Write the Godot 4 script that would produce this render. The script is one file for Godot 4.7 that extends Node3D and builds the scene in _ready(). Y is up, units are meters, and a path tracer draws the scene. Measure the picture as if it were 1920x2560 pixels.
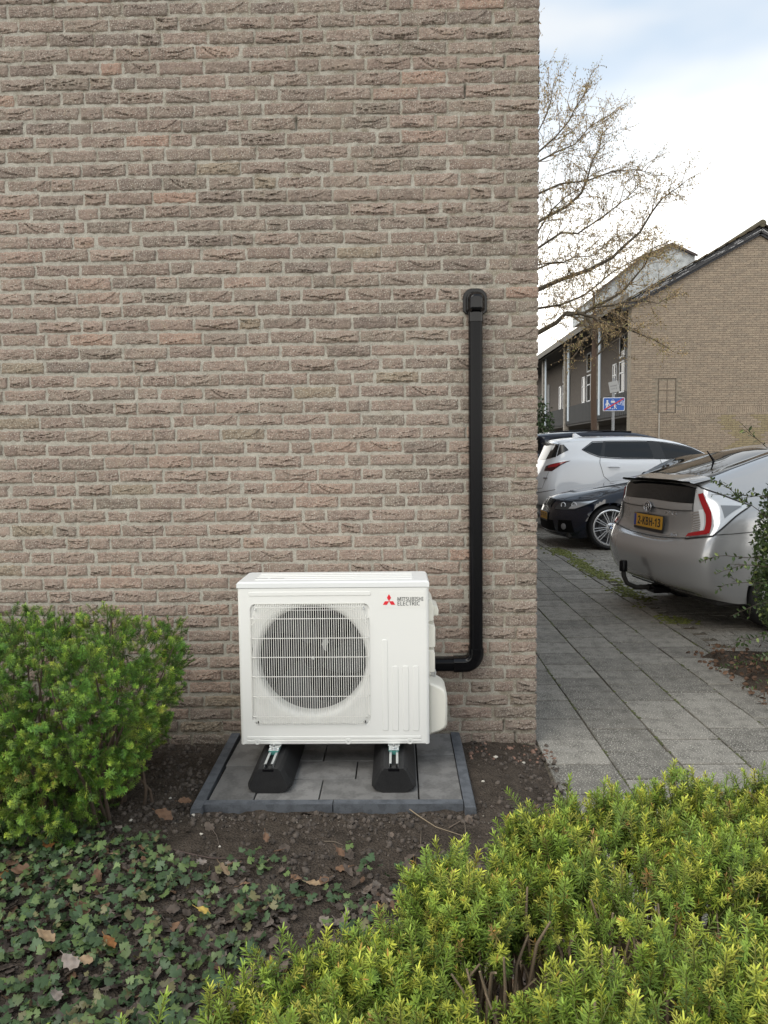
extends Node3D

# ---------------------------------------------------------------- mesh builder
class Geo:
	var v := PackedVector3Array()
	var n := PackedVector3Array()
	var uv := PackedVector2Array()
	var c := PackedColorArray()
	var ix := PackedInt32Array()
	var col := Color(1, 1, 1)
	var xf := Transform3D()

	func vert(p: Vector3, nn: Vector3, u := Vector2.ZERO) -> int:
		v.append(xf * p)
		n.append((xf.basis * nn).normalized())
		uv.append(u)
		c.append(col)
		return v.size() - 1

	func tri(a: int, b: int, d: int) -> void:
		var g := (v[b] - v[a]).cross(v[d] - v[a])
		ix.append(a)
		if g.dot(n[a] + n[b] + n[d]) > 0.0:
			ix.append(d); ix.append(b)
		else:
			ix.append(b); ix.append(d)

	func quad(a: Vector3, b: Vector3, d: Vector3, e: Vector3, hint := Vector3.ZERO) -> void:
		var g := (b - a).cross(d - a)
		if g.length() < 1e-12:
			g = (d - a).cross(e - a)
		g = g.normalized()
		if hint != Vector3.ZERO and g.dot(hint) < 0.0:
			g = -g
		var i := vert(a, g, Vector2(0, 0)); vert(b, g, Vector2(1, 0)); vert(d, g, Vector2(1, 1)); vert(e, g, Vector2(0, 1))
		tri(i, i + 1, i + 2)
		tri(i, i + 2, i + 3)

	func box(ce: Vector3, s: Vector3, be := 0.0, q := Basis()) -> void:
		# chamfered box; be = chamfer width
		var h := s * 0.5
		var b := minf(be, minf(h.x, minf(h.y, h.z)) * 0.9)
		if b <= 0.0:
			for k in 3:
				for sg in [-1.0, 1.0]:
					var a1 := Vector3.ZERO; var a2 := Vector3.ZERO; var nn := Vector3.ZERO
					nn[k] = sg
					a1[(k + 1) % 3] = h[(k + 1) % 3]
					a2[(k + 2) % 3] = h[(k + 2) % 3]
					var o: Vector3 = nn * h[k]
					quad(ce + q * (o - a1 - a2), ce + q * (o + a1 - a2), ce + q * (o + a1 + a2), ce + q * (o - a1 + a2), q * nn)
			return
		var st := v.size()
		for i in 8:
			var sg := Vector3(1.0 if i & 1 else -1.0, 1.0 if i & 2 else -1.0, 1.0 if i & 4 else -1.0)
			for k in 3:
				var p := sg * (h - Vector3(b, b, b))
				p[k] = sg[k] * h[k]
				var nn := Vector3.ZERO
				nn[k] = sg[k]
				vert(ce + q * p, q * nn, Vector2(p.x, p.y))
		for k in 3:
			var k1 := 1 << ((k + 1) % 3)
			var k2 := 1 << ((k + 2) % 3)
			for sgn in 2:
				var o: int = (1 << k) * sgn
				var f := [st + o * 3 + k, st + (o | k1) * 3 + k, st + (o | k1 | k2) * 3 + k, st + (o | k2) * 3 + k]
				tri(f[0], f[1], f[2]); tri(f[0], f[2], f[3])
			# edges along axis k: between faces k+1 and k+2
			for e in 4:
				var o2: int = (k1 if e & 1 else 0) | (k2 if e & 2 else 0)
				var p1 := st + o2 * 3
				var p2 := st + (o2 | (1 << k)) * 3
				var ka := (k + 1) % 3
				var kb := (k + 2) % 3
				tri(p1 + ka, p2 + ka, p2 + kb); tri(p1 + ka, p2 + kb, p1 + kb)
		for i in 8:
			tri(st + i * 3, st + i * 3 + 1, st + i * 3 + 2)

	func tube(path: Array, rad: Variant, sides := 8, caps := true) -> void:
		var m := path.size()
		var t0: Vector3 = (path[1] - path[0]).normalized()
		var up := Vector3.UP if absf(t0.y) < 0.9 else Vector3.RIGHT
		var u := t0.cross(up).normalized()
		var rings := []
		for i in m:
			var t: Vector3 = (path[mini(i + 1, m - 1)] - path[maxi(i - 1, 0)]).normalized()
			u = (u - t * u.dot(t)).normalized()
			var w := t.cross(u)
			var r: float = rad if rad is float else rad[i]
			var st := v.size()
			for k in sides + 1:
				var a := TAU * k / sides
				var d := u * cos(a) + w * sin(a)
				vert(path[i] + d * r, d, Vector2(float(k) / sides, float(i)))
			rings.append(st)
			if i > 0:
				var pv: int = rings[i - 1]
				for k in sides:
					tri(pv + k, pv + k + 1, st + k + 1); tri(pv + k, st + k + 1, st + k)
		if caps:
			for e in [0, m - 1]:
				var t: Vector3 = (path[1] - path[0]) if e == 0 else (path[m - 1] - path[m - 2])
				t = (-t if e == 0 else t).normalized()
				var ce: Vector3 = path[e]
				var r: float = rad if rad is float else rad[e]
				var uu := t.cross(Vector3.UP if absf(t.y) < 0.9 else Vector3.RIGHT).normalized()
				var ww := t.cross(uu)
				var cc := vert(ce, t)
				for k in sides:
					vert(ce + (uu * cos(TAU * k / sides) + ww * sin(TAU * k / sides)) * r, t)
				for k in sides:
					tri(cc, cc + 1 + k, cc + 1 + (k + 1) % sides)

	func lathe(prof: Array, seg := 32, tf := Transform3D(), hint := 1.0) -> void:
		# prof: Vector2(radius, height along local z); normals to the left of the profile's run, times hint
		for i in prof.size() - 1:
			var a: Vector2 = prof[i]
			var b: Vector2 = prof[i + 1]
			var d := (b - a)
			if d.length() < 1e-9: continue
			var nn := Vector2(d.y, -d.x).normalized() * hint
			var na := nn; var nb := nn
			if i > 0:
				var dp: Vector2 = prof[i] - prof[i - 1]
				var np := Vector2(dp.y, -dp.x).normalized() * hint
				if np.dot(nn) > 0.7: na = (np + nn).normalized()
			if i < prof.size() - 2:
				var dn: Vector2 = prof[i + 2] - prof[i + 1]
				var nq := Vector2(dn.y, -dn.x).normalized() * hint
				if nq.dot(nn) > 0.7: nb = (nq + nn).normalized()
			var st := v.size()
			for k in seg + 1:
				var ca := cos(TAU * k / seg); var sa := sin(TAU * k / seg)
				vert(tf * Vector3(a.x * ca, a.x * sa, a.y), tf.basis * Vector3(na.x * ca, na.x * sa, na.y))
				vert(tf * Vector3(b.x * ca, b.x * sa, b.y), tf.basis * Vector3(nb.x * ca, nb.x * sa, nb.y))
			for k in seg:
				var o := st + k * 2
				tri(o, o + 2, o + 3); tri(o, o + 3, o + 1)

	func plate(poly: PackedVector2Array, z0: float, z1: float, be := 0.0, tf := Transform3D(), back := false) -> void:
		# polygon in local xy raised from z0 to z1 with a rounded rim of width be
		var m := poly.size()
		var area := 0.0
		for i in m:
			area += poly[i].cross(poly[(i + 1) % m])
		var sg := 1.0 if area > 0.0 else -1.0
		var inset := PackedVector2Array()
		var en := []
		for i in m:
			var d: Vector2 = (poly[(i + 1) % m] - poly[i]).normalized()
			en.append(Vector2(d.y, -d.x) * sg)
		for i in m:
			var a: Vector2 = en[(i + m - 1) % m]
			var b: Vector2 = en[i]
			var mm := (a + b)
			mm = mm / maxf(0.3, mm.length_squared() * 0.5)
			inset.append(poly[i] - mm * be)
		var nz := Vector3(0, 0, signf(z1 - z0))
		var zb := z1 - be * signf(z1 - z0)
		for i in m:
			var j := (i + 1) % m
			var nn := Vector3(en[i].x, en[i].y, 0)
			var na := nn; var nb := nn
			var pa: Vector2 = en[(i + m - 1) % m]
			var pb: Vector2 = en[j]
			if pa.dot(en[i]) > 0.75: na = (nn + Vector3(pa.x, pa.y, 0)).normalized()
			if pb.dot(en[i]) > 0.75: nb = (nn + Vector3(pb.x, pb.y, 0)).normalized()
			var i0 := vert(tf * Vector3(poly[i].x, poly[i].y, z0), tf.basis * na)
			vert(tf * Vector3(poly[j].x, poly[j].y, z0), tf.basis * nb)
			vert(tf * Vector3(poly[j].x, poly[j].y, zb), tf.basis * nb)
			vert(tf * Vector3(poly[i].x, poly[i].y, zb), tf.basis * na)
			tri(i0, i0 + 1, i0 + 2); tri(i0, i0 + 2, i0 + 3)
			if be > 0.0:
				var i1 := vert(tf * Vector3(inset[i].x, inset[i].y, z1), tf.basis * nz)
				vert(tf * Vector3(inset[j].x, inset[j].y, z1), tf.basis * nz)
				tri(i0 + 3, i0 + 2, i1 + 1); tri(i0 + 3, i1 + 1, i1)
		var t := Geometry2D.triangulate_polygon(inset)
		var st := v.size()
		for p in inset:
			vert(tf * Vector3(p.x, p.y, z1), tf.basis * nz, p)
		for k in range(0, t.size(), 3):
			tri(st + t[k], st + t[k + 1], st + t[k + 2])
		if back:
			var t2 := Geometry2D.triangulate_polygon(poly)
			st = v.size()
			for p in poly:
				vert(tf * Vector3(p.x, p.y, z0), tf.basis * -nz, p)
			for k in range(0, t2.size(), 3):
				tri(st + t2[k], st + t2[k + 1], st + t2[k + 2])

	func grid(nu: int, nv: int, f: Callable, hint := Vector3.ZERO, skip: Variant = null) -> void:
		# smooth sheet; f(u, v) with u, v in 0..1
		var pts := PackedVector3Array()
		for j in nv + 1:
			for i in nu + 1:
				pts.append(f.call(float(i) / nu, float(j) / nv))
		var st := v.size()
		for j in nv + 1:
			for i in nu + 1:
				var du := pts[j * (nu + 1) + mini(i + 1, nu)] - pts[j * (nu + 1) + maxi(i - 1, 0)]
				var dv := pts[mini(j + 1, nv) * (nu + 1) + i] - pts[maxi(j - 1, 0) * (nu + 1) + i]
				var nn := du.cross(dv)
				if nn.length() < 1e-14: nn = Vector3.UP
				nn = nn.normalized()
				vert(pts[j * (nu + 1) + i], nn, Vector2(float(i) / nu, float(j) / nv))
		if hint != Vector3.ZERO:
			var s := Vector3.ZERO
			for k in range(st, v.size()): s += n[k]
			if s.dot(hint) < 0.0:
				for k in range(st, v.size()): n[k] = -n[k]
		for j in nv:
			for i in nu:
				var a := st + j * (nu + 1) + i
				if skip != null and skip.call((float(i) + 0.5) / nu, (float(j) + 0.5) / nv): continue
				tri(a, a + 1, a + nu + 2); tri(a, a + nu + 2, a + nu + 1)

	func mesh(m: Material = null, into: ArrayMesh = null) -> ArrayMesh:
		var am := into if into else ArrayMesh.new()
		if v.is_empty(): return am
		var ar := []
		ar.resize(Mesh.ARRAY_MAX)
		ar[Mesh.ARRAY_VERTEX] = v
		ar[Mesh.ARRAY_NORMAL] = n
		ar[Mesh.ARRAY_TEX_UV] = uv
		ar[Mesh.ARRAY_COLOR] = c
		ar[Mesh.ARRAY_INDEX] = ix
		am.add_surface_from_arrays(Mesh.PRIMITIVE_TRIANGLES, ar)
		if m: am.surface_set_material(am.get_surface_count() - 1, m)
		return am

# ---------------------------------------------------------------- naming and tagging
var taken := {}
func numbered(s: String) -> String:
	if not taken.has(s):
		taken[s] = 0
		return s
	taken[s] += 1
	return "%s_%03d" % [s, taken[s]]

func put(g: Geo, called: String, m: Material, parent: Node3D) -> MeshInstance3D:
	return put_mesh(g.mesh(m), called, null, parent)

func put_mesh(me: Mesh, called: String, m: Material, parent: Node3D) -> MeshInstance3D:
	var o := MeshInstance3D.new()
	o.mesh = me
	if m: o.material_override = m
	o.name = numbered(called) if parent == self else called
	parent.add_child(o, true)
	return o

func tag(o: Node3D, label: String, category: String, group := "") -> Node3D:
	o.set_meta("label", label)
	o.set_meta("category", category)
	if group: o.set_meta("group", group)
	return o

func thing(called: String, label: String, category: String, at := Vector3.ZERO, turn := 0.0, group := "") -> Node3D:
	var o := Node3D.new()
	o.name = numbered(called)
	add_child(o)
	o.position = at
	o.rotation.y = turn
	return tag(o, label, category, group)

func hold(called: String, parent: Node3D) -> Node3D:
	var o := Node3D.new()
	o.name = called
	parent.add_child(o, true)
	return o

func structure(o: Node3D) -> Node3D:
	o.set_meta("kind", "structure")
	return o

func stuff(o: Node3D) -> Node3D:
	o.set_meta("kind", "stuff")
	return o

# ---------------------------------------------------------------- materials
func lin(r: float, g: float, b: float) -> Color:
	return Color(r, g, b).linear_to_srgb()

func mat(c: Color, rough := 0.8, metal := 0.0, spec := 0.5) -> StandardMaterial3D:
	var m := StandardMaterial3D.new()
	m.albedo_color = c
	m.roughness = rough
	m.metallic = metal
	m.metallic_specular = spec
	return m

func tri_tex(m: StandardMaterial3D, albedo: Texture2D, per_m: float, height: Texture2D = null, cm := 0.0, detail: Texture2D = null) -> StandardMaterial3D:
	m.uv1_triplanar = true
	m.uv1_world_triplanar = true
	m.uv1_scale = Vector3.ONE * per_m
	if albedo: m.albedo_texture = albedo
	if height:
		m.heightmap_enabled = true
		m.heightmap_texture = height
		m.heightmap_scale = cm
	if detail:
		m.detail_enabled = true
		m.detail_albedo = detail
		m.detail_blend_mode = BaseMaterial3D.BLEND_MODE_MIX
	return m

func noise_bytes(size: int, freq: float, sd: int, oct := 3, kind := FastNoiseLite.TYPE_SIMPLEX_SMOOTH) -> PackedByteArray:
	var f := FastNoiseLite.new()
	f.seed = sd
	f.noise_type = kind
	f.frequency = freq
	f.fractal_octaves = oct
	f.fractal_type = FastNoiseLite.FRACTAL_FBM if oct > 1 else FastNoiseLite.FRACTAL_NONE
	var im := f.get_seamless_image(size, size, false, false, 0.15, true)
	im.convert(Image.FORMAT_L8)
	return im.get_data()

func tex_grey(b: PackedByteArray, size: int) -> ImageTexture:
	return ImageTexture.create_from_image(Image.create_from_data(size, size, false, Image.FORMAT_L8, b))

func tex_ramp(size: int, layers: Array, f: Callable) -> ImageTexture:
	# f(values of the layers 0..1) -> linear Color with alpha
	var out := PackedByteArray()
	out.resize(size * size * 4)
	var k := layers.size()
	var vals := []
	vals.resize(k)
	for i in size * size:
		for j in k:
			vals[j] = layers[j][i] / 255.0
		var c: Color = f.call(vals)
		var a := c.a
		c = c.linear_to_srgb()
		out[i * 4] = clampi(int(c.r * 255.0), 0, 255)
		out[i * 4 + 1] = clampi(int(c.g * 255.0), 0, 255)
		out[i * 4 + 2] = clampi(int(c.b * 255.0), 0, 255)
		out[i * 4 + 3] = clampi(int(a * 255.0), 0, 255)
	return ImageTexture.create_from_image(Image.create_from_data(size, size, false, Image.FORMAT_RGBA8, out))

func rr(w: float, h: float, r: float, cx := 0.0, cy := 0.0, seg := 4) -> PackedVector2Array:
	var p := PackedVector2Array()
	for q in 4:
		var c := Vector2(cx + (w / 2 - r) * (1 if q == 0 or q == 3 else -1), cy + (h / 2 - r) * (1 if q < 2 else -1))
		for k in seg + 1:
			var a := PI / 2 * (q + float(k) / seg)
			p.append(c + Vector2(cos(a), sin(a)) * r)
	return p

func text_mesh(s: String, size: float, depth: float, bold := false) -> TextMesh:
	var t := TextMesh.new()
	var f := SystemFont.new()
	f.font_names = PackedStringArray(["Droid Sans"])
	if bold: f.font_weight = 700
	t.font = f
	t.text = s
	t.font_size = 64
	t.pixel_size = size / 64.0
	t.depth = depth
	return t

func letters(s: String, height: float, depth: float, m: Material, parent: Node3D, called: String, tf: Transform3D, width := 0.0, bold := false) -> MeshInstance3D:
	# lettering whose capitals are «height» tall and whose run is «width» long, centred on tf
	var t := text_mesh(s, 1.0, 1.0, bold)
	var bb := t.get_aabb()
	var o := put_mesh(t, called, m, parent)
	var sy := height / bb.size.y
	var sx := (width / bb.size.x) if width > 0.0 else sy
	var ce := bb.position + bb.size * 0.5
	o.transform = tf * Transform3D(Basis.from_scale(Vector3(sx, sy, depth)), Vector3(-ce.x * sx, -ce.y * sy, 0))
	return o

func fnl(sd: int, freq: float, oct := 2) -> FastNoiseLite:
	var f := FastNoiseLite.new()
	f.seed = sd
	f.noise_type = FastNoiseLite.TYPE_SIMPLEX_SMOOTH
	f.frequency = freq
	f.fractal_octaves = oct
	return f

func rng_of(sd: int) -> RandomNumberGenerator:
	var r := RandomNumberGenerator.new()
	r.seed = sd
	return r

var TX := {}
var M := {}

func _ready() -> void:
	# camera ------------------------------------------------------------
	var cam := Camera3D.new()
	cam.name = "camera"
	cam.fov = 67.3
	cam.near = 0.05
	cam.far = 400.0
	cam.transform = Transform3D(Basis(Vector3.UP, deg_to_rad(1.0)) * Basis(Vector3.RIGHT, deg_to_rad(-4.3)) * Basis(Vector3.BACK, deg_to_rad(-0.6)), Vector3(0, 1.416, 3.65))
	add_child(cam)
	cam.current = true
	# sky ---------------------------------------------------------------
	var env := Environment.new()
	env.background_mode = Environment.BG_SKY
	env.sky = Sky.new()
	env.sky.sky_material = make_sky()
	env.tonemap_mode = Environment.TONE_MAPPER_LINEAR
	env.tonemap_exposure = 1.6
	env.sdfgi_enabled = true
	env.ssao_enabled = true
	env.ssil_enabled = true
	var we := WorldEnvironment.new()
	we.name = "world_environment"
	we.environment = env
	add_child(we)
	# the sun behind a wide veil of cloud, high behind the camera and to the left
	var sun := DirectionalLight3D.new()
	sun.name = "sun"
	sun.light_energy = 0.42
	sun.light_angular_distance = 45.0
	sun.light_color = Color(1.0, 0.975, 0.93)
	sun.shadow_enabled = true
	add_child(sun)
	sun.look_at_from_position(Vector3(-5.5, 9, 6), Vector3.ZERO)

	make_textures()
	make_materials()
	build_ground()
	build_house()
	build_pavement()
	build_row_house()
	build_pad()
	build_pump()
	build_duct()
	build_cars()
	build_sign()
	build_tree()
	make_shoots()
	build_bush()
	build_hedge()
	build_side_shrub()
	build_ground_cover()
	build_litter()

func make_sky() -> PanoramaSkyMaterial:
	var w := 1024
	var h := 512
	var a := fnl(7, 1.6, 5)
	var b := fnl(19, 4.0, 4)
	var im := Image.create(w, h, false, Image.FORMAT_RGBF)
	for y in h:
		var el := (0.5 - (y + 0.5) / h) * PI
		for x in w:
			var az := (float(x) / w) * TAU
			var d := Vector3(cos(az) * cos(el), sin(el), sin(az) * cos(el))
			var up := maxf(d.y, 0.0)
			var clear := Color(1.60, 1.54, 1.42).lerp(Color(0.415, 0.495, 0.59), smoothstep(0.11, 0.45, up))
			# thin streaks of cloud, stretched along the horizon
			var q := Vector3(d.x, d.y * 3.2, d.z)
			var s := a.get_noise_3dv(q) * 0.75 + b.get_noise_3dv(q) * 0.35
			var cover := smoothstep(-0.16, 0.36, s)
			var lit := Color(1.50, 1.46, 1.38).lerp(Color(0.58, 0.60, 0.62), smoothstep(0.13, 0.46, up))
			var c := clear.lerp(lit, cover * 0.85)
			if d.y < 0.0:
				c = Color(0.30, 0.29, 0.27)
			im.set_pixel(x, y, c)
	var m := PanoramaSkyMaterial.new()
	m.panorama = ImageTexture.create_from_image(im)
	return m

func make_textures() -> void:
	var s := 512
	var coarse := noise_bytes(s, 0.012, 3, 4)
	var fine := noise_bytes(s, 0.09, 4, 3)
	var grit := noise_bytes(s, 0.35, 5, 2)
	var spots := noise_bytes(s, 0.16, 6, 2)
	TX.fine = tex_grey(fine, s)
	TX.grit = tex_grey(grit, s)
	TX.brick = tex_ramp(s, [coarse, fine, grit], func(q):
		var k: float = 0.86 + 0.36 * (q[0] - 0.5) + 0.55 * (q[1] - 0.5) + 0.55 * (q[2] - 0.5)
		return Color(k, k * (0.99 + 0.05 * (q[0] - 0.5)), k * 0.985))
	TX.lime = tex_ramp(s, [spots, coarse, grit], func(q):
		var fleck := smoothstep(0.675, 0.72, q[0]) * 0.95
		var dirt := smoothstep(0.62, 0.80, q[1]) * smoothstep(0.45, 0.65, q[2]) * 0.45
		if fleck > dirt: return Color(0.62, 0.59, 0.52, fleck)
		return Color(0.17, 0.16, 0.13, dirt))
	TX.mortar = tex_ramp(s, [coarse, fine, grit], func(q):
		var k: float = 0.80 + 0.40 * (q[0] - 0.5) + 0.45 * (q[1] - 0.5) + 0.55 * (q[2] - 0.5)
		return Color(k, k * 0.985, k * 0.95))
	TX.concrete = tex_ramp(s, [coarse, fine, grit], func(q):
		var k: float = 0.76 + 0.60 * (q[0] - 0.5) + 0.45 * (q[1] - 0.5) + 0.95 * (q[2] - 0.5)
		return Color(k, k * 0.995, k * 0.975))
	TX.soil = tex_ramp(s, [coarse, fine, grit, spots], func(q):
		var k: float = 0.72 + 0.5 * (q[0] - 0.5) + 0.7 * (q[1] - 0.5) + 0.6 * (q[2] - 0.5)
		var c := Color(k, k * 0.93, k * 0.86)
		return c.lerp(Color(1.0, 0.98, 0.9), smoothstep(0.78, 0.84, q[3]) * 0.6))
	TX.pad = tex_ramp(s, [coarse, fine, spots], func(q):
		var k: float = 0.74 + 0.34 * smoothstep(0.30, 0.75, q[0]) * (0.6 + 0.8 * q[1]) + 0.22 * (q[1] - 0.5)
		return Color(k, k, k).lerp(Color(1, 1, 1), smoothstep(0.80, 0.86, q[2]) * 0.5))
	TX.bark = tex_ramp(s, [coarse, fine, grit], func(q):
		var k: float = 0.75 + 0.7 * (q[1] - 0.5) + 0.4 * (q[2] - 0.5)
		return Color(k, k * 0.98, k * 0.92))
	TX.coarse = tex_grey(coarse, s)
	var rough := PackedByteArray()
	rough.resize(s * s)
	for i in s * s: rough[i] = int(fine[i] * 0.45 + grit[i] * 0.55)
	TX.rough = tex_grey(rough, s)

func make_materials() -> void:
	# seven cleaner tones, then seven weathered ones
	var tints := [[0.345, 0.258, 0.208], [0.335, 0.252, 0.204], [0.365, 0.262, 0.207], [0.325, 0.250, 0.202], [0.305, 0.230, 0.188], [0.365, 0.275, 0.222], [0.385, 0.262, 0.20],
		[0.290, 0.226, 0.184], [0.275, 0.214, 0.174], [0.300, 0.226, 0.182], [0.270, 0.216, 0.174], [0.255, 0.200, 0.165], [0.305, 0.238, 0.190], [0.315, 0.250, 0.184]]
	M.brick = []
	for t in tints:
		var m := tri_tex(mat(lin(t[0] * 0.965, t[1] * 0.985, t[2] * 1.0), 0.93, 0.0, 0.35), TX.brick, 1.7, TX.rough, 0.14, TX.lime)
		m.vertex_color_use_as_albedo = true
		m.resource_name = "hand-formed brick"
		M.brick.append(m)
	M.mortar = tri_tex(mat(lin(0.51, 0.485, 0.43), 0.96, 0.0, 0.3), TX.mortar, 2.1, TX.grit, 0.25, TX.lime)
	M.mortar.vertex_color_use_as_albedo = true
	M.cream = mat(lin(0.79, 0.79, 0.76), 0.38)
	M.cream_plastic = mat(lin(0.79, 0.77, 0.69), 0.42)
	M.wire = mat(lin(0.82, 0.81, 0.77), 0.4)
	M.black_gloss = mat(lin(0.006, 0.006, 0.007), 0.14, 0.0, 0.4)
	M.black_plastic = mat(lin(0.006, 0.006, 0.007), 0.24, 0.0, 0.28)
	M.rubber = tri_tex(mat(lin(0.020, 0.020, 0.021), 0.62, 0.0, 0.4), TX.brick, 3.0, TX.grit, 0.05)
	M.dark = mat(lin(0.006, 0.006, 0.006), 0.8, 0.0, 0.2)
	M.fan = mat(lin(0.008, 0.008, 0.009), 0.5, 0.0, 0.25)
	M.zinc = mat(lin(0.72, 0.74, 0.74), 0.32, 0.9)
	M.green_zinc = mat(lin(0.10, 0.34, 0.30), 0.35, 0.3)
	M.red = mat(lin(0.72, 0.02, 0.035), 0.4)
	M.ink = mat(lin(0.012, 0.012, 0.014), 0.45)
	M.pad = []
	for k in [0.20, 0.165, 0.225, 0.185]:
		M.pad.append(tri_tex(mat(lin(k * 1.03, k, k * 0.96), 0.8, 0.0, 0.4), TX.pad, 1.4, TX.grit, 0.06))
	M.kerb = tri_tex(mat(lin(0.115, 0.124, 0.138), 0.75, 0.0, 0.4), TX.pad, 2.3, TX.grit, 0.08)
	M.tile = []
	for k in [0.31, 0.255, 0.285, 0.225, 0.34]:
		M.tile.append(tri_tex(mat(lin(k, k * 0.945, k * 0.845), 0.92, 0.0, 0.35), TX.concrete, 1.3, TX.rough, 0.30, TX.lime))
	M.sand = tri_tex(mat(lin(0.17, 0.155, 0.125), 0.97, 0.0, 0.3), TX.soil, 2.2, TX.grit, 0.3)
	M.soil = tri_tex(mat(lin(0.108, 0.093, 0.080), 0.97, 0.0, 0.25), TX.soil, 1.9, TX.fine, 1.2)
	M.soil.vertex_color_use_as_albedo = true
	M.ground = tri_tex(mat(lin(0.20, 0.195, 0.18), 0.95, 0.0, 0.3), TX.concrete, 0.6)
	M.glass = mat(lin(0.010, 0.012, 0.014), 0.03, 0.0, 0.42)

# ---------------------------------------------------------------- the near house
func brick_shape(L: float, H: float, sd: int, nx: int, ny: int, plain := false) -> ArrayMesh:
	var r := rng_of(sd)
	var n1 := fnl(sd, 22.0, 2)
	var n2 := fnl(sd + 77, 85.0, 2)
	var creases := []
	var many: int = 0 if plain else [0, 1, 1, 2, 3, 3, 4, 5][r.randi() % 8]
	for k in many:
		var smile := r.randf() < 0.65
		if k > 0 and r.randf() < 0.5:
			# a second fold that runs beside the last one
			var twin: Dictionary = creases[-1].duplicate()
			twin.y -= r.randf_range(0.007, 0.012); twin.a *= r.randf_range(0.5, 0.9); twin.s += 0.03
			twin.o += r.randf_range(-0.02, 0.02)
			creases.append(twin)
			continue
		creases.append({
			"y": r.randf_range(-0.42, 0.25) * H, "x": r.randf_range(-0.25, 0.25) * L,
			"c": r.randf_range(1.2, 4.5) if smile else r.randf_range(-1.2, 1.2), "m": 0.0 if smile else r.randf_range(-0.28, 0.28),
			"a": r.randf_range(0.0014, 0.0056), "w": r.randf_range(0.18, 0.5) * L, "o": r.randf_range(-0.25, 0.25) * L, "s": r.randf() * 50.0})
	var tilt := Vector2(r.randf_range(-1, 1) * 0.012, r.randf_range(-1, 1) * 0.03)
	var patch := r.randf() < 0.30
	var pc := Vector2(r.randf_range(-0.2, 0.2) * L, r.randf_range(0.0, 0.3) * H)
	var pale := r.randf() < 0.14
	var wrinkle := 0.0 if plain else r.randf_range(0.0004, 0.0026)
	var slant := r.randf_range(-0.9, 0.9)
	var g := Geo.new()
	var hgt := func(x: float, y: float) -> float:
		var e := minf(minf(x + L / 2, L / 2 - x), minf(y + H / 2, H / 2 - y))
		var z := n1.get_noise_2d(x, y) * 0.0024 + n2.get_noise_2d(x, y) * 0.0010
		# fine drag wrinkles, longer than tall
		z -= wrinkle * pow(1.0 - absf(n1.get_noise_2d(x * 0.75 + y * slant, y * 2.6 + 40.0)), 9.0)
		z += tilt.x * x + tilt.y * y
		z -= 0.0055 * exp(-maxf(e, 0.0) / 0.0035)
		for q in creases:
			var dx: float = x - q.x
			var yc: float = q.y + q.c * dx * dx + q.m * dx + n1.get_noise_2d(x * 0.9 + q.s, q.s) * 0.005
			var d: float = y - yc
			var fade := exp(-pow((x - q.o) / q.w, 4.0))
			z += q.a * fade * (exp(-d / 0.011) if d > 0.0 else -1.15 * exp(d / 0.0042) + 0.15)
		return clampf(z, -0.012, 0.007)
	for j in ny + 1:
		for i in nx + 1:
			var x := (float(i) / nx - 0.5) * L
			var y := (float(j) / ny - 0.5) * H
			var z: float = hgt.call(x, y)
			var dzx: float = (hgt.call(x + 0.0012, y) - hgt.call(x - 0.0012, y)) / 0.0024
			var dzy: float = (hgt.call(x, y + 0.0012) - hgt.call(x, y - 0.0012)) / 0.0024
			var wob := n1.get_noise_2d(x * 2.0 + 9.0, y * 2.0) * 0.004
			var px := x + (wob if i == 0 or i == nx else 0.0)
			var py := y + (n1.get_noise_2d(x * 1.3, y + 31.0) * 0.0045 if j == 0 or j == ny else 0.0)
			var k := 1.0 + n1.get_noise_2d(x * 0.8 - 5.0, y * 0.8) * 0.22
			g.col = Color(k, k, k)
			if patch:
				var dd := Vector2((x - pc.x) / 0.055, (y - pc.y) / 0.02).length() + n1.get_noise_2d(x + 3.0, y) * 0.5
				g.col = g.col.lerp(Color(1.22, 1.24, 1.05), clampf(1.3 - dd, 0.0, 1.0) * 0.8)
			if pale:
				g.col = g.col.lerp(Color(1.22, 1.36, 1.46), smoothstep(0.05, 0.6, n2.get_noise_2d(x * 0.5, y * 0.5 + 8.0) + n1.get_noise_2d(x, y) * 0.6) * 0.8)
			g.vert(Vector3(px, py, z), Vector3(-dzx, -dzy, 1.0).normalized(), Vector2(x, y))
	for j in ny:
		for i in nx:
			var a := j * (nx + 1) + i
			g.tri(a, a + 1, a + nx + 2)
			g.tri(a, a + nx + 2, a + nx + 1)
	g.col = Color(0.9, 0.9, 0.9)
	var ring := []
	for i in nx: ring.append(i)
	for j in ny: ring.append(j * (nx + 1) + nx)
	for i in nx: ring.append(ny * (nx + 1) + nx - i)
	for j in ny: ring.append((ny - j) * (nx + 1))
	for k in ring.size():
		var a: Vector3 = g.v[ring[k]]
		var b: Vector3 = g.v[ring[(k + 1) % ring.size()]]
		var out := Vector3(b.y - a.y, a.x - b.x, 0).normalized()
		var i0 := g.vert(a, out)
		g.vert(b, out); g.vert(Vector3(b.x, b.y, -0.03), out); g.vert(Vector3(a.x, a.y, -0.03), out)
		g.tri(i0, i0 + 1, i0 + 2); g.tri(i0, i0 + 2, i0 + 3)
	return g.mesh()

const COURSE := 0.0645
const BRICK_H := 0.0525
const CORNER := 0.665

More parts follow.
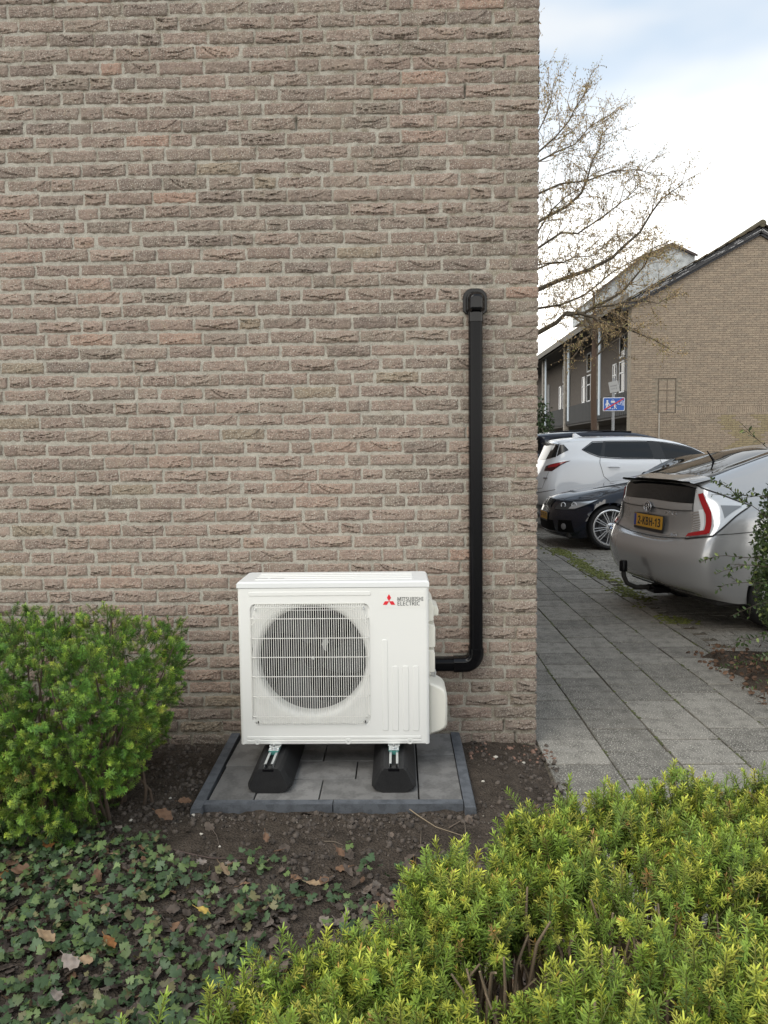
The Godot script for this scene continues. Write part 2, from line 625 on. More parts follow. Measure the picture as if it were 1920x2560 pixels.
func build_house() -> void:
	var house := thing("brick_house", "house of hand-formed reddish brown bricks behind the white outdoor unit", "house")
	var wall := hold("gable_wall", house)
	var r := rng_of(11)
	var full := []; var half := []; var rough_full := []; var rough_half := []
	for k in 34: full.append(brick_shape(0.2025, BRICK_H, 100 + k, 44, 12))
	for k in 14: half.append(brick_shape(0.096, BRICK_H, 300 + k, 22, 12))
	for k in 6: rough_full.append(brick_shape(0.2025, BRICK_H, 400 + k, 6, 3))
	for k in 4: rough_half.append(brick_shape(0.096, BRICK_H, 500 + k, 3, 3))
	var wear := fnl(23, 0.55, 2)
	var clean := [0, 0, 1, 1, 1, 2, 3, 3, 4, 5, 9]
	var worn := [7, 7, 7, 8, 8, 9, 9, 10, 11, 12, 3]
	var laid := []       # each brick: transform, mesh, rough mesh, tint, seen
	var joints := []     # upright joints: x, y
	var prev := []
	var course := -2
	while course * COURSE < 4.05:
		var y := (course + 0.5) * COURSE
		var x := CORNER
		var mine := []
		var first := true
		var since := r.randi() % 3
		while x > -3.0:
			var l := 0.2
			if first:
				l = [0.096, 0.150, 0.2025, 0.125][(course + 8) % 4]
			elif since > 2 and r.randf() < 0.45:
				l = 0.096
			var joint := 0.0115 + r.randf_range(-0.004, 0.003)
			for tries in 3:
				var xe := x - l - joint * 0.5
				var clash := false
				for p in prev:
					if absf(p - xe) < 0.032: clash = true
				if not clash or first: break
				l = 0.096 if l > 0.15 else (0.2025 if tries < 2 else 0.150)
			since = 0 if l < 0.12 else since + 1
			first = false
			var hx := x - l * 0.5
			# greyer tones: weathered top and corner; foot mixes dirt and painted contact shade
			var age_shade := maxf(maxf((y - 2.0) * 0.7, (hx - 0.15) * 2.0), (0.35 - y) * 2.5) + wear.get_noise_2d(hx, y) * 0.9 + 0.25
			var tone: int = (worn if r.randf() < age_shade else clean)[r.randi() % 11]
			if r.randf() < 0.018: tone = 6
			if r.randf() < 0.03: tone = 13
			var is_half := l < 0.13
			var idx := r.randi()
			var sc := Vector3(l / (0.096 if is_half else 0.2025), 1.0 + r.randf_range(-0.08, 0.02), 1.0)
			var flip := r.randf() < 0.5
			var t := Transform3D(Basis(Vector3.BACK, r.randf_range(-0.012, 0.012)).scaled_local(Vector3(-sc.x if flip and false else sc.x, sc.y, 1.0)), Vector3(hx, y + r.randf_range(-0.0016, 0.0016) + wear.get_noise_2d(hx * 2.2, course * 0.9) * 0.005, r.randf_range(-0.0025, 0.0025)))
			var seen := hx > -1.95 and y > -0.03 and y < 3.56
			laid.append({"t": t, "m": (half if is_half else full)[idx % (14 if is_half else 34)], "q": (rough_half if is_half else rough_full)[idx % (4 if is_half else 6)], "tone": tone, "seen": seen, "x": hx, "y": y})
			joints.append(Vector2(x - l - joint * 0.5, y))
			mine.append(x - l - joint * 0.5)
			x -= l + joint
		prev = mine
		course += 1
	# the 300 that show largest: uncovered and closest to the lens
	var order := []
	for k in laid.size():
		var b: Dictionary = laid[k]
		if not b.seen: continue
		if b.x > -0.66 and b.x < 0.14 and b.y < 0.86: continue
		if b.x < -0.85 and b.y < 0.78: continue
		if b.y < 0.1: continue
		order.append([Vector3(b.x, b.y - 1.416, 3.65).length(), k])
	order.sort_custom(func(p, q): return p[0] < q[0])
	var single := {}
	for k in mini(300, order.size()): single[order[k][1]] = true
	var rest := []
	for k in M.brick.size():
		var st := SurfaceTool.new()
		st.begin(Mesh.PRIMITIVE_TRIANGLES)
		rest.append(st)
	for k in laid.size():
		var b: Dictionary = laid[k]
		if single.has(k):
			var o := put_mesh(b.m, "brick", M.brick[b.tone], wall)
			o.transform = b.t
		else:
			rest[b.tone].append_from(b.m if b.seen else b.q, 0, b.t)
	var am := ArrayMesh.new()
	for k in rest.size():
		rest[k].commit(am)
	for k in am.get_surface_count():
		am.surface_set_material(k, M.brick[k])
	stuff(put_mesh(am, "brick_mass", null, wall))
	# mortar bed, a little uneven, with a few open upright joints
	var open := []
	for h in [Vector2(-0.735, 0.10), Vector2(0.515, 0.115), Vector2(0.575, 0.055), Vector2(0.51, 3.15), Vector2(-0.465, 2.92), Vector2(0.40, 3.05)]:
		var best := Vector2.ZERO
		var bd := 9.0
		for j in joints:
			if j.distance_to(h) < bd:
				bd = j.distance_to(h); best = j
		open.append(best)
	var nz := fnl(21, 28.0, 3)
	var nz2 := fnl(22, 5.0, 2)
	var g := Geo.new()
	var x0 := -3.0
	var x1 := CORNER - 0.006
	var y0 := -0.12
	var y1 := 4.04
	g.grid(330, 380, func(u, v):
		var p := Vector2(lerpf(x0, x1, u), lerpf(y0, y1, v))
		var z := -0.0062 + nz.get_noise_2dv(p) * 0.0034 + nz2.get_noise_2dv(p) * 0.0018
		for h in open:
			if absf(p.x - h.x) < 0.0062 and absf(p.y - h.y) < 0.024: z -= 0.021
		return Vector3(p.x, p.y, z), Vector3.BACK)
	# patchy tint: dirt beyond the duct; dirt and painted shade in the lowest courses
	for k in g.v.size():
		var p := g.v[k]
		var grime_shade := clampf(maxf((p.x - 0.30) * 2.6, (p.y - 2.1) * 0.55 + p.x * 0.25) + nz2.get_noise_2d(p.x * 2.0, p.y * 2.0) * 1.1, 0.0, 1.0)
		grime_shade = maxf(grime_shade, clampf((0.26 - p.y) * 4.0 + nz2.get_noise_2d(p.x * 2.0 + 9.0, p.y * 2.0) * 1.2, 0.0, 1.0))
		grime_shade *= 0.75 + 0.6 * nz.get_noise_2d(p.x * 0.7, p.y * 0.7)
		g.c[k] = Color(1, 1, 1).lerp(Color(0.58, 0.53, 0.46), clampf(grime_shade, 0.0, 1.0))
	put(g, "mortar", M.mortar, wall)
	# core of the house, its flank along the pavement, and the roof
	g = Geo.new()
	g.plate(PackedVector2Array([Vector2(-7.4, -0.2), Vector2(CORNER - 0.012, -0.2), Vector2(CORNER - 0.012, 5.9), Vector2(-3.37, 8.1), Vector2(-7.4, 5.9)]), -17.0, -0.03, 0.0, Transform3D(), true)
	put(g, "core", M.mortar, house)
	g = Geo.new()
	g.plate(PackedVector2Array([Vector2(-7.4, 4.06), Vector2(CORNER, 4.06), Vector2(CORNER, 5.9), Vector2(-3.37, 8.1), Vector2(-7.4, 5.9)]), -0.03, 0.0)
	g.plate(PackedVector2Array([Vector2(-7.4, -0.1), Vector2(-3.01, -0.1), Vector2(-3.01, 4.06), Vector2(-7.4, 4.06)]), -0.03, 0.0)
	put(g, "upper_wall", M.brick[1], house)
	var flank := Geo.new()
	for k in range(-1, 91):
		var y := (k + 0.5) * COURSE
		var z := -0.105 - (0.11 if k % 2 else 0.0)
		while z > -16.9:
			var l: float = 0.2025
			flank.box(Vector3(CORNER - 0.02, y, z - l / 2), Vector3(0.03 + r.randf() * 0.004, BRICK_H, l), 0.0)
			z -= l + 0.0115
	stuff(put(flank, "flank_bricks", M.brick[1], house))
	# ends of the corner bricks: returns along the pavement side
	var quoin := Geo.new()
	for k in range(-1, 62):
		quoin.box(Vector3(CORNER - 0.022, (k + 0.5) * COURSE, -0.056), Vector3(0.04 + r.randf_range(-0.003, 0.003), BRICK_H - 0.004, 0.085 if k % 2 else 0.092), 0.004)
	stuff(put(quoin, "corner_bricks", M.brick[8], house))
	var roof := Geo.new()
	for sgn in [-1.0, 1.0]:
		var a := Vector3(-3.37, 8.22, 0.12)
		var e := Vector3(-3.37 + sgn * 4.35, 5.80, 0.12)
		var back := Vector3(0, 0, -17.3)
		var up := Vector3(0, 0.12, 0)
		roof.quad(a, e, e + back, a + back, Vector3.UP)
		roof.quad(a - up, e - up, e + back - up, a + back - up, Vector3.DOWN)
		roof.quad(a, e, e - up, a - up, Vector3.BACK)
	put(roof, "roof", mat(lin(0.06, 0.045, 0.04), 0.8), house)

# ---------------------------------------------------------------- ground
func soil_height(x: float, z: float) -> float:
	var n := soil_noise.get_noise_2d(x, z) * 0.016 + soil_fine.get_noise_2d(x, z) * 0.009
	# heaped a little against the wall and the edging of the pad
	return 0.036 * smoothstep(0.05, 0.45, z) * (1.0 - smoothstep(0.38, 0.66, x)) + n + 0.010 * exp(-maxf(z, 0.0) / 0.12)

var soil_noise := fnl(31, 2.6, 3)
var soil_fine := fnl(32, 16.0, 3)

func build_ground() -> void:
	var g := Geo.new()
	g.quad(Vector3(-150, -0.06, -220), Vector3(150, -0.06, -220), Vector3(150, -0.06, 60), Vector3(-150, -0.06, 60), Vector3.UP)
	structure(put(g, "ground", M.ground, self))
	g = Geo.new()
	var rust := fnl(33, 7.0, 3)
	var sandy := fnl(35, 3.0, 3)
	var nx := 170
	var nz := 165
	g.grid(nx, nz, func(u, v):
		var x := lerpf(-3.2, 0.70, u)
		var z := lerpf(-0.03, 3.9, v)
		return Vector3(x, soil_height(x, z) - (0.03 if x > 0.66 else 0.0), z), Vector3.UP)
	for k in g.v.size():
		var p := g.v[k]
		var t := 1.0 + soil_noise.get_noise_2d(p.x * 3.0 + 4.0, p.z * 3.0) * 0.5
		var c := Color(t, t, t)
		# crumbled brick dust by the corner, dried pale sand before the pad
		var d := Vector2(p.x - 0.50, (p.z - 0.07) * 2.2).length()
		c = c.lerp(Color(1.9, 1.45, 1.3), clampf((0.26 - d) * 6.0 + rust.get_noise_2d(p.x * 3.0, p.z * 3.0) * 0.8, 0.0, 1.0) * 0.8)
		var s := absf(p.z - 0.83)
		c = c.lerp(Color(2.3, 2.35, 2.3), clampf((0.06 - s) * 18.0 + sandy.get_noise_2d(p.x * 6.0, p.z * 6.0) * 1.4, 0.0, 1.0) * (0.75 if p.x > -0.85 and p.x < 0.36 and s < 0.12 else 0.0))
		g.c[k] = c
	structure(put(g, "soil_bed", M.soil, self))

func build_pavement() -> void:
	var root := Node3D.new()
	root.name = "pavement"
	add_child(root)
	structure(root)
	var g := Geo.new()
	g.quad(Vector3(0.655, -0.012, -30), Vector3(2.30, -0.012, -30), Vector3(2.30, -0.012, 1.6), Vector3(0.655, -0.012, 1.6), Vector3.UP)
	put(g, "joint_sand", M.sand, root)
	var r := rng_of(5)
	var shapes := []
	for k in 3:
		var s := Geo.new()
		s.box(Vector3(0, -0.02, 0), Vector3(0.2955 + k * 0.0012, 0.04, 0.2905), 0.005)
		shapes.append(s.mesh())
	var cols := [0.822, 1.123, 1.427, 1.729, 2.031]
	for ci in 5:
		for k in range(-4, 46):
			var z: float = 0.23 - 0.302 * k + (0.0 if ci % 2 == 0 else -0.148) - 0.15
			var o := put_mesh(shapes[r.randi() % 3], "paving_tile", M.tile[r.randi() % 5], root)
			o.position = Vector3(cols[ci], r.randf_range(-0.003, 0.002), z)
			o.rotation = Vector3(r.randf_range(-0.008, 0.008), r.randf_range(-0.006, 0.006), r.randf_range(-0.008, 0.008))
	# parking bays of narrow bricks
	var park := Node3D.new()
	park.name = "parking_bay"
	add_child(park)
	structure(park)
	g = Geo.new()
	g.quad(Vector3(2.20, -0.016, -40), Vector3(16, -0.016, -40), Vector3(16, -0.016, 1.6), Vector3(2.20, -0.016, 1.6), Vector3.UP)
	put(g, "joint_sand", M.sand, park)
	# edging band along the pavement
	var eb := Geo.new()
	eb.box(Vector3(0, -0.03, 0), Vector3(0.088, 0.06, 0.985), 0.004)
	var em := eb.mesh()
	for k in 32:
		var o := put_mesh(em, "edging_stone", M.tile[k % 5], park)
		o.position = Vector3(2.236, r.randf_range(-0.002, 0.002), 1.0 - k * 0.995)
	var kb := Geo.new()
	kb.box(Vector3(0, -0.02, 0), Vector3(0.204, 0.04, 0.096), 0.004)
	var km := kb.mesh()
	var rest := Geo.new()
	var n := 0
	for row in range(10, 150):
		var z := -0.6 - row * 0.1
		for ci in 26:
			var x := 2.39 + ci * 0.209 + (0.104 if row % 2 else 0.0)
			var seen := z < -2.2 and z > -7.6 and x < 2.35 + (-z) * 0.17 + 0.5
			var tilt := Basis.from_euler(Vector3(r.randf_range(-0.012, 0.012), r.randf_range(-0.012, 0.012), r.randf_range(-0.012, 0.012)))
			var at := Vector3(x, r.randf_range(-0.004, 0.002), z)
			if seen and n < 300:
				n += 1
				var o := put_mesh(km, "paving_brick", M.tile[r.randi() % 5], park)
				o.transform = Transform3D(tilt, at)
			else:
				rest.xf = Transform3D(tilt, at)
				rest.box(Vector3(0, -0.02, 0), Vector3(0.204, 0.04, 0.096), 0.0)
	stuff(put(rest, "paving_brick_mass", M.tile[1], park))
	# moss in the joints along the band
	var mo := Geo.new()
	mo.lathe([Vector2(0.010, 0.0), Vector2(0.008, 0.004), Vector2(0.004, 0.006), Vector2(0.0005, 0.0065)], 7, Transform3D(Basis(Vector3.RIGHT, -PI / 2), Vector3.ZERO))
	var mm := MultiMesh.new()
	mm.transform_format = MultiMesh.TRANSFORM_3D
	mm.use_colors = true
	mm.mesh = mo.mesh()
	mm.instance_count = 2300
	var clump := fnl(41, 1.3, 3)
	var i := 0
	while i < 2300:
		var p := Vector3.ZERO
		var band := r.randf() < 0.5
		if band:
			p = Vector3(2.22 + r.randfn(0.10, 0.075), 0.001, r.randf_range(-8.0, -2.6))
			if clump.get_noise_2d(p.x, p.z * 0.8) + r.randf() * 0.35 < 0.14: continue
		else:
			var xl: float = [0.972, 1.275, 1.578, 1.880, 2.182][r.randi() % 5]
			p = Vector3(xl + r.randfn(0.0, 0.005), -0.004, r.randf_range(-6.0, 0.8))
			if clump.get_noise_2d(p.x * 2.0, p.z * 1.4) < -0.02: continue
		var s := r.randf_range(0.5, 1.7) * (1.2 if band else 0.65)
		mm.set_instance_transform(i, Transform3D(Basis(Vector3.UP, r.randf() * TAU).scaled(Vector3(s, s * r.randf_range(0.5, 1.2), s)), p))
		var t := r.randf_range(0.6, 1.25)
		mm.set_instance_color(i, Color(0.13 * t, 0.145 * t, 0.035 * t) if band else Color(0.10 * t, 0.11 * t, 0.045 * t))
		i += 1
	var mi := MultiMeshInstance3D.new()
	mi.name = "moss"
	mi.multimesh = mm
	var mossy := mat(Color.WHITE, 0.95)
	mossy.vertex_color_use_as_albedo = true
	mi.material_override = mossy
	add_child(mi)
	stuff(mi)
	tag(mi, "yellow green moss along the pavement edge and in tile joints", "moss")

# ---------------------------------------------------------------- pad, feet, unit, duct
const PAD_Y := 0.063

func build_pad() -> void:
	var pad := thing("paved_pad", "dark grey concrete tile pad with edging under the outdoor unit", "paving")
	var tiles := [
		[-0.762, -0.580, 0.004, 0.388], [-0.757, -0.580, 0.392, 0.717],
		[-0.576, -0.322, 0.528, 0.717], [-0.318, 0.072, 0.528, 0.717],
		[-0.576, -0.187, 0.337, 0.524], [-0.183, 0.072, 0.337, 0.524],
		[-0.576, -0.340, 0.147, 0.333], [-0.336, 0.072, 0.147, 0.333],
		[-0.576, -0.187, 0.004, 0.143], [-0.183, 0.072, 0.004, 0.143],
		[0.077, 0.246, 0.004, 0.270], [0.077, 0.246, 0.274, 0.717]]
	for k in tiles.size():
		var t: Array = tiles[k]
		var g := Geo.new()
		g.box(Vector3((t[0] + t[1]) / 2, PAD_Y - 0.02 - 0.001 * (k % 3), (t[2] + t[3]) / 2), Vector3(t[1] - t[0], 0.04, t[3] - t[2]), 0.003)
		put(g, "tile", M.pad[k % 4], pad)
	var bed := Geo.new()
	bed.box(Vector3(-0.257, PAD_Y - 0.05, 0.36), Vector3(1.0, 0.06, 0.70))
	put(bed, "joint_bed", M.dark, pad)
	# edging: left, right, front
	var side := PackedVector2Array([Vector2(-0.022, -0.12), Vector2(0.022, -0.12), Vector2(0.022, 0.0), Vector2(-0.018, 0.0), Vector2(-0.022, -0.006)])
	var g := Geo.new()
	g.plate(side, 0.002, 0.80, 0.002, Transform3D(Basis(Vector3.UP, 0.018), Vector3(-0.800, PAD_Y + 0.004, 0)), true)
	put(g, "edging_stone", M.kerb, pad)
	g = Geo.new()
	var mir := PackedVector2Array()
	for p in side: mir.append(Vector2(-p.x, p.y))
	g.plate(mir, 0.002, 0.797, 0.002, Transform3D(Basis(), Vector3(0.270, PAD_Y + 0.004, 0)), true)
	put(g, "edging_stone", M.kerb, pad)
	for q in [[-0.771, -0.262], [-0.259, 0.246]]:
		g = Geo.new()
		g.plate(mir, q[0], q[1], 0.002, Transform3D(Basis(Vector3.UP, PI / 2), Vector3(0, PAD_Y + 0.002, 0.744)).rotated_local(Vector3.UP, PI).translated_local(Vector3.ZERO) if false else Transform3D(Basis(Vector3(0, 0, -1), Vector3.UP, Vector3(1, 0, 0)), Vector3(0, PAD_Y + 0.002, 0.744)), true)
		put(g, "edging_stone", M.kerb, pad)

func rubber_foot(x: float, turn: float, label: String) -> void:
	# long block with chamfered cross-section; local z from 0 (front) back
	var t := thing("rubber_foot", label, "support foot", Vector3(x, PAD_Y, 0.662), turn, "rubber feet under the unit")
	var H := 0.100
	var sec := func(w: float, b: float, top: float) -> Array:
		return [Vector2(-w * 0.60, 0.0), Vector2(-w, b), Vector2(-w, b + 0.014), Vector2(-top - 0.012, H - 0.012), Vector2(-top, H), Vector2(top, H), Vector2(top + 0.012, H - 0.012), Vector2(w, b + 0.014), Vector2(w, b), Vector2(w * 0.60, 0.0)]
	# front slopes inwards: rings at growing depth
	var rings := [[-0.0, 0.075, 0.016, 0.036, 0.60], [-0.004, 0.0785, 0.014, 0.038, 0.8], [-0.040, 0.090, 0.012, 0.042, 1.0], [-0.560, 0.090, 0.012, 0.042, 1.0], [-0.60, 0.0785, 0.014, 0.038, 0.9], [-0.604, 0.075, 0.016, 0.036, 0.6]]
	var g := Geo.new()
	var prev := []
	for k in rings.size():
		var q: Array = rings[k]
		var s: Array = sec.call(q[1], q[2], q[3])
		var ring := []
		for p in s:
			ring.append(Vector3(p.x, p.y, q[0]))
		if k == 0 or k == rings.size() - 1:
			var ce := Vector3(0, H * 0.45, q[0])
			for i in ring.size():
				var nn := Vector3(0, 0, 1 if k == 0 else -1)
				var a := g.vert(ce, nn); g.vert(ring[i], nn); g.vert(ring[(i + 1) % ring.size()], nn)
				g.tri(a, a + 1, a + 2)
		if k > 0:
			for i in ring.size():
				var j := (i + 1) % ring.size()
				var mid: Vector3 = (ring[i] + ring[j]) * 0.5
				g.quad(prev[i], prev[j], ring[j], ring[i], Vector3(mid.x, mid.y - H * 0.45, 0))
		prev = ring
	put(g, "block", M.rubber, t)
	# strut channel let into the top
	g = Geo.new()
	for s in [-1.0, 1.0]:
		g.box(Vector3(s * 0.0175, H + 0.003, -0.268), Vector3(0.0022, 0.022, 0.50), 0.0006)
		g.box(Vector3(s * 0.0135, H + 0.0132, -0.268), Vector3(0.0095, 0.0020, 0.50), 0.0006)
	g.box(Vector3(0, H - 0.006, -0.268), Vector3(0.0330, 0.0020, 0.50), 0.0004)
	put(g, "strut_channel", M.zinc, t)
	g = Geo.new()
	g.box(Vector3(0, H - 0.006, -0.014), Vector3(0.047, 0.014, 0.032), 0.003)
	put(g, "end_plug", M.black_plastic, t)
	for zz in [-0.165, -0.42]:
		g = Geo.new()
		g.box(Vector3(0, H + 0.0165, zz), Vector3(0.044, 0.005, 0.042), 0.001)
		g.box(Vector3(0, H + 0.0085, zz + 0.018), Vector3(0.026, 0.018, 0.012), 0.002)
		put(g, "spring_nut", M.green_zinc, t)
		g = Geo.new()
		g.box(Vector3(0, H + 0.0205, zz), Vector3(0.042, 0.003, 0.05), 0.0008)
		g.lathe([Vector2(0.011, 0.0), Vector2(0.011, 0.007), Vector2(0.009, 0.008), Vector2(0.0045, 0.0085), Vector2(0.0045, 0.020), Vector2(0.001, 0.0205)], 6, Transform3D(Basis(Vector3.RIGHT, -PI / 2), Vector3(0, H + 0.0215, zz + 0.012)))
		put(g, "washer_bolt", M.zinc, t)

func build_pump() -> void:
	rubber_foot(-0.528, 0.0, "black rubber foot under the fan side of the outdoor unit")
	rubber_foot(-0.024, 0.0, "black rubber foot under the lettered side of the outdoor unit")
	var X0 := -0.676; var X1 := 0.128; var Y0 := 0.188; var YL := 0.860; var ZF := 0.467; var ZB := 0.195
	var u := thing("outdoor_unit", "cream white heat pump outdoor unit with round fan grille against the brick wall", "heat pump")
	var cx := (X0 + X1) / 2
	var W := X1 - X0
	# casing: front panel with a rounded window, sides wrapped with rounded edges
	var rc := Vector2(-0.373, 0.5325)       # recess centre
	var rs := Vector2(0.504, 0.523)          # recess size
	var hole := rr(rs.x, rs.y, 0.024, rc.x, rc.y, 6)
	var outer := PackedVector2Array([Vector2(X0 + 0.016, Y0 + 0.004), Vector2(X1 - 0.016, Y0 + 0.004), Vector2(X1 - 0.016, YL), Vector2(X0 + 0.016, YL)])
	var front := Geo.new()
	# front sheet: ring between the outer rectangle and the recess edge, by four strips
	var ring_quads := func(g: Geo, inner: PackedVector2Array, lo: Vector2, hi: Vector2, z: float) -> void:
		var m := inner.size()
		var outp := PackedVector2Array()
		var ce := (lo + hi) * 0.5
		for p in inner:
			var e := Vector2.ZERO
			# push each inner point to the outer rectangle
			var rel := Vector2((p.x - rc.x) / (rs.x / 2), (p.y - rc.y) / (rs.y / 2))
			if absf(rel.x) > 0.905 and absf(rel.y) > 0.905:
				e = Vector2(hi.x if rel.x > 0 else lo.x, hi.y if rel.y > 0 else lo.y)
			elif absf(rel.x) > absf(rel.y):
				e = Vector2(hi.x if rel.x > 0 else lo.x, p.y)
			else:
				e = Vector2(p.x, hi.y if rel.y > 0 else lo.y)
			outp.append(e)
		for i in m:
			var j := (i + 1) % m
			var st := g.vert(Vector3(inner[i].x, inner[i].y, z), Vector3.BACK)
			g.vert(Vector3(inner[j].x, inner[j].y, z), Vector3.BACK)
			g.vert(Vector3(outp[j].x, outp[j].y, z), Vector3.BACK)
			g.vert(Vector3(outp[i].x, outp[i].y, z), Vector3.BACK)
			g.tri(st, st + 1, st + 2)
			if outp[i].distance_to(outp[j]) > 1e-6: g.tri(st, st + 2, st + 3)
	var lo := Vector2(X0 + 0.016, Y0 + 0.004)
	var hi := Vector2(X1 - 0.016, YL)
	ring_quads.call(front, hole, lo, hi, ZF)
	# recess wall with soft lip
	var inner2 := rr(rs.x - 0.008, rs.y - 0.008, 0.021, rc.x, rc.y, 6)
	for i in hole.size():
		var j := (i + 1) % hole.size()
		var a := hole[i]; var b := hole[j]; var c := inner2[i]; var d := inner2[j]
		var nn := Vector3(rc.x - a.x, rc.y - a.y, 0.25).normalized()
		var st := front.vert(Vector3(a.x, a.y, ZF), Vector3.BACK)
		front.vert(Vector3(b.x, b.y, ZF), Vector3.BACK)
		front.vert(Vector3(d.x, d.y, ZF - 0.010), nn)
		front.vert(Vector3(c.x, c.y, ZF - 0.010), nn)
		front.tri(st, st + 1, st + 2); front.tri(st, st + 2, st + 3)
	# wrapped rounded uprights
	for s in [-1.0, 1.0]:
		var xe := X0 if s < 0 else X1
		var pts := []
		for k in 7:
			var a := PI / 2 * k / 6.0
			pts.append([Vector3(xe - s * 0.016 + s * 0.016 * sin(a), 0, ZF - 0.016 + 0.016 * cos(a)), Vector3(s * sin(a), 0, cos(a))])
		pts.append([Vector3(xe, 0, ZB), Vector3(s, 0, 0)])
		for k in pts.size() - 1:
			var p0: Vector3 = pts[k][0]; var p1: Vector3 = pts[k + 1][0]
			var st := front.vert(Vector3(p0.x, Y0, p0.z), pts[k][1])
			front.vert(Vector3(p1.x, Y0, p1.z), pts[k + 1][1])
			front.vert(Vector3(p1.x, YL, p1.z), pts[k + 1][1])
			front.vert(Vector3(p0.x, YL, p0.z), pts[k][1])
			front.tri(st, st + 1, st + 2); front.tri(st, st + 2, st + 3)
	# lower rim, bottom and back
	front.quad(Vector3(X0 + 0.016, Y0, ZF - 0.004), Vector3(X1 - 0.016, Y0, ZF - 0.004), Vector3(X1 - 0.016, Y0 + 0.004, ZF), Vector3(X0 + 0.016, Y0 + 0.004, ZF), Vector3(0, -1, 1))
	front.quad(Vector3(X0, Y0, ZB), Vector3(X1, Y0, ZB), Vector3(X1, Y0, ZF - 0.016), Vector3(X0, Y0, ZF - 0.016), Vector3.DOWN)
	front.quad(Vector3(X0 + 0.016, Y0, ZF - 0.016), Vector3(X1 - 0.016, Y0, ZF - 0.016), Vector3(X1 - 0.016, Y0, ZF - 0.004), Vector3(X0 + 0.016, Y0, ZF - 0.004), Vector3.DOWN)
	front.quad(Vector3(X0, Y0, ZB), Vector3(X1, Y0, ZB), Vector3(X1, YL, ZB), Vector3(X0, YL, ZB), Vector3.FORWARD)
	put(front, "casing", M.cream, u)
	# recessed shroud: sheet with a round opening, bell mouth, then the dark inside
	var fc := Vector2(-0.3675, 0.5475)
	var fr := 0.229
	var sh := Geo.new()
	var m := 96
	var inner := PackedVector2Array()
	for k in m:
		inner.append(fc + Vector2(cos(TAU * k / m), sin(TAU * k / m)) * (fr + 0.026))
	var hx := rs.x / 2 - 0.004
	var hy := rs.y / 2 - 0.004
	for k in m:
		var k2 := (k + 1) % m
		var q := []
		for kk in [k, k2]:
			var d := Vector2(cos(TAU * kk / m), sin(TAU * kk / m))
			var t := minf(hx / maxf(absf(d.x), 1e-6), hy / maxf(absf(d.y), 1e-6))
			q.append(rc + d * t)
		sh.quad(Vector3(inner[k].x, inner[k].y, ZF - 0.012), Vector3(inner[k2].x, inner[k2].y, ZF - 0.012), Vector3(q[1].x, q[1].y, ZF - 0.010), Vector3(q[0].x, q[0].y, ZF - 0.010), Vector3.BACK)
	sh.lathe([Vector2(fr + 0.026, ZF - 0.012), Vector2(fr + 0.018, ZF - 0.0135), Vector2(fr + 0.010, ZF - 0.018), Vector2(fr + 0.004, ZF - 0.027), Vector2(fr, ZF - 0.045), Vector2(fr, ZF - 0.075)], 96, Transform3D(Basis(), Vector3(fc.x, fc.y, 0)), -1.0)
	put(sh, "fan_shroud", M.cream, u)
	var dk := Geo.new()
	dk.lathe([Vector2(fr + 0.004, ZF - 0.074), Vector2(fr + 0.02, ZF - 0.10), Vector2(fr + 0.02, ZF - 0.20), Vector2(0.0005, ZF - 0.201)], 48, Transform3D(Basis(), Vector3(fc.x, fc.y, 0)), -1.0)
	put(dk, "inner_housing", mat(lin(0.09, 0.092, 0.095), 0.6), u)
	# fan: hub and three swept blades
	var fan := hold("fan", u)
	fan.position = Vector3(fc.x, fc.y, ZF - 0.095)
	var hub := Geo.new()
	hub.lathe([Vector2(0.052, -0.04), Vector2(0.052, 0.018), Vector2(0.046, 0.026), Vector2(0.014, 0.029), Vector2(0.014, 0.034), Vector2(0.009, 0.038), Vector2(0.0005, 0.040)], 28)
	put(hub, "hub", M.fan, fan)
	var nut := Geo.new()
	nut.lathe([Vector2(0.008, 0.036), Vector2(0.008, 0.046), Vector2(0.004, 0.050), Vector2(0.0005, 0.0505)], 6)
	put(nut, "shaft_nut", M.zinc, fan)
	var blade := Geo.new()
	blade.grid(14, 10, func(a, b):
		var rad := lerpf(0.045, 0.215, b)
		var ang: float = lerpf(-0.55, 0.62, a) + (b - 0.5) * 0.55
		return Vector3(cos(ang) * rad, sin(ang) * rad, lerpf(-0.030, 0.026, a) + 0.010 * sin(PI * a) - 0.012 * b), Vector3.BACK)
	var bm := blade.mesh(M.fan)
	for k in 3:
		var o := put_mesh(bm, "blade", null, fan)
		o.rotation.z = TAU * k / 3.0 + 0.9
	var stk := Geo.new()
	stk.plate(PackedVector2Array([Vector2(-0.008, 0.026), Vector2(0.012, 0.030), Vector2(0.016, 0.012), Vector2(0.006, 0.0), Vector2(0.005, -0.026), Vector2(-0.004, -0.020), Vector2(-0.016, 0.006)]), 0.0, 0.0008, 0.0, Transform3D(Basis(Vector3.UP, 0.35), Vector3(0.052, 0.052, 0.030)))
	put(stk, "sticker", mat(lin(0.40, 0.40, 0.39), 0.6), fan)
	# wire guard: upright wires, cross wires, raised shoulders
	var gz := ZF + 0.012
	var guard := hold("wire_guard", u)
	var wx0 := -0.600; var wx1 := -0.1475
	var wires := 49
	for k in wires:
		var x := lerpf(wx0, wx1, float(k) / (wires - 1))
		var g := Geo.new()
		g.tube([Vector3(x, 0.790, ZF - 0.010), Vector3(x, 0.7895, gz - 0.006), Vector3(x, 0.785, gz), Vector3(x, 0.283, gz), Vector3(x, 0.2785, gz - 0.006), Vector3(x, 0.278, ZF - 0.010)], 0.00135, 6)
		put(g, "upright_wire", M.wire, guard)
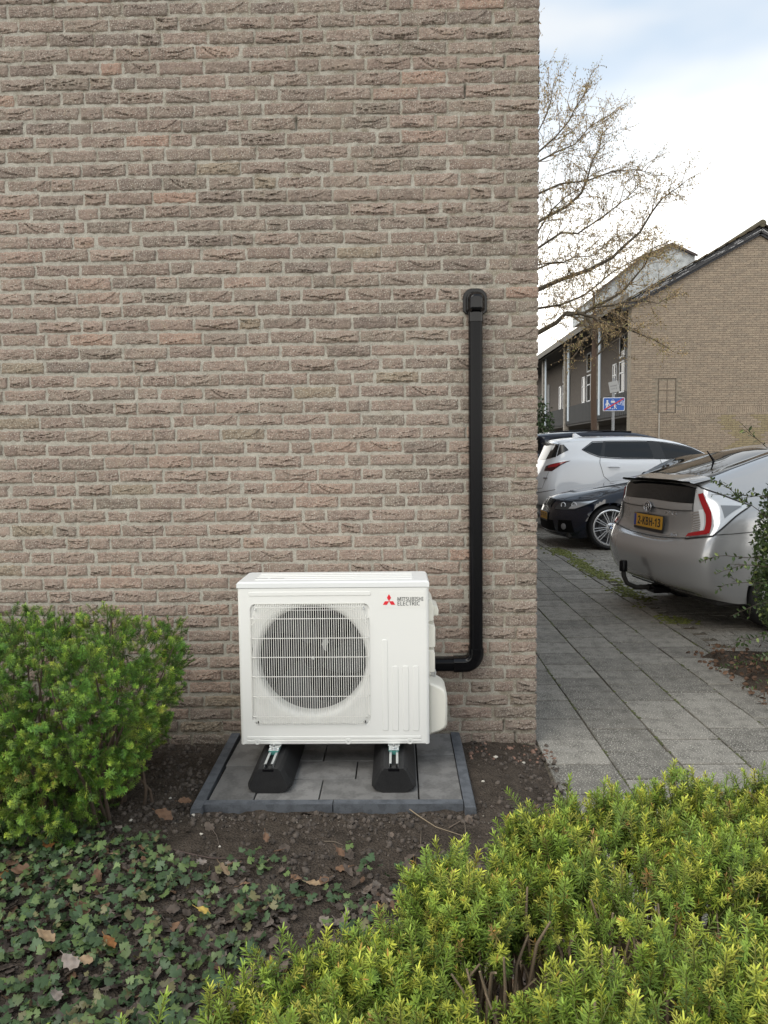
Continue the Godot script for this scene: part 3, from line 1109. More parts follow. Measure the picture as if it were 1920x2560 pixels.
	for s in [[-0.6115, 0.745, 0.300], [-0.6205, 0.735, 0.310], [-0.1375, 0.745, 0.300], [-0.1285, 0.735, 0.310]]:
		var g := Geo.new()
		var zz: float = gz - (0.002 if absf(s[0] + 0.3675) < 0.24 else 0.008)
		g.tube([Vector3(s[0], s[1], ZF - 0.010), Vector3(s[0], s[1] - 0.012, zz), Vector3(s[0], s[2] + 0.012, zz), Vector3(s[0], s[2], ZF - 0.010)], 0.00135, 6)
		put(g, "upright_wire", M.wire, guard)
	for y in [0.732, 0.649, 0.568, 0.485, 0.399, 0.312]:
		var g := Geo.new()
		g.tube([Vector3(-0.6235, y, ZF - 0.009), Vector3(-0.622, y, gz - 0.014), Vector3(-0.612, y, gz - 0.0035), Vector3(-0.600, y, gz - 0.0022), Vector3(-0.147, y, gz - 0.0022), Vector3(-0.135, y, gz - 0.0035), Vector3(-0.1255, y, gz - 0.014), Vector3(-0.124, y, ZF - 0.009)], 0.0018, 6)
		put(g, "cross_wire", M.wire, guard)
	var rim := Geo.new()
	rim.tube([Vector3(-0.602, 0.7805, gz - 0.0022), Vector3(-0.146, 0.7805, gz - 0.0022)], 0.0016, 6)
	rim.tube([Vector3(-0.550, 0.768, gz - 0.004), Vector3(-0.619, 0.704, gz - 0.006)], 0.0018, 6)
	rim.tube([Vector3(-0.193, 0.768, gz - 0.004), Vector3(-0.129, 0.704, gz - 0.006)], 0.0018, 6)
	rim.tube([Vector3(-0.552, 0.768, gz - 0.004), Vector3(-0.191, 0.768, gz - 0.004)], 0.0014, 6)
	put(rim, "edge_wire", M.wire, guard)
	for p in [Vector2(-0.602, 0.770), Vector2(-0.146, 0.772), Vector2(-0.602, 0.284), Vector2(-0.146, 0.286)]:
		var g := Geo.new()
		g.lathe([Vector2(0.0048, -0.006), Vector2(0.0048, 0.003), Vector2(0.003, 0.0048), Vector2(0.0004, 0.005)], 10, Transform3D(Basis(), Vector3(p.x, p.y, ZF)))
		put(g, "screw", M.zinc if p.y > 0.5 else M.fan, guard)
	# pressed ribs on the front
	for q in [[-0.371, 0.836, 0.514, 0.018], [-0.058, 0.443, 0.024, 0.394], [-0.0155, 0.386, 0.026, 0.281], [0.0285, 0.386, 0.026, 0.281], [0.0715, 0.386, 0.026, 0.281], [-0.278, 0.2175, 0.740, 0.013], [-0.278, 0.2035, 0.740, 0.008]]:
		var g := Geo.new()
		g.plate(rr(q[2], q[3], minf(q[2], q[3]) * 0.32, q[0], q[1], 4), ZF - 0.001, ZF + 0.0024, 0.0022)
		put(g, "pressed_rib", M.cream, u)
	for x in [-0.605, -0.217, 0.045]:
		var g := Geo.new()
		g.lathe([Vector2(0.014, 0.0), Vector2(0.0125, 0.0028), Vector2(0.0062, 0.0030), Vector2(0.0058, -0.003), Vector2(0.0003, -0.003)], 18, Transform3D(Basis(), Vector3(x, 0.2015, ZF)))
		put(g, "screw_boss", M.cream, u)
		g = Geo.new()
		g.lathe([Vector2(0.0040, -0.002), Vector2(0.0040, 0.0012), Vector2(0.0003, 0.0018)], 10, Transform3D(Basis(), Vector3(x, 0.2012, ZF)))
		put(g, "screw", M.zinc, u)
	# lid with lip and pressed lines
	var lid := Geo.new()
	var lp := PackedVector2Array([Vector2(X0 - 0.002, -ZF - 0.002), Vector2(X1 + 0.002, -ZF - 0.002), Vector2(X1 + 0.002, -0.222), Vector2(X1 - 0.014, -0.202), Vector2(X0 + 0.014, -0.202), Vector2(X0 - 0.002, -0.222)])
	lid.plate(lp, YL + 0.002, YL + 0.0285, 0.0085, Transform3D(Basis(Vector3.RIGHT, -PI / 2), Vector3.ZERO), true)
	var lido := put(lid, "lid", mat(lin(0.78, 0.79, 0.785), 0.36), u)
	for z in [0.262, 0.312, 0.362, 0.412]:
		var g := Geo.new()
		g.plate(rr(W - 0.13, 0.022, 0.008, cx, -z, 3), YL + 0.028, YL + 0.0315, 0.003, Transform3D(Basis(Vector3.RIGHT, -PI / 2), Vector3.ZERO))
		put(g, "pressed_rib", M.cream, lido)
	for q in [[-0.585, 0.052], [-0.518, 0.060]]:
		var g := Geo.new()
		g.plate(rr(q[1], 0.016, 0.004, q[0], -0.388, 2), YL + 0.0285, YL + 0.0296, 0.0, Transform3D(Basis(Vector3.RIGHT, -PI / 2), Vector3.ZERO))
		put(g, "rating_mark", mat(lin(0.36, 0.36, 0.36), 0.5), lido)
	# lettering and emblem
	var lg := Geo.new()
	lg.plate(rr(0.190, 0.068, 0.003, 0.018, 0.808, 2), ZF - 0.001, ZF + 0.0006, 0.0)
	put(lg, "name_plate", mat(lin(0.80, 0.795, 0.76), 0.3), u)
	var em := Geo.new()
	var ec := Vector2(-0.0385, 0.8020)
	var el := 0.0300
	for k in 3:
		var a := PI / 2 + TAU * k / 3.0
		var d := Vector2(cos(a), sin(a))
		var p := Vector2(-d.y, d.x)
		em.plate(PackedVector2Array([ec, ec + d * el * 0.5 * 1.0 + p * el * 0.2887, ec + d * el, ec + d * el * 0.5 - p * el * 0.2887]), ZF, ZF + 0.0016, 0.0)
	put(em, "red_emblem", M.red, u)
	letters("MITSUBISHI", 0.0165, 0.0014, M.ink, u, "lettering", Transform3D(Basis(), Vector3(0.0512, 0.8110, ZF + 0.001)), 0.108)
	letters("ELECTRIC", 0.0165, 0.0014, M.ink, u, "lettering", Transform3D(Basis(), Vector3(0.0437, 0.7920, ZF + 0.001)), 0.093)
	# service side: handle hood, electric cover, valve cover
	var z0 := 0.225
	var z1 := 0.415
	var hood := Geo.new()
	var hp := PackedVector2Array([Vector2(X1 - 0.002, 0.700), Vector2(0.150, 0.706), Vector2(0.151, 0.765), Vector2(0.148, 0.785), Vector2(0.141, 0.797), Vector2(X1 - 0.002, 0.806)])
	hood.plate(hp, z0, z1, 0.004, Transform3D(), true)
	put(hood, "handle_hood", M.cream_plastic, u)
	hood = Geo.new()
	hood.plate(PackedVector2Array([Vector2(0.149, 0.716), Vector2(0.171, 0.717), Vector2(0.174, 0.722), Vector2(0.174, 0.742), Vector2(0.168, 0.757), Vector2(0.149, 0.768)]), z0 + 0.02, z1 - 0.05, 0.004, Transform3D(), true)
	put(hood, "handle_grip", M.cream_plastic, u)
	for q in [[0.480, 0.582, 0.155], [0.588, 0.692, 0.157]]:
		var g := Geo.new()
		g.plate(PackedVector2Array([Vector2(X1 - 0.002, q[0]), Vector2(q[2] - 0.004, q[0] + 0.002), Vector2(q[2], q[0] + 0.008), Vector2(q[2], q[1] - 0.018), Vector2(q[2] - 0.006, q[1] - 0.005), Vector2(X1 - 0.002, q[1])]), z0, z1, 0.004, Transform3D(), true)
		put(g, "electric_cover", M.cream_plastic, u)
	var vc := Geo.new()
	vc.plate(PackedVector2Array([Vector2(X1 - 0.002, 0.197), Vector2(0.150, 0.204), Vector2(0.180, 0.214), Vector2(0.200, 0.228), Vector2(0.2075, 0.245), Vector2(0.2085, 0.300), Vector2(0.2085, 0.360), Vector2(0.205, 0.385), Vector2(0.194, 0.403), Vector2(0.178, 0.414), Vector2(0.150, 0.427), Vector2(X1 - 0.002, 0.436)]), z0 + 0.01, z1 - 0.015, 0.014, Transform3D(), true)
	put(vc, "valve_cover", M.cream_plastic, u)
	# grey leads dropping from the covers into the duct
	for k in 3:
		var g := Geo.new()
		var o := k * 0.008
		g.tube([Vector3(0.135 + o, 0.500, 0.31), Vector3(0.140 + o, 0.470, 0.31), Vector3(0.146 + o, 0.450, 0.30), Vector3(0.145 + o, 0.425, 0.28), Vector3(0.134 + o, 0.405, 0.26)], 0.0038, 8)
		put(g, "lead", mat(lin(0.55, 0.56, 0.57), 0.5), u)
	# feet rails under the casing
	for x in [-0.528, -0.024]:
		var g := Geo.new()
		g.box(Vector3(x, 0.1855, 0.331), Vector3(0.050, 0.003, 0.30), 0.001)
		g.box(Vector3(x, 0.1855, 0.487), Vector3(0.042, 0.003, 0.040), 0.001)
		put(g, "mounting_foot", M.zinc, u)

func duct_section(w: float, d: float, rad := 0.022) -> Array:
	# open profile from the wall out and back: x across, y out of the wall
	var p := []
	for k in 7:
		var a := PI - PI / 2 * k / 6.0
		p.append(Vector2(-w / 2 + rad + cos(a) * rad, d - rad + sin(a) * rad))
	for k in 7:
		var a := PI / 2 - PI / 2 * k / 6.0
		p.append(Vector2(w / 2 - rad + cos(a) * rad, d - rad + sin(a) * rad))
	p.insert(0, Vector2(-w / 2, 0.0))
	p.append(Vector2(w / 2, 0.0))
	return p

func sweep_duct(g: Geo, path: Array, w: float, d: float) -> void:
	# path: [point on wall plane, direction across] ; profile pushed out along z
	var sec := duct_section(w, d)
	var rings := []
	for q in path:
		var st := g.v.size()
		for i in sec.size():
			var p: Vector2 = sec[i]
			var t: Vector2 = sec[mini(i + 1, sec.size() - 1)] - sec[maxi(i - 1, 0)]
			var nn := Vector2(-t.y, t.x).normalized()
			g.vert(q[0] + q[1] * p.x + Vector3(0, 0, p.y), q[1] * nn.x + Vector3(0, 0, nn.y))
		rings.append(st)
	for k in rings.size() - 1:
		for i in sec.size() - 1:
			var a: int = rings[k] + i
			var b: int = rings[k + 1] + i
			g.tri(a, a + 1, b + 1); g.tri(a, b + 1, b)
	for e in [0, path.size() - 1]:
		var other: int = 1 if e == 0 else path.size() - 2
		var nn: Vector3 = (path[e][0] - path[other][0]).normalized()
		var st := g.v.size()
		for p in sec: g.vert(path[e][0] + path[e][1] * p.x + Vector3(0, 0, p.y), nn)
		for i in range(1, sec.size() - 1): g.tri(st, st + i, st + i + 1)

func build_duct() -> void:
	var t := thing("line_duct", "black plastic duct running up the brick wall from the outdoor unit", "pipe duct", Vector3(0, 0, 0.004))
	var cx := 0.369
	var g := Geo.new()
	sweep_duct(g, [[Vector3(cx, 0.482, 0), Vector3.RIGHT], [Vector3(cx, 2.03, 0), Vector3.RIGHT]], 0.063, 0.058)
	put(g, "upright_duct", M.black_plastic, t)
	g = Geo.new()
	sweep_duct(g, [[Vector3(0.10, 0.411, 0), Vector3(0, -1, 0)], [Vector3(0.300, 0.411, 0), Vector3(0, -1, 0)]], 0.063, 0.058)
	put(g, "level_duct", M.black_plastic, t)
	# elbow: slightly larger sleeve round the bend
	g = Geo.new()
	var path := [[Vector3(0.262, 0.411, 0), Vector3(0, 1, 0)], [Vector3(0.313, 0.411, 0), Vector3(0, 1, 0)]]
	for k in 9:
		var a := PI / 2 * k / 8.0
		path.append([Vector3(0.313 + sin(a) * 0.056, 0.467 - cos(a) * 0.056, 0), Vector3(-sin(a), cos(a), 0)])
	path.append([Vector3(cx, 0.490, 0), Vector3(-1, 0, 0)])
	sweep_duct(g, path, 0.0715, 0.063)
	# square outer heel of the elbow
	put(g, "elbow", M.black_gloss, t)
	# wall cap: flanged plate, rounded hood, collar
	g = Geo.new()
	var arch := func(w: float, top: float, bot: float) -> PackedVector2Array:
		var p := PackedVector2Array([Vector2(cx - w / 2 + 0.014, bot), Vector2(cx + w / 2 - 0.014, bot), Vector2(cx + w / 2, bot + 0.014)])
		var rad := w * 0.40
		for k in 9:
			var a := PI / 2 * k / 8.0
			p.append(Vector2(cx + w / 2 - rad + cos(a) * rad, top - rad + sin(a) * rad))
		for k in 9:
			var a := PI / 2 + PI / 2 * k / 8.0
			p.append(Vector2(cx - w / 2 + rad + cos(a) * rad, top - rad + sin(a) * rad))
		p.append(Vector2(cx - w / 2, bot + 0.014))
		return p
	g.plate(arch.call(0.112, 2.178, 2.060), 0.0, 0.010, 0.004)
	put(g, "wall_flange", M.black_gloss, t)
	g = Geo.new()
	g.plate(arch.call(0.086, 2.160, 2.062), 0.006, 0.032, 0.008)
	put(g, "cap_base", M.black_gloss, t)
	g = Geo.new()
	g.plate(arch.call(0.074, 2.150, 2.060), 0.03, 0.082, 0.022)
	put(g, "cap_hood", M.black_gloss, t)
	g = Geo.new()
	sweep_duct(g, [[Vector3(cx, 2.020, 0), Vector3.RIGHT], [Vector3(cx, 2.066, 0), Vector3.RIGHT]], 0.0675, 0.0615)
	put(g, "collar", M.black_gloss, t)

# ---------------------------------------------------------------- row of houses behind
func build_row_house() -> void:
	var h := thing("terraced_house", "pale brown brick terraced house with gable wall beyond the parked cars", "house", Vector3(7.1, 0, -20))
	# local: x 0 = facade line, z 0 = gable plane
	var Wd := 7.52
	var eave := 5.90
	var ridge := 7.95
	var r := rng_of(61)
	var gw := hold("gable_wall", h)
	var g := Geo.new()
	var out := PackedVector2Array([Vector2(0, -0.1), Vector2(Wd, -0.1), Vector2(Wd, eave), Vector2(Wd / 2, ridge), Vector2(0, eave)])
	g.plate(out, -0.35, -0.006, 0.0, Transform3D(), true)
	put(g, "mortar", tri_tex(mat(lin(0.33, 0.285, 0.225), 0.95), TX.mortar, 1.1), gw)
	var tones := [[0.375, 0.302, 0.228], [0.355, 0.288, 0.22], [0.395, 0.318, 0.24], [0.335, 0.275, 0.212]]
	var st := []
	for k in 4: st.append(Geo.new())
	var algae := Geo.new()
	var alg := fnl(71, 0.8, 3)
	var ch := 0.0655
	for k in 124:
		var y := 0.02 + k * ch
		var x := -0.0 - (0.11 if k % 2 else 0.0)
		while x < Wd:
			var l := 0.208
			var xa := maxf(x, 0.0)
			var xb := minf(x + l, Wd)
			var top := y + 0.052
			var lim := eave + (ridge - eave) * (1.0 - absf((xa + xb) / 2 - Wd / 2) / (Wd / 2))
			var in_hatch := xa < 1.36 and xb > 0.84 and top > 2.58 and y < 3.60
			var in_band := absf(y + 0.03 - 2.66) < 0.11 and xb > 1.36
			if xb - xa > 0.02 and top < lim - 0.02 and not in_hatch and not in_band:
				var q: Geo = st[r.randi() % 4]
				if xa > 2.6 and y < 2.5 and alg.get_noise_2d(xa, y * 1.5) + (xa - 3.2) * 0.25 - absf(y - 1.9) * 0.15 > 0.05: q = algae
				q.box(Vector3((xa + xb) / 2, y + 0.026, -0.003), Vector3(xb - xa, 0.052, 0.014), 0.0)
			x += l + 0.012
	# soldier course
	var xs := 1.38
	while xs < Wd:
		st[r.randi() % 4].box(Vector3(xs + 0.026, 2.66, -0.003), Vector3(0.052, 0.20, 0.015), 0.0)
		xs += 0.0645
	# walled-up hatch, standing stones set back in a thin frame line
	for yy in 14:
		for xx in 2:
			st[yy % 4].box(Vector3(0.975 + xx * 0.25, 2.64 + yy * 0.0665, -0.010), Vector3(0.235, 0.052, 0.012), 0.0)
	var am := ArrayMesh.new()
	for k in 4:
		st[k].mesh(tri_tex(mat(lin(tones[k][0], tones[k][1], tones[k][2]), 0.92), TX.brick, 0.9), am)
	algae.mesh(tri_tex(mat(lin(0.335, 0.275, 0.165), 0.95), TX.brick, 0.9), am)
	stuff(put_mesh(am, "brick_mass", null, gw))
	g = Geo.new()
	for q in [[0.84, 2.58, 0.02, 1.03], [1.36, 2.58, 0.02, 1.03], [1.10, 2.58, 0.008, 1.03]]:
		g.box(Vector3(q[0], q[1] + q[3] / 2, 0.002), Vector3(q[2], q[3], 0.012))
	for yy in [2.58, 2.92, 3.26, 3.61]:
		g.box(Vector3(1.10, yy, 0.002), Vector3(0.54, 0.016 if yy == 2.58 or yy == 3.61 else 0.006, 0.010))
	put(g, "hatch_outline", mat(lin(0.13, 0.105, 0.08), 0.9), gw)
	g = Geo.new()
	g.tube([Vector3(0.865, 0.0, 0.03), Vector3(0.865, 2.57, 0.03)], 0.025, 8)
	put(g, "conduit", mat(lin(0.40, 0.36, 0.31), 0.7), gw)
	# roof, verge boards with flaking paint, tiles along the verge
	var roof := hold("roof", h)
	var sl := Vector2(Wd / 2, ridge - eave).normalized()
	var up := Vector3(-sl.y, sl.x, 0)
	for s in [-1.0, 1.0]:
		var e0 := Vector3(Wd / 2 + s * (Wd / 2 + 0.35), eave - 0.19 + 0.06, 0)
		var rg := Vector3(Wd / 2, ridge + 0.06, 0)
		var nrm := Vector3(s * sl.y, sl.x, 0)
		g = Geo.new()
		for zz in [[0.14, -27.0]]:
			var a := rg + Vector3(0, 0.05, zz[0]); var b := e0 + Vector3(0, 0.05, zz[0])
			g.quad(a, b, b + Vector3(0, 0, zz[1]), a + Vector3(0, 0, zz[1]), nrm)
			g.quad(a - nrm * 0.06, b - nrm * 0.06, b - nrm * 0.06 + Vector3(0, 0, zz[1]), a - nrm * 0.06 + Vector3(0, 0, zz[1]), -nrm)
		put(g, "roof_slope", tri_tex(mat(lin(0.075, 0.058, 0.048), 0.9), TX.brick, 0.8), roof)
		var run := (e0 - rg)
		var len := run.length()
		var dir := run / len
		var turn := Basis(dir, nrm, dir.cross(nrm))
		for k in 13:
			var t := Geo.new()
			t.box(Vector3.ZERO, Vector3(len / 13.0 + 0.05, 0.035, 0.24), 0.008, turn * Basis(Vector3.BACK, -0.05))
			var o := put(t, "verge_tile", tri_tex(mat(lin(0.10 + 0.02 * (k % 3), 0.082 + 0.012 * (k % 3), 0.062), 0.92), TX.bark, 1.4), roof)
			o.position = rg + dir * (k + 0.5) * len / 13.0 + nrm * 0.075 + Vector3(0, 0, 0.09)
		g = Geo.new()
		g.box(rg + dir * len * 0.5 - nrm * 0.05 + Vector3(0, 0, 0.10), Vector3(len, 0.15, 0.03), 0.004, turn)
		put(g, "verge_board", tri_tex(mat(lin(0.095, 0.095, 0.105), 0.8), TX.bark, 1.2), roof)
		g = Geo.new()
		g.box(rg + dir * len * 0.5 - nrm * 0.155 + Vector3(0, 0, 0.05), Vector3(len * 0.99, 0.07, 0.05), 0.004, turn)
		put(g, "verge_soffit", mat(lin(0.05, 0.05, 0.055), 0.8), roof)
		g = Geo.new()
		for k in 46:
			var at := rg + dir * (r.randf() * len * 0.97) + nrm * (r.randf_range(-0.10, 0.0)) + Vector3(0, 0, 0.117)
			g.box(at, Vector3(r.randf_range(0.05, 0.30), r.randf_range(0.006, 0.018), 0.002), 0.0, turn)
		stuff(put(g, "paint_flakes", mat(lin(0.62, 0.62, 0.62), 0.8), roof))
	g = Geo.new()
	g.tube([Vector3(Wd / 2, ridge + 0.15, 0.20), Vector3(Wd / 2, ridge + 0.15, -27)], 0.11, 10)
	put(g, "ridge_tiles", tri_tex(mat(lin(0.13, 0.115, 0.075), 0.92), TX.bark, 1.2), roof)
	# dormer clad in pale boards
	var dm := hold("dormer", h)
	g = Geo.new()
	g.plate(PackedVector2Array([Vector2(-0.20, 6.25), Vector2(3.0, 6.9), Vector2(3.0, 7.95), Vector2(2.2, 8.33), Vector2(1.15, 7.88), Vector2(-0.16, 6.86)]), -7.0, -3.0, 0.0)
	put(g, "cheek", tri_tex(mat(lin(0.62, 0.65, 0.66), 0.7), TX.concrete, 0.5), dm)
	g = Geo.new()
	for q in [[Vector3(-0.30, 6.84, -3), Vector3(1.15, 7.94, -3)], [Vector3(1.15, 7.94, -3), Vector3(2.2, 8.39, -3)], [Vector3(2.2, 8.39, -3), Vector3(3.05, 7.99, -3)]]:
		g.quad(q[0], q[1], q[1] + Vector3(0, 0, -4), q[0] + Vector3(0, 0, -4), Vector3.UP)
		g.quad(q[0] + Vector3(0, 0, 0.12), q[1] + Vector3(0, 0, 0.12), q[1] + Vector3(0, -0.09, 0.12), q[0] + Vector3(0, -0.09, 0.12), Vector3.BACK)
		g.quad(q[0] + Vector3(0, 0, 0.12), q[1] + Vector3(0, 0, 0.12), q[1], q[0], Vector3.UP)
	put(g, "dormer_roof", mat(lin(0.07, 0.055, 0.05), 0.85), dm)
	g = Geo.new()
	for x in [0.05, 0.45, 0.85, 1.25]:
		g.box(Vector3(x, 6.5 + x * 0.55, -2.98), Vector3(0.03, 0.9, 0.03))
	put(g, "cover_strip", mat(lin(0.45, 0.47, 0.48), 0.6), dm)
	# facade that runs away from us: set-back wall, piers, fascia, balconies, windows
	var fa := hold("facade", h)
	g = Geo.new()
	g.box(Vector3(1.30, 4.25, -13.7), Vector3(0.2, 3.4, 26.6))
	put(g, "upper_wall", tri_tex(mat(lin(0.15, 0.128, 0.108), 0.9), TX.brick, 0.9), fa)
	g = Geo.new()
	g.box(Vector3(2.0, 1.3, -13.7), Vector3(0.2, 2.6, 26.6))
	put(g, "lower_wall", mat(lin(0.06, 0.055, 0.05), 0.85), fa)
	g = Geo.new()
	g.box(Vector3(0.80, 2.56, -13.7), Vector3(1.4, 0.12, 26.6))
	put(g, "balcony_deck", mat(lin(0.12, 0.115, 0.11), 0.85), fa)
	g = Geo.new()
	g.box(Vector3(-0.12, 6.02, -13.5), Vector3(0.06, 0.34, 27.0), 0.01)
	put(g, "fascia", tri_tex(mat(lin(0.22, 0.205, 0.185), 0.85), TX.bark, 0.9), fa)
	g = Geo.new()
	g.box(Vector3(0.55, 5.90, -13.7), Vector3(1.4, 0.05, 26.6))
	put(g, "soffit", mat(lin(0.05, 0.045, 0.04), 0.9), fa)
	for k in 5:
		var z := -4.43 - 4.88 * k
		g = Geo.new()
		g.box(Vector3(0.09, 2.9, z), Vector3(0.20, 5.9, 0.24), 0.01)
		put(g, "pier", tri_tex(mat(lin(0.36, 0.325, 0.285), 0.9), TX.concrete, 0.8), fa)
		g = Geo.new()
		g.tube([Vector3(0.02, 2.7, z + 0.75), Vector3(0.02, 5.85, z + 0.75)], 0.05, 10)
		put(g, "downpipe", mat(lin(0.55, 0.62, 0.68), 0.5), fa)
		# balcony boards of the bay in front of this pier
		g = Geo.new()
		var z0 := z + 0.13
		var z1: float = minf(z + 4.76, -0.02)
		var n := int((z1 - z0) / 0.11)
		for b in n:
			g.box(Vector3(0.05 + 0.004 * (b % 2), 2.93, lerpf(z0, z1, (b + 0.5) / n)), Vector3(0.03, 0.72, (z1 - z0) / n - 0.012), 0.0)
		stuff(put(g, "cladding_boards", tri_tex(mat(lin(0.055, 0.055, 0.056), 0.85), TX.bark, 1.0), fa))
		# window: two lights, white frame, dark door beside it
		var win := hold("window", fa)
		for q in [[4.15, 1.10, -0.45, 0.62], [5.25, 0.75, -0.45, 0.62], [4.15, 1.10, -1.4, 0.5]]:
			var fr := Geo.new()
			var ce := Vector3(1.185, q[0], z + q[2] - 0.1)
			for s in [-1.0, 1.0]:
				fr.box(ce + Vector3(0, s * q[1] / 2, 0), Vector3(0.05, 0.06, q[3] + 0.06), 0.004)
				fr.box(ce + Vector3(0, 0, s * q[3] / 2), Vector3(0.05, q[1], 0.06), 0.004)
			if q[1] > 1.0: fr.box(ce + Vector3(0, 0.15, 0), Vector3(0.05, 0.06, q[3]), 0.004)
			put(fr, "window_frame", mat(lin(0.72, 0.73, 0.73), 0.4), win)
			var pn := Geo.new()
			pn.box(ce, Vector3(0.012, q[1], q[3]))
			put(pn, "pane", M.glass, win)
		g = Geo.new()
		g.box(Vector3(1.19, 3.9, z + 0.28), Vector3(0.03, 2.4, 0.75), 0.004)
		put(g, "dark_panel", mat(lin(0.02, 0.022, 0.026), 0.5), fa)
	# rust-red slats by the corner, ground floor
	for b in 8:
		g = Geo.new()
		g.box(Vector3(0.9, 1.2, -0.7 - b * 0.16), Vector3(0.04, 2.4, 0.09), 0.004)
		put(g, "slat", mat(lin(0.16, 0.075, 0.045), 0.8), fa)

# ---------------------------------------------------------------- the sign
func build_sign() -> void:
	var s := thing("traffic_sign", "blue rectangular traffic sign with white figures struck out by a red bar", "traffic sign", Vector3(6.03, 0, -18))
	var g := Geo.new()
	g.tube([Vector3(0, 0, 0), Vector3(0, 3.45, 0)], 0.038, 12)
	put(g, "pole", mat(lin(0.30, 0.31, 0.32), 0.5, 0.4), s)
	var white := mat(lin(0.80, 0.81, 0.82), 0.45)
	var blue := mat(lin(0.015, 0.11, 0.46), 0.4)
	var cy := 2.73
	var bw := 0.60
	var bh := 0.375
	g = Geo.new()
	g.plate(rr(bw, bh, 0.035, 0, cy, 5), 0.04, 0.055, 0.003, Transform3D(), true)
	put(g, "white_border", white, s)
	g = Geo.new()
	g.plate(rr(bw - 0.035, bh - 0.035, 0.025, 0, cy, 5), 0.0545, 0.058, 0.0)
	put(g, "blue_board", blue, s)
	var fig := Geo.new()
	var z0 := 0.0575
	var z1 := 0.0605
	var disc := func(x: float, y: float, rad: float) -> void:
		var p := PackedVector2Array()
		for k in 14: p.append(Vector2(x + cos(TAU * k / 14) * rad, y + sin(TAU * k / 14) * rad))
		fig.plate(p, z0, z1, 0.0)
	var limb := func(a: Vector2, b: Vector2, w: float) -> void:
		var d := (b - a).normalized()
		var n := Vector2(-d.y, d.x) * w * 0.5
		fig.plate(PackedVector2Array([a - n, b - n, b + n, a + n]), z0, z1, 0.0)
	# walker with child
	disc.call(-0.185, cy + 0.090, 0.026)
	limb.call(Vector2(-0.185, cy + 0.062), Vector2(-0.185, cy - 0.030), 0.058)
	limb.call(Vector2(-0.195, cy - 0.025), Vector2(-0.215, cy - 0.130), 0.026)
	limb.call(Vector2(-0.175, cy - 0.025), Vector2(-0.150, cy - 0.130), 0.026)
	limb.call(Vector2(-0.205, cy + 0.050), Vector2(-0.235, cy - 0.030), 0.017)
	limb.call(Vector2(-0.165, cy + 0.050), Vector2(-0.120, cy - 0.020), 0.017)
	disc.call(-0.108, cy - 0.035, 0.018)
	limb.call(Vector2(-0.108, cy - 0.050), Vector2(-0.108, cy - 0.130), 0.030)
	# playing child and ball
	disc.call(0.020, cy - 0.020, 0.022)
	limb.call(Vector2(0.020, cy - 0.040), Vector2(0.030, cy - 0.095), 0.038)
	limb.call(Vector2(0.026, cy - 0.090), Vector2(-0.005, cy - 0.135), 0.018)
	limb.call(Vector2(0.036, cy - 0.090), Vector2(0.080, cy - 0.125), 0.018)
	limb.call(Vector2(0.030, cy - 0.050), Vector2(0.075, cy - 0.045), 0.014)
	disc.call(-0.045, cy - 0.128, 0.015)
	# car seen from the front
	fig.plate(rr(0.110, 0.040, 0.010, -0.030, cy + 0.065, 3), z0, z1, 0.0)
	limb.call(Vector2(-0.064, cy + 0.086), Vector2(-0.052, cy + 0.118), 0.010)
	limb.call(Vector2(0.004, cy + 0.086), Vector2(-0.008, cy + 0.118), 0.010)
	limb.call(Vector2(-0.056, cy + 0.118), Vector2(-0.004, cy + 0.118), 0.010)
	disc.call(-0.068, cy + 0.044, 0.012)
	disc.call(0.008, cy + 0.044, 0.012)
	# house outline
	for q in [[0.105, 0.085, 0.265, 0.085], [0.11, 0.09, 0.11, -0.01], [0.11, -0.005, 0.175, -0.005], [0.175, -0.01, 0.175, 0.055], [0.175, 0.05, 0.225, 0.05], [0.225, 0.055, 0.225, -0.04], [0.26, 0.09, 0.26, -0.04]]:
		limb.call(Vector2(q[0], cy + q[1]), Vector2(q[2], cy + q[3]), 0.014)
	put(fig, "white_figures", white, s)
	g = Geo.new()
	var a := Vector2(-0.27, cy - 0.155)
	var b := Vector2(0.27, cy + 0.155)
	var n := Vector2(-(b - a).y, (b - a).x).normalized()
	g.plate(PackedVector2Array([a - n * 0.018, b - n * 0.018, b + n * 0.018, a + n * 0.018]), 0.060, 0.0635, 0.0)
	put(g, "red_bar", mat(lin(0.55, 0.02, 0.04), 0.4), s)
	# small grey plate above, tilted, two lines of worn print
	var tf := Transform3D(Basis(Vector3.BACK, 0.19), Vector3(-0.0, 3.21, 0.0))
	g = Geo.new()
	g.plate(rr(0.27, 0.30, 0.008, 0, 0, 2), 0.04, 0.048, 0.001, tf, true)
	put(g, "small_plate", mat(lin(0.42, 0.42, 0.41), 0.5), s)
	g = Geo.new()
	for q in [[-0.01, 0.03, 0.19, 0.030], [-0.065, -0.05, 0.035, 0.030], [-0.01, -0.05, 0.045, 0.030], [0.055, -0.05, 0.035, 0.030]]:
		g.plate(PackedVector2Array([Vector2(q[0] - q[2] / 2, q[1] - q[3] / 2), Vector2(q[0] + q[2] / 2, q[1] - q[3] / 2), Vector2(q[0] + q[2] / 2, q[1] + q[3] / 2), Vector2(q[0] - q[2] / 2, q[1] + q[3] / 2)]), 0.0475, 0.0492, 0.0, tf)
	put(g, "worn_print", mat(lin(0.27, 0.27, 0.27), 0.6), s)

# ---------------------------------------------------------------- trees
func V(x: float, y: float, z: float) -> Vector3:
	return Vector3(x, y, z)

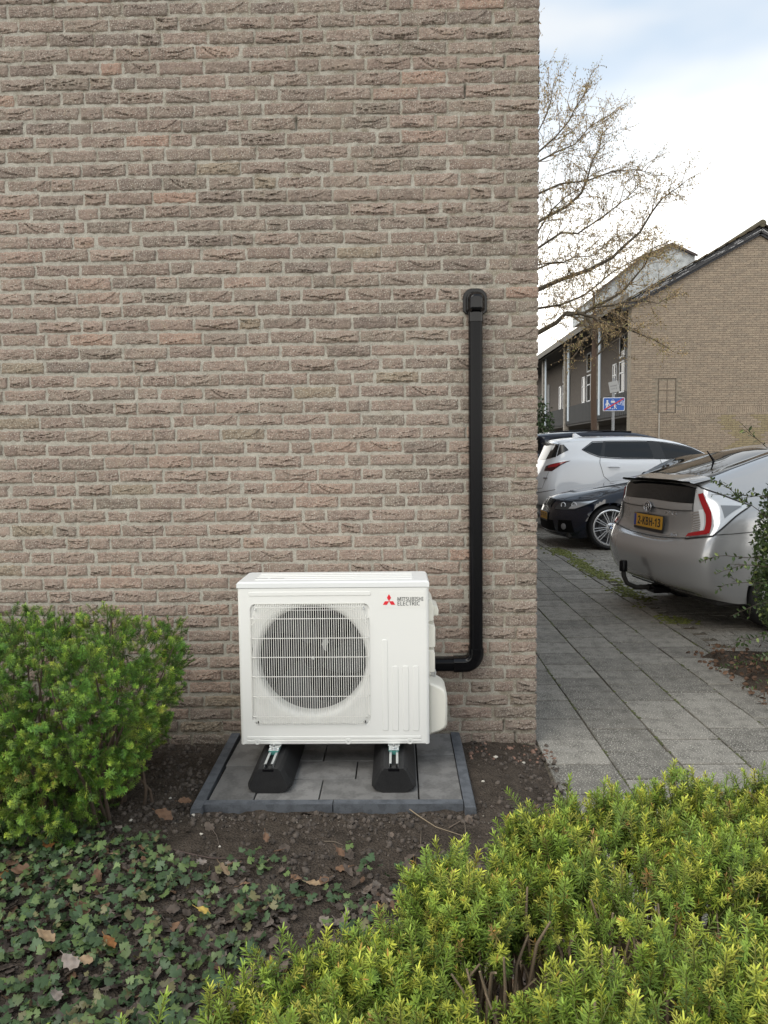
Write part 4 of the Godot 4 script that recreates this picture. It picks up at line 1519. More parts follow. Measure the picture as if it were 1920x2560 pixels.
func limb_paths() -> Array:
	return [
		[V(2.83, 4.63, -12.00), V(3.28, 4.84, -11.95), V(3.84, 5.01, -11.90), V(4.28, 5.19, -11.85), V(4.49, 5.42, -11.80), V(4.75, 5.71, -11.75), V(4.98, 6.02, -11.70), V(5.15, 6.27, -11.65), V(5.32, 6.41, -11.60), V(5.52, 6.53, -11.55)],
		[V(2.94, 6.15, -12.60), V(3.55, 6.49, -12.70), V(3.87, 6.78, -12.80), V(4.04, 7.10, -12.90), V(4.15, 7.46, -13.00), V(4.29, 7.76, -13.10), V(4.41, 8.09, -13.20), V(4.52, 8.25, -13.30)],
		[V(2.79, 7.20, -11.80), V(3.10, 7.44, -11.72), V(3.31, 7.75, -11.64), V(3.45, 7.98, -11.56), V(3.65, 8.21, -11.48)],
		[V(2.90, 6.63, -12.40), V(3.38, 6.83, -12.50), V(3.99, 6.97, -12.60), V(4.49, 7.14, -12.70), V(4.93, 7.23, -12.80), V(5.35, 7.14, -12.90)],
		[V(2.74, 5.37, -11.50), V(3.16, 5.57, -11.38), V(3.40, 5.56, -11.27), V(3.86, 5.79, -11.15), V(4.25, 6.06, -11.03), V(4.50, 6.25, -10.92)],
		[V(2.76, 3.75, -11.60), V(3.05, 3.95, -11.52), V(3.28, 4.09, -11.44), V(3.61, 4.07, -11.35), V(3.81, 4.13, -11.27), V(4.08, 4.33, -11.19), V(4.27, 4.44, -11.11), V(4.48, 4.63, -11.03), V(4.60, 4.86, -10.95), V(4.76, 5.12, -10.86), V(4.99, 5.20, -10.78)],
		[V(3.27, 4.06, -11.40), V(3.50, 4.04, -11.33), V(3.73, 4.00, -11.27), V(3.87, 3.88, -11.20), V(4.07, 3.81, -11.13), V(4.26, 3.72, -11.07), V(4.51, 3.63, -11.00), V(4.78, 3.49, -10.93), V(5.05, 3.32, -10.87)],
		[V(3.74, 4.08, -11.00), V(4.01, 4.16, -10.95), V(4.21, 4.19, -10.90), V(4.53, 4.20, -10.85), V(4.85, 4.16, -10.80), V(5.12, 4.30, -10.75)],
		[V(2.89, 4.36, -12.30), V(3.37, 4.46, -12.39), V(3.82, 4.61, -12.47), V(4.16, 4.80, -12.56), V(4.47, 5.10, -12.65), V(4.85, 5.32, -12.74), V(5.22, 5.48, -12.83), V(5.55, 5.59, -12.91)],
		[V(2.86, 7.80, -12.20), V(3.01, 8.11, -12.27), V(3.11, 8.36, -12.35), V(3.21, 8.84, -12.42)],
		[V(2.98, 5.24, -12.80), V(3.26, 5.38, -12.86), V(3.51, 5.37, -12.91), V(3.80, 5.47, -12.97), V(4.18, 5.54, -13.03), V(4.61, 5.94, -13.09), V(5.05, 6.07, -13.14)],
		[V(2.78, 5.04, -11.70), V(3.12, 5.09, -11.64), V(3.27, 5.06, -11.58), V(3.35, 4.86, -11.52), V(3.52, 4.66, -11.46)],
		[V(2.84, 7.18, -12.10), V(3.26, 7.35, -12.20), V(3.63, 7.57, -12.30), V(3.94, 7.92, -12.40), V(4.25, 8.12, -12.50)],
		[V(3.60, 4.03, -11.30), V(3.74, 3.83, -11.20), V(3.69, 3.63, -11.10), V(3.50, 3.49, -11.00), V(3.32, 3.26, -10.90)],
	]

func bud_shape() -> ArrayMesh:
	var g := Geo.new()
	# opening bud: slim pointed leaf hanging from its stalk, folded along the middle
	for s in [-1.0, 1.0]:
		var p := [Vector3(0, 0, 0), Vector3(s * 0.0085, -0.013, 0.004), Vector3(s * 0.007, -0.028, 0.004), Vector3(0, -0.042, 0), Vector3(0, -0.018, -0.003)]
		var nn := Vector3(s * 0.4, 0.2, 1)
		var a := g.vert(p[0], nn)
		for k in range(1, 5): g.vert(p[k], nn)
		g.tri(a, a + 1, a + 4); g.tri(a + 1, a + 2, a + 4); g.tri(a + 2, a + 3, a + 4)
	return g.mesh()

func scatter(called: String, me: Mesh, m: Material, xfs: Array, cols: Array, parent: Node3D) -> MultiMeshInstance3D:
	var mm := MultiMesh.new()
	mm.transform_format = MultiMesh.TRANSFORM_3D
	mm.use_colors = true
	mm.mesh = me
	mm.instance_count = xfs.size()
	for i in xfs.size():
		mm.set_instance_transform(i, xfs[i])
		mm.set_instance_color(i, cols[i])
	var o := MultiMeshInstance3D.new()
	o.name = numbered(called) if parent == self else called
	o.multimesh = mm
	o.material_override = m
	parent.add_child(o, true)
	return o

func twiggy(path: Array, rad0: float, r: RandomNumberGenerator, wood: Geo, buds: Array, dens: float, from := 0) -> void:
	# side shoots along a limb, then fine twigs with buds
	var m := path.size()
	for i in range(from, m - 1):
		var seg: Vector3 = path[i + 1] - path[i]
		var n := int(ceil(seg.length() * dens))
		for k in n:
			var t := (k + r.randf()) / n
			var p: Vector3 = path[i] + seg * t
			var along := seg.normalized()
			var side := Vector3(r.randfn(), r.randfn() * 0.8 + 0.15, r.randfn()).normalized()
			var dir := (along * 0.75 + side * 0.8).normalized()
			var far := float(i) / m
			var len := r.randf_range(0.35, 1.05) * (1.0 - 0.45 * far)
			var pts := [p]
			var rr_ := []
			var q := p
			var steps := 5
			for s in steps:
				dir = (dir + Vector3(r.randfn() * 0.22, r.randfn() * 0.16 + 0.03, r.randfn() * 0.22)).normalized()
				q += dir * len / steps
				pts.append(q)
			for s in steps + 1:
				rr_.append(lerpf(minf(rad0 * 0.35, 0.008), 0.0022, float(s) / steps))
			wood.tube(pts, rr_, 4, false)
			for s in range(1, steps + 1):
				for w in (2 if s < steps else 3):
					var td := (dir + Vector3(r.randfn() * 0.8, r.randfn() * 0.65, r.randfn() * 0.8)).normalized()
					var tl := r.randf_range(0.10, 0.34)
					var a: Vector3 = pts[s]
					var b := a + td * tl * 0.5 + Vector3(0, r.randf_range(-0.01, 0.02), 0)
					var c := a + td * tl + Vector3(0, r.randf_range(-0.03, 0.03), 0)
					wood.tube([a, b, c], [0.0021, 0.0018, 0.0013], 3, false)
					var nb := r.randi_range(3, 6)
					for e in nb:
						var tt := (e + 0.6) / nb
						var bp := a.lerp(b, tt * 2.0) if tt < 0.5 else b.lerp(c, tt * 2.0 - 1.0)
						var s2 := r.randf_range(0.6, 1.25)
						buds.append(Transform3D(Basis.from_euler(Vector3(r.randfn() * 0.6, r.randf() * TAU, r.randfn() * 0.9)).scaled(Vector3(s2, s2, s2)), bp))

func build_tree() -> void:
	var r := rng_of(81)
	var t := thing("bare_tree", "large tree with bare spreading limbs and opening buds behind the house corner", "tree")
	var bark := tri_tex(mat(lin(0.125, 0.105, 0.08), 0.95), TX.bark, 3.0, TX.fine, 0.6)
	var trunk_path := [V(1.25, -0.05, -12.1), V(1.3, 1.2, -12.1), V(1.35, 2.6, -12.1), V(1.3, 4.2, -12.15), V(1.45, 5.6, -12.2), V(1.5, 7.0, -12.2), V(1.6, 8.6, -12.2)]
	var g := Geo.new()
	g.tube(trunk_path, [0.27, 0.21, 0.19, 0.16, 0.13, 0.09, 0.04], 14)
	put(g, "trunk", bark, t)
	var paths := limb_paths()
	var starts := [V(1.32, 3.9, -12.13), V(1.42, 5.2, -12.2), V(1.5, 6.6, -12.2), V(1.45, 5.8, -12.2), V(1.40, 4.6, -12.15), V(1.34, 3.1, -12.1), null, null, V(1.33, 3.5, -12.12), V(1.5, 6.9, -12.2), V(1.36, 4.3, -12.15), V(1.35, 4.4, -12.15), V(1.48, 6.3, -12.2), null]
	var rad := [0.060, 0.045, 0.030, 0.034, 0.036, 0.062, 0.030, 0.020, 0.034, 0.020, 0.028, 0.018, 0.028, 0.016]
	var wood := Geo.new()
	var buds := []
	for k in paths.size():
		var p: Array = paths[k]
		var full := p.duplicate()
		if starts[k] != null:
			var m: Vector3 = (starts[k] + p[0]) * 0.5 + Vector3(0, 0.05, 0)
			full = [starts[k], m] + p
		# finer, slightly kinked curve
		var c := Curve3D.new()
		for q in full: c.add_point(q)
		var fine := []
		var rads := []
		for i in full.size():
			fine.append(full[i] + Vector3(r.randfn(), r.randfn(), r.randfn()) * 0.02)
			rads.append(lerpf(rad[k], 0.006, pow(float(i) / (full.size() - 1), 0.8)))
		g = Geo.new()
		g.tube(fine, rads, 8)
		put(g, "limb", bark, t)
		twiggy(fine, rad[k], r, wood, buds, 11.0 if k not in [6, 7, 13] else 6.5, 2 if starts[k] != null else 0)
	# limbs on the tree's far and near sides, along the house
	var q0 := Vector3(1.4, 0, -12.15)
	for k in [0, 1, 2, 3, 5, 8]:
		for ang in [1.75, -1.75]:
			var turned := []
			var rads := []
			var src: Array = [starts[k]] + paths[k]
			for i in src.size():
				var d: Vector3 = (src[i] - q0) * Vector3(0.8, 1, 0.8)
				turned.append(q0 + d.rotated(Vector3.UP, ang + k * 0.05) + Vector3(0.25 * i / src.size(), r.randf_range(-0.1, 0.2), 0))
				rads.append(lerpf(rad[k], 0.006, pow(float(i) / (src.size() - 1), 0.8)))
			g = Geo.new()
			g.tube(turned, rads, 8)
			put(g, "limb", bark, t)
			twiggy(turned, rad[k], r, wood, buds, 5.0, 1)
	var pit := Geo.new()
	pit.box(Vector3(1.28, 0.004, -12.1), Vector3(1.0, 0.03, 1.0), 0.008)
	put(pit, "tree_pit_soil", M.soil, t)
	put(wood, "twigs", mat(lin(0.24, 0.185, 0.13), 0.9), t).set_meta("kind", "stuff")
	var cols := []
	for k in buds.size():
		var q := r.randf_range(0.7, 1.25)
		cols.append(Color(0.50 * q, 0.37 * q, 0.20 * q) if r.randf() < 0.75 else Color(0.38 * q, 0.35 * q, 0.15 * q))
	var bm := mat(Color.WHITE, 0.8)
	bm.vertex_color_use_as_albedo = true
	bm.backlight_enabled = true
	bm.backlight = Color(0.5, 0.45, 0.3)
	stuff(scatter("buds", bud_shape(), bm, buds, cols, t))
	# slender stem nearer the row of houses
	var y := thing("slender_tree", "slender tree with flaking reddish brown stem beside the traffic sign", "tree", Vector3(5.24, 0, -17))
	g = Geo.new()
	g.tube([V(0, -0.05, 0), V(0.02, 1.5, 0), V(-0.02, 3.0, 0), V(0.0, 4.6, 0), V(-0.05, 5.6, 0.05)], [0.11, 0.085, 0.075, 0.06, 0.03], 10)
	put(g, "trunk", tri_tex(mat(lin(0.15, 0.10, 0.075), 0.95), TX.bark, 4.0, TX.fine, 0.8), y)
	wood = Geo.new()
	buds = []
	for k in 6:
		var a := TAU * k / 6.0
		var p0 := V(0, 3.9 + 0.2 * k, 0)
		var path := [p0, p0 + Vector3(cos(a) * 0.4, 0.35, sin(a) * 0.4), p0 + Vector3(cos(a) * 0.8, 0.6, sin(a) * 0.8), p0 + Vector3(cos(a) * 1.1, 0.95, sin(a) * 1.1)]
		g = Geo.new()
		g.tube(path, [0.025, 0.018, 0.012, 0.005], 6)
		put(g, "limb", bark, y)
		twiggy(path, 0.02, r, wood, buds, 4.0)
	put(wood, "twigs", mat(lin(0.10, 0.078, 0.055), 0.9), y).set_meta("kind", "stuff")
	cols = []
	for k in buds.size(): cols.append(Color(0.27, 0.20, 0.10))
	stuff(scatter("buds", bud_shape(), bm, buds, cols, y))
	# dark evergreen shrub by the corner of our house
	var ev := thing("evergreen_shrub", "dark green leafy shrub peeping past the house corner behind the cars", "shrub", Vector3(3.45, 0, -15.6))
	var xf := []
	cols = []
	for k in 2600:
		var d := Vector3(r.randfn(), r.randfn(), r.randfn()).normalized() * pow(r.randf(), 0.33)
		var p := Vector3(d.x * 0.55, 1.45 + d.y * 1.4, d.z * 0.5) * Vector3(1.0, 1.0, 1.0)
		xf.append(Transform3D(Basis.from_euler(Vector3(r.randfn(), r.randf() * TAU, r.randfn())).scaled(Vector3.ONE * r.randf_range(1.6, 3.0)), p))
		var q := r.randf_range(0.6, 1.3)
		cols.append(Color(0.05 * q, 0.085 * q, 0.03 * q))
	g = Geo.new()
	g.tube([V(0, 0, 0), V(0.02, 1.0, 0), V(0, 2.4, 0)], [0.05, 0.035, 0.012], 8)
	put(g, "stem", bark, ev)
	stuff(scatter("foliage", bud_shape(), bm, xf, cols, ev))

# ---------------------------------------------------------------- plants
func needle(g: Geo, at: Vector3, dir: Vector3, up: Vector3, len: float, wid: float, c: Color) -> void:
	var side := dir.cross(up).normalized() * wid * 0.5
	var nn := side.cross(dir).normalized()
	if nn.dot(up) < 0.0: nn = -nn
	g.col = c
	# flat blade: narrow foot, even width, short point, bowed a little
	var m1 := at + dir * len * 0.22 + nn * len * 0.03
	var m2 := at + dir * len * 0.80 + nn * len * 0.02
	var a := g.vert(at, nn)
	g.vert(m1 + side, nn + side * 90.0)
	g.vert(m1 - side, nn - side * 90.0)
	g.vert(m2 + side * 0.85, nn + side * 90.0)
	g.vert(m2 - side * 0.85, nn - side * 90.0)
	g.vert(at + dir * len - nn * len * 0.03, nn)
	g.tri(a, a + 1, a + 2)
	g.tri(a + 1, a + 3, a + 4); g.tri(a + 1, a + 4, a + 2)
	g.tri(a + 3, a + 5, a + 4)

func yew_shoot(sd: int, L: float, n: int, nl: float, flat: float, tip: Color, base: Color) -> ArrayMesh:
	var r := rng_of(sd)
	var g := Geo.new()
	g.col = base.lerp(Color(0.16, 0.10, 0.05), 0.5)
	var bend := Vector3(r.randfn() * 0.12, 1, r.randfn() * 0.12)
	var axis := func(t: float) -> Vector3:
		return Vector3(bend.x * t * t, t, bend.z * t * t) * L
	g.tube([axis.call(0.0), axis.call(0.5), axis.call(1.0)], [0.0022, 0.0017, 0.0009], 4, false)
	for k in n:
		var t := 0.10 + 0.90 * (k + r.randf() * 0.6) / n
		var a := k * 2.399 + r.randfn() * 0.2
		var out := Vector3(cos(a), 0, sin(a) * flat).normalized()
		var lift := lerpf(0.22, 1.25, pow(t, 3.0)) + r.randfn() * 0.16
		var dir := (out + Vector3.UP * lift).normalized()
		var c := base.lerp(tip, clampf(pow(t, 1.6) + r.randfn() * 0.12, 0.0, 1.0))
		if t > 0.85 and r.randf() < 0.07: c = Color(0.42, 0.24, 0.06)
		var v := r.randf_range(0.8, 1.2)
		c = Color(c.r * v, c.g * v, c.b * v)
		needle(g, axis.call(t), dir, (Vector3.UP - out * 0.6).normalized(), nl * r.randf_range(0.75, 1.15) * (1.0 - 0.35 * pow(t, 4.0)), nl * 0.135, c)
	return g.mesh()

func leaf_mat(rough := 0.55, back := Color(0.35, 0.42, 0.12)) -> StandardMaterial3D:
	var m := mat(Color.WHITE, rough, 0.0, 0.45)
	m.vertex_color_use_as_albedo = true
	m.backlight_enabled = true
	m.backlight = back
	return m

func aim(dir: Vector3, spin: float, s: float) -> Basis:
	var y := dir.normalized()
	var x := y.cross(Vector3(0.31, 0.17, 0.93)).normalized()
	var z := x.cross(y)
	return Basis(x, y, z) * Basis(Vector3.UP, spin).scaled(Vector3.ONE * s)

func make_shoots() -> void:
	var tip := Color(0.52, 0.56, 0.080)
	var mid := Color(0.26, 0.375, 0.055)
	var old := Color(0.120, 0.205, 0.040)
	var dry := Color(0.36, 0.20, 0.075)
	M.shoot = [
		yew_shoot(1, 0.095, 56, 0.024, 1.0, tip, old), yew_shoot(2, 0.080, 46, 0.022, 0.8, tip, mid),
		yew_shoot(3, 0.115, 58, 0.024, 0.55, mid, old), yew_shoot(4, 0.055, 40, 0.021, 1.0, tip, old),
		yew_shoot(5, 0.090, 50, 0.023, 0.30, mid, old), yew_shoot(6, 0.070, 34, 0.026, 0.6, mid, old),
		yew_shoot(7, 0.100, 44, 0.020, 0.9, tip.lerp(dry, 0.25), old), yew_shoot(8, 0.065, 48, 0.019, 1.0, mid, old),
		yew_shoot(9, 0.085, 30, 0.022, 0.7, dry, old.lerp(dry, 0.3))]
	M.yew = leaf_mat()
	M.twig = tri_tex(mat(lin(0.33, 0.25, 0.175), 0.9), TX.bark, 9.0)

func spread(shoots: Array, cols: Array, parent: Node3D) -> void:
	# one MultiMesh for each kind of shoot
	for k in M.shoot.size():
		var xf := []
		var cc := []
		for i in shoots.size():
			# the dry kind is rare
			if (i * 7 + i / 5) % 41 % M.shoot.size() == k and (k < 8 or i % 3 == 0) or (k == 3 and (i * 7 + i / 5) % 41 % M.shoot.size() == 8 and i % 3 != 0):
				xf.append(shoots[i]); cc.append(cols[i])
		stuff(scatter("foliage", M.shoot[k], M.yew, xf, cc, parent))

func build_hedge() -> void:
	var r := rng_of(91)
	var h := thing("yew_hedge", "bright yellow green yew hedge with bare stems across the front corner", "hedge")
	var poly := PackedVector2Array([Vector2(-0.68, 2.92), Vector2(-0.58, 2.66), Vector2(-0.46, 2.50), Vector2(-0.28, 2.34), Vector2(-0.06, 2.16), Vector2(0.12, 1.96), Vector2(0.30, 1.80), Vector2(0.55, 1.70), Vector2(0.85, 1.62), Vector2(1.35, 1.55), Vector2(1.75, 1.70), Vector2(1.75, 2.98), Vector2(-0.5, 2.98)])
	var gaps := fnl(95, 3.2, 2)
	var hn := fnl(96, 2.4, 2)
	var shoots := []
	var cols := []
	var wood := Geo.new()
	var made := 0
	var tries := 0
	while made < 2300 and tries < 30000:
		tries += 1
		var p := Vector2(r.randf_range(-0.72, 1.75), r.randf_range(1.54, 2.98))
		if not Geometry2D.is_point_in_polygon(p, poly): continue
		var gap := gaps.get_noise_2dv(p)
		# thinner in the middle, where the stems show
		var mid := exp(-pow((p.y - 2.28 + p.x * 0.14) / 0.15, 2.0)) * smoothstep(-0.05, 0.25, p.x)
		if r.randf() < clampf(0.10 + gap * 1.2 + mid * 0.8, 0.0, 0.95): continue
		made += 1
		var top := 0.445 + 0.045 * smoothstep(0.1, 0.9, p.x) + hn.get_noise_2dv(p) * 0.060 + r.randfn() * 0.020
		top -= 0.02 * clampf((-p.x - 0.20) / 0.4, 0.0, 1.0)
		var base := Vector3(p.x + r.randfn() * 0.05, 0.0, p.y + r.randfn() * 0.05)
		var head := Vector3(p.x, top, p.y)
		var k1 := base.lerp(head, 0.45) + Vector3(r.randfn() * 0.02, 0, r.randfn() * 0.02)
		var k2 := base.lerp(head, 0.78) + Vector3(r.randfn() * 0.016, 0, r.randfn() * 0.016)
		if made % 2 == 0: wood.tube([base, k1, k2, head], [0.0062, 0.0046, 0.0034, 0.0020], 5, false)
		var n := r.randi_range(7, 11)
		var tone := r.randf_range(0.80, 1.22)
		var yel := r.randf()
		for s in n:
			var t := 1.0 - pow(r.randf(), 1.2) * 0.42
			var at := k2.lerp(head, (t - 0.64) / 0.36)
			at = head + (k2 - head) * (1.0 - t) * 2.2
			var a := r.randf() * TAU
			var d := Vector3(cos(a) * r.randf_range(0.2, 0.95), r.randf_range(0.55, 1.2), sin(a) * r.randf_range(0.2, 0.95)).normalized()
			if s == 0: d = (Vector3.UP + Vector3(r.randfn(), 0, r.randfn()) * 0.15).normalized(); at = head
			shoots.append(Transform3D(aim(d, r.randf() * TAU, r.randf_range(0.55, 0.95)), at))
			var c := Color(1.0, 1.0, 1.0).lerp(Color(1.18, 1.02, 0.9), yel * 0.5)
			cols.append(Color(c.r * tone, c.g * tone, c.b * tone))
	# bare snapped stems that stand up between the clumps
	for k in 260:
		var p := Vector2(r.randf_range(0.1, 1.5), 2.24 + r.randfn() * 0.13)
		if not Geometry2D.is_point_in_polygon(p, poly): continue
		var a := Vector3(p.x, 0.08, p.y)
		var b := a + Vector3(r.randfn() * 0.03, r.randf_range(0.20, 0.38), r.randfn() * 0.03)
		var c := b + Vector3(r.randfn() * 0.03, r.randf_range(0.03, 0.09), r.randfn() * 0.03)
		wood.tube([a, a.lerp(b, 0.5) + Vector3(r.randfn() * 0.012, 0, r.randfn() * 0.012), b, c], [0.0058, 0.0048, 0.0036, 0.0022], 5, true)
	put(wood, "stems", M.twig, h).set_meta("kind", "stuff")
	spread(shoots, cols, h)

func build_bush() -> void:
	var r := rng_of(92)
	var h := thing("yew_bush", "clipped dark green yew bush against the brick wall beside the outdoor unit", "shrub")
	var lumps := fnl(97, 3.4, 3)
	var wood := Geo.new()
	var shoots := []
	var cols := []
	var c0 := Vector3(-1.64, 0.375, 0.72)
	var half := Vector3(0.76, 0.37, 0.47)
	var sdf := func(p: Vector3) -> float:
		var q := p - c0
		# leans in towards its foot on the side of the unit
		q.x += clampf(0.42 - p.y, 0.0, 0.5) * 0.55
		q.z += clampf(0.36 - p.y, 0.0, 0.5) * 0.10
		var e := Vector3(maxf(absf(q.x) - half.x + 0.16, 0.0), maxf(absf(q.y) - half.y + 0.13, 0.0), maxf(absf(q.z) - half.z + 0.16, 0.0))
		return e.length() - 0.14 + lumps.get_noise_3dv(p) * 0.085
	var made := 0
	var tries := 0
	while made < 7000 and tries < 260000:
		tries += 1
		var p := Vector3(r.randf_range(-2.5, -0.72), r.randf_range(0.02, 0.84), r.randf_range(0.12, 1.30))
		var d: float = sdf.call(p)
		if d > 0.0 or d < -0.15: continue
		if d < -0.07 and r.randf() < 0.55: continue
		if lumps.get_noise_3dv(p * 2.1 + Vector3(7, 0, 0)) > 0.20 and r.randf() < 0.85: continue
		made += 1
		var g := Vector3(sdf.call(p + Vector3(0.02, 0, 0)) - d, sdf.call(p + Vector3(0, 0.02, 0)) - d, sdf.call(p + Vector3(0, 0, 0.02)) - d)
		g = g.normalized() if g.length() > 1e-6 else Vector3.UP
		var dir := (g * 0.9 + Vector3.UP * 0.38 + Vector3(r.randfn(), r.randfn(), r.randfn()) * 0.45).normalized()
		var sz := r.randf_range(0.58, 0.92)
		shoots.append(Transform3D(aim(dir, r.randf() * TAU, sz).scaled_local(Vector3(1.0, 0.72, 1.0)), p - dir * 0.03))
		var yel := clampf(lumps.get_noise_3dv(p * 0.8) * 1.1 + r.randfn() * 0.22 + 0.18, 0.0, 0.95)
		var tone := r.randf_range(0.70, 1.15)
		var c := Color(0.50, 0.74, 0.60).lerp(Color(1.0, 1.0, 0.9), yel)
		cols.append(Color(c.r * tone, c.g * tone, c.b * tone))
		if made % 60 == 0:
			var root := Vector3(clampf(p.x, -2.3, -1.15) + r.randfn() * 0.06, 0.02, lerpf(p.z, 0.7, 0.6))
			var m := root.lerp(p, 0.55) + Vector3(r.randfn() * 0.03, 0.03, r.randfn() * 0.03)
			wood.tube([root, root.lerp(m, 0.5) + Vector3(r.randfn() * 0.015, 0, r.randfn() * 0.015), m, p], [0.008, 0.0062, 0.0045, 0.002], 5, false)
	put(wood, "stems", mat(lin(0.085, 0.06, 0.042), 0.9), h).set_meta("kind", "stuff")
	spread(shoots, cols, h)

func small_leaf(len: float, wid: float) -> ArrayMesh:
	var g := Geo.new()
	for s in [-1.0, 1.0]:
		var nn := Vector3(s * 0.35, 0, 1).normalized()
		var a := g.vert(Vector3.ZERO, nn)
		g.vert(Vector3(s * wid * 0.42, len * 0.30, -wid * 0.10), nn)
		g.vert(Vector3(s * wid * 0.46, len * 0.62, -wid * 0.12), nn)
		g.vert(Vector3(0, len, -wid * 0.08), nn)
		g.vert(Vector3(0, len * 0.5, 0.0), nn)
		g.tri(a, a + 1, a + 4); g.tri(a + 1, a + 2, a + 4); g.tri(a + 2, a + 3, a + 4)
	return g.mesh()

func build_side_shrub() -> void:
	var r := rng_of(93)
	var s := thing("arching_shrub", "dark small-leaved shrub with arching thorny shoots beside the silver car", "shrub", Vector3(2.55, 0, -1.15))
	var bed := Geo.new()
	bed.grid(40, 40, func(u, v):
		var z := lerpf(-0.50, 1.9, v)
		var x: float = lerpf(-0.42 + soil_noise.get_noise_2d(z * 4.0, 7.0) * 0.10, 2.4, u)
		var e := minf(u * 2.8, minf(z + 0.50, 1.9 - z))
		return Vector3(x, clampf(e * 0.8, 0.0, 0.05) + soil_noise.get_noise_2d(x * 2.0, z * 2.0) * 0.02 - 0.005, z), Vector3.UP)
	put(bed, "planting_soil", M.soil, s)
	var wood := Geo.new()
	var xf := []
	var cols := []
	var add := func(p: Vector3, d: Vector3) -> void:
		xf.append(Transform3D(aim(d, r.randf() * TAU, r.randf_range(0.7, 1.3)), p))
		var q := r.randf_range(0.55, 1.3)
		cols.append(Color(0.055 * q, 0.090 * q, 0.028 * q) if r.randf() < 0.86 else Color(0.16 * q, 0.20 * q, 0.06 * q))
	# long shoots: start, first heading, length
	var lead := [
		[V(0.15, 0.9, 0.1), V(-0.75, 0.75, 0.05), 0.95], [V(0.10, 0.75, 0.0), V(-0.85, 0.70, 0.15), 0.85], [V(0.05, 0.60, 0.1), V(-1.0, 0.48, 0.05), 0.72],
		[V(0.05, 0.50, 0.05), V(-0.95, 0.40, 0.1), 0.66], [V(0.0, 0.28, 0.2), V(-1.0, 0.22, 0.1), 0.62], [V(-0.05, 0.20, 0.25), V(-1.0, 0.10, 0.15), 0.52],
		[V(0.05, 0.62, -0.1), V(-0.7, 0.65, 0.2), 0.80], [V(0.0, 0.42, 0.1), V(-0.9, 0.55, 0.1), 0.60], [V(0.1, 1.0, 0.0), V(-0.6, 0.5, 0.0), 0.62], [V(-0.02, 0.12, 0.3), V(-0.9, 0.25, 0.2), 0.42]]
	for k in 46: lead.append([V(r.randf_range(0.12, 0.7), r.randf_range(0.05, 1.0), r.randf_range(-0.35, 0.6)), V(r.randf_range(-0.6, 0.4), r.randf_range(0.3, 1.0), r.randf_range(-0.5, 0.6)), r.randf_range(0.25, 0.6)])
	for q in lead:
		var p: Vector3 = q[0]
		var d: Vector3 = q[1].normalized()
		var pts := [Vector3(p.x * 0.4 + 0.1, 0.0, p.z * 0.5), p]
		var rad := [0.008, 0.005]
		var steps := 12
		for k in steps:
			d = (d + Vector3(r.randfn() * 0.10, -0.055 + r.randfn() * 0.09, r.randfn() * 0.10)).normalized()
			p += d * q[2] / steps
			pts.append(p)
			rad.append(lerpf(0.0038, 0.0012, float(k) / steps))
			for e in 3:
				var side := d.cross(Vector3(r.randfn(), r.randfn(), r.randfn())).normalized()
				var at: Vector3 = p - d * q[2] / steps * r.randf()
				add.call(at, (side + d * 0.4).normalized())
			if k > 2 and r.randf() < 0.5:
				var sd := (d + Vector3(r.randfn(), r.randfn() * 0.7, r.randfn()) * 0.8).normalized()
				var e2 := p + sd * r.randf_range(0.04, 0.13)
				wood.tube([p, (p + e2) * 0.5, e2], [0.002, 0.0016, 0.001], 4, false)
				for e in 6:
					var side := sd.cross(Vector3(r.randfn(), r.randfn(), r.randfn())).normalized()
					add.call(p.lerp(e2, (e + 0.5) / 6.0), (side + sd * 0.5).normalized())
		wood.tube(pts, rad, 5, false)
	for k in 60000:
		var d := Vector3(r.randfn(), r.randfn(), r.randfn()).normalized() * pow(r.randf(), 0.4)
		var p := Vector3(0.21 + d.x * 0.50, 0.72 + d.y * 0.82, 0.0 + d.z * 0.56)
		if lump2.get_noise_3dv(p) < -0.12: continue
		add.call(p, Vector3(r.randfn(), r.randfn() + 0.4, r.randfn()))
	put(wood, "stems", mat(lin(0.055, 0.042, 0.03), 0.9), s).set_meta("kind", "stuff")
	stuff(scatter("foliage", small_leaf(0.028, 0.014), leaf_mat(0.38, Color(0.2, 0.26, 0.08)), xf, cols, s))
	# litter of dry leaves at its foot
	xf = []
	cols = []
	for k in 700:
		var p := Vector3(-0.52 + absf(r.randfn()) * 0.35, 0.0, r.randf_range(-0.55, 1.6))
		p.y = clampf((p.x + 0.46) * 0.8, 0.002, 0.05) + 0.008
		xf.append(Transform3D(aim(Vector3(r.randfn(), r.randfn() * 0.25, r.randfn()), r.randf() * TAU, r.randf_range(0.5, 1.3)), p))
		var q := r.randf_range(0.5, 1.3)
		cols.append(Color(0.16 * q, 0.095 * q, 0.06 * q))
	stuff(scatter("fallen_leaves", small_leaf(0.035, 0.022), leaf_mat(0.8, Color(0.1, 0.07, 0.04)), xf, cols, s))

var lump2 := fnl(98, 4.2, 2)

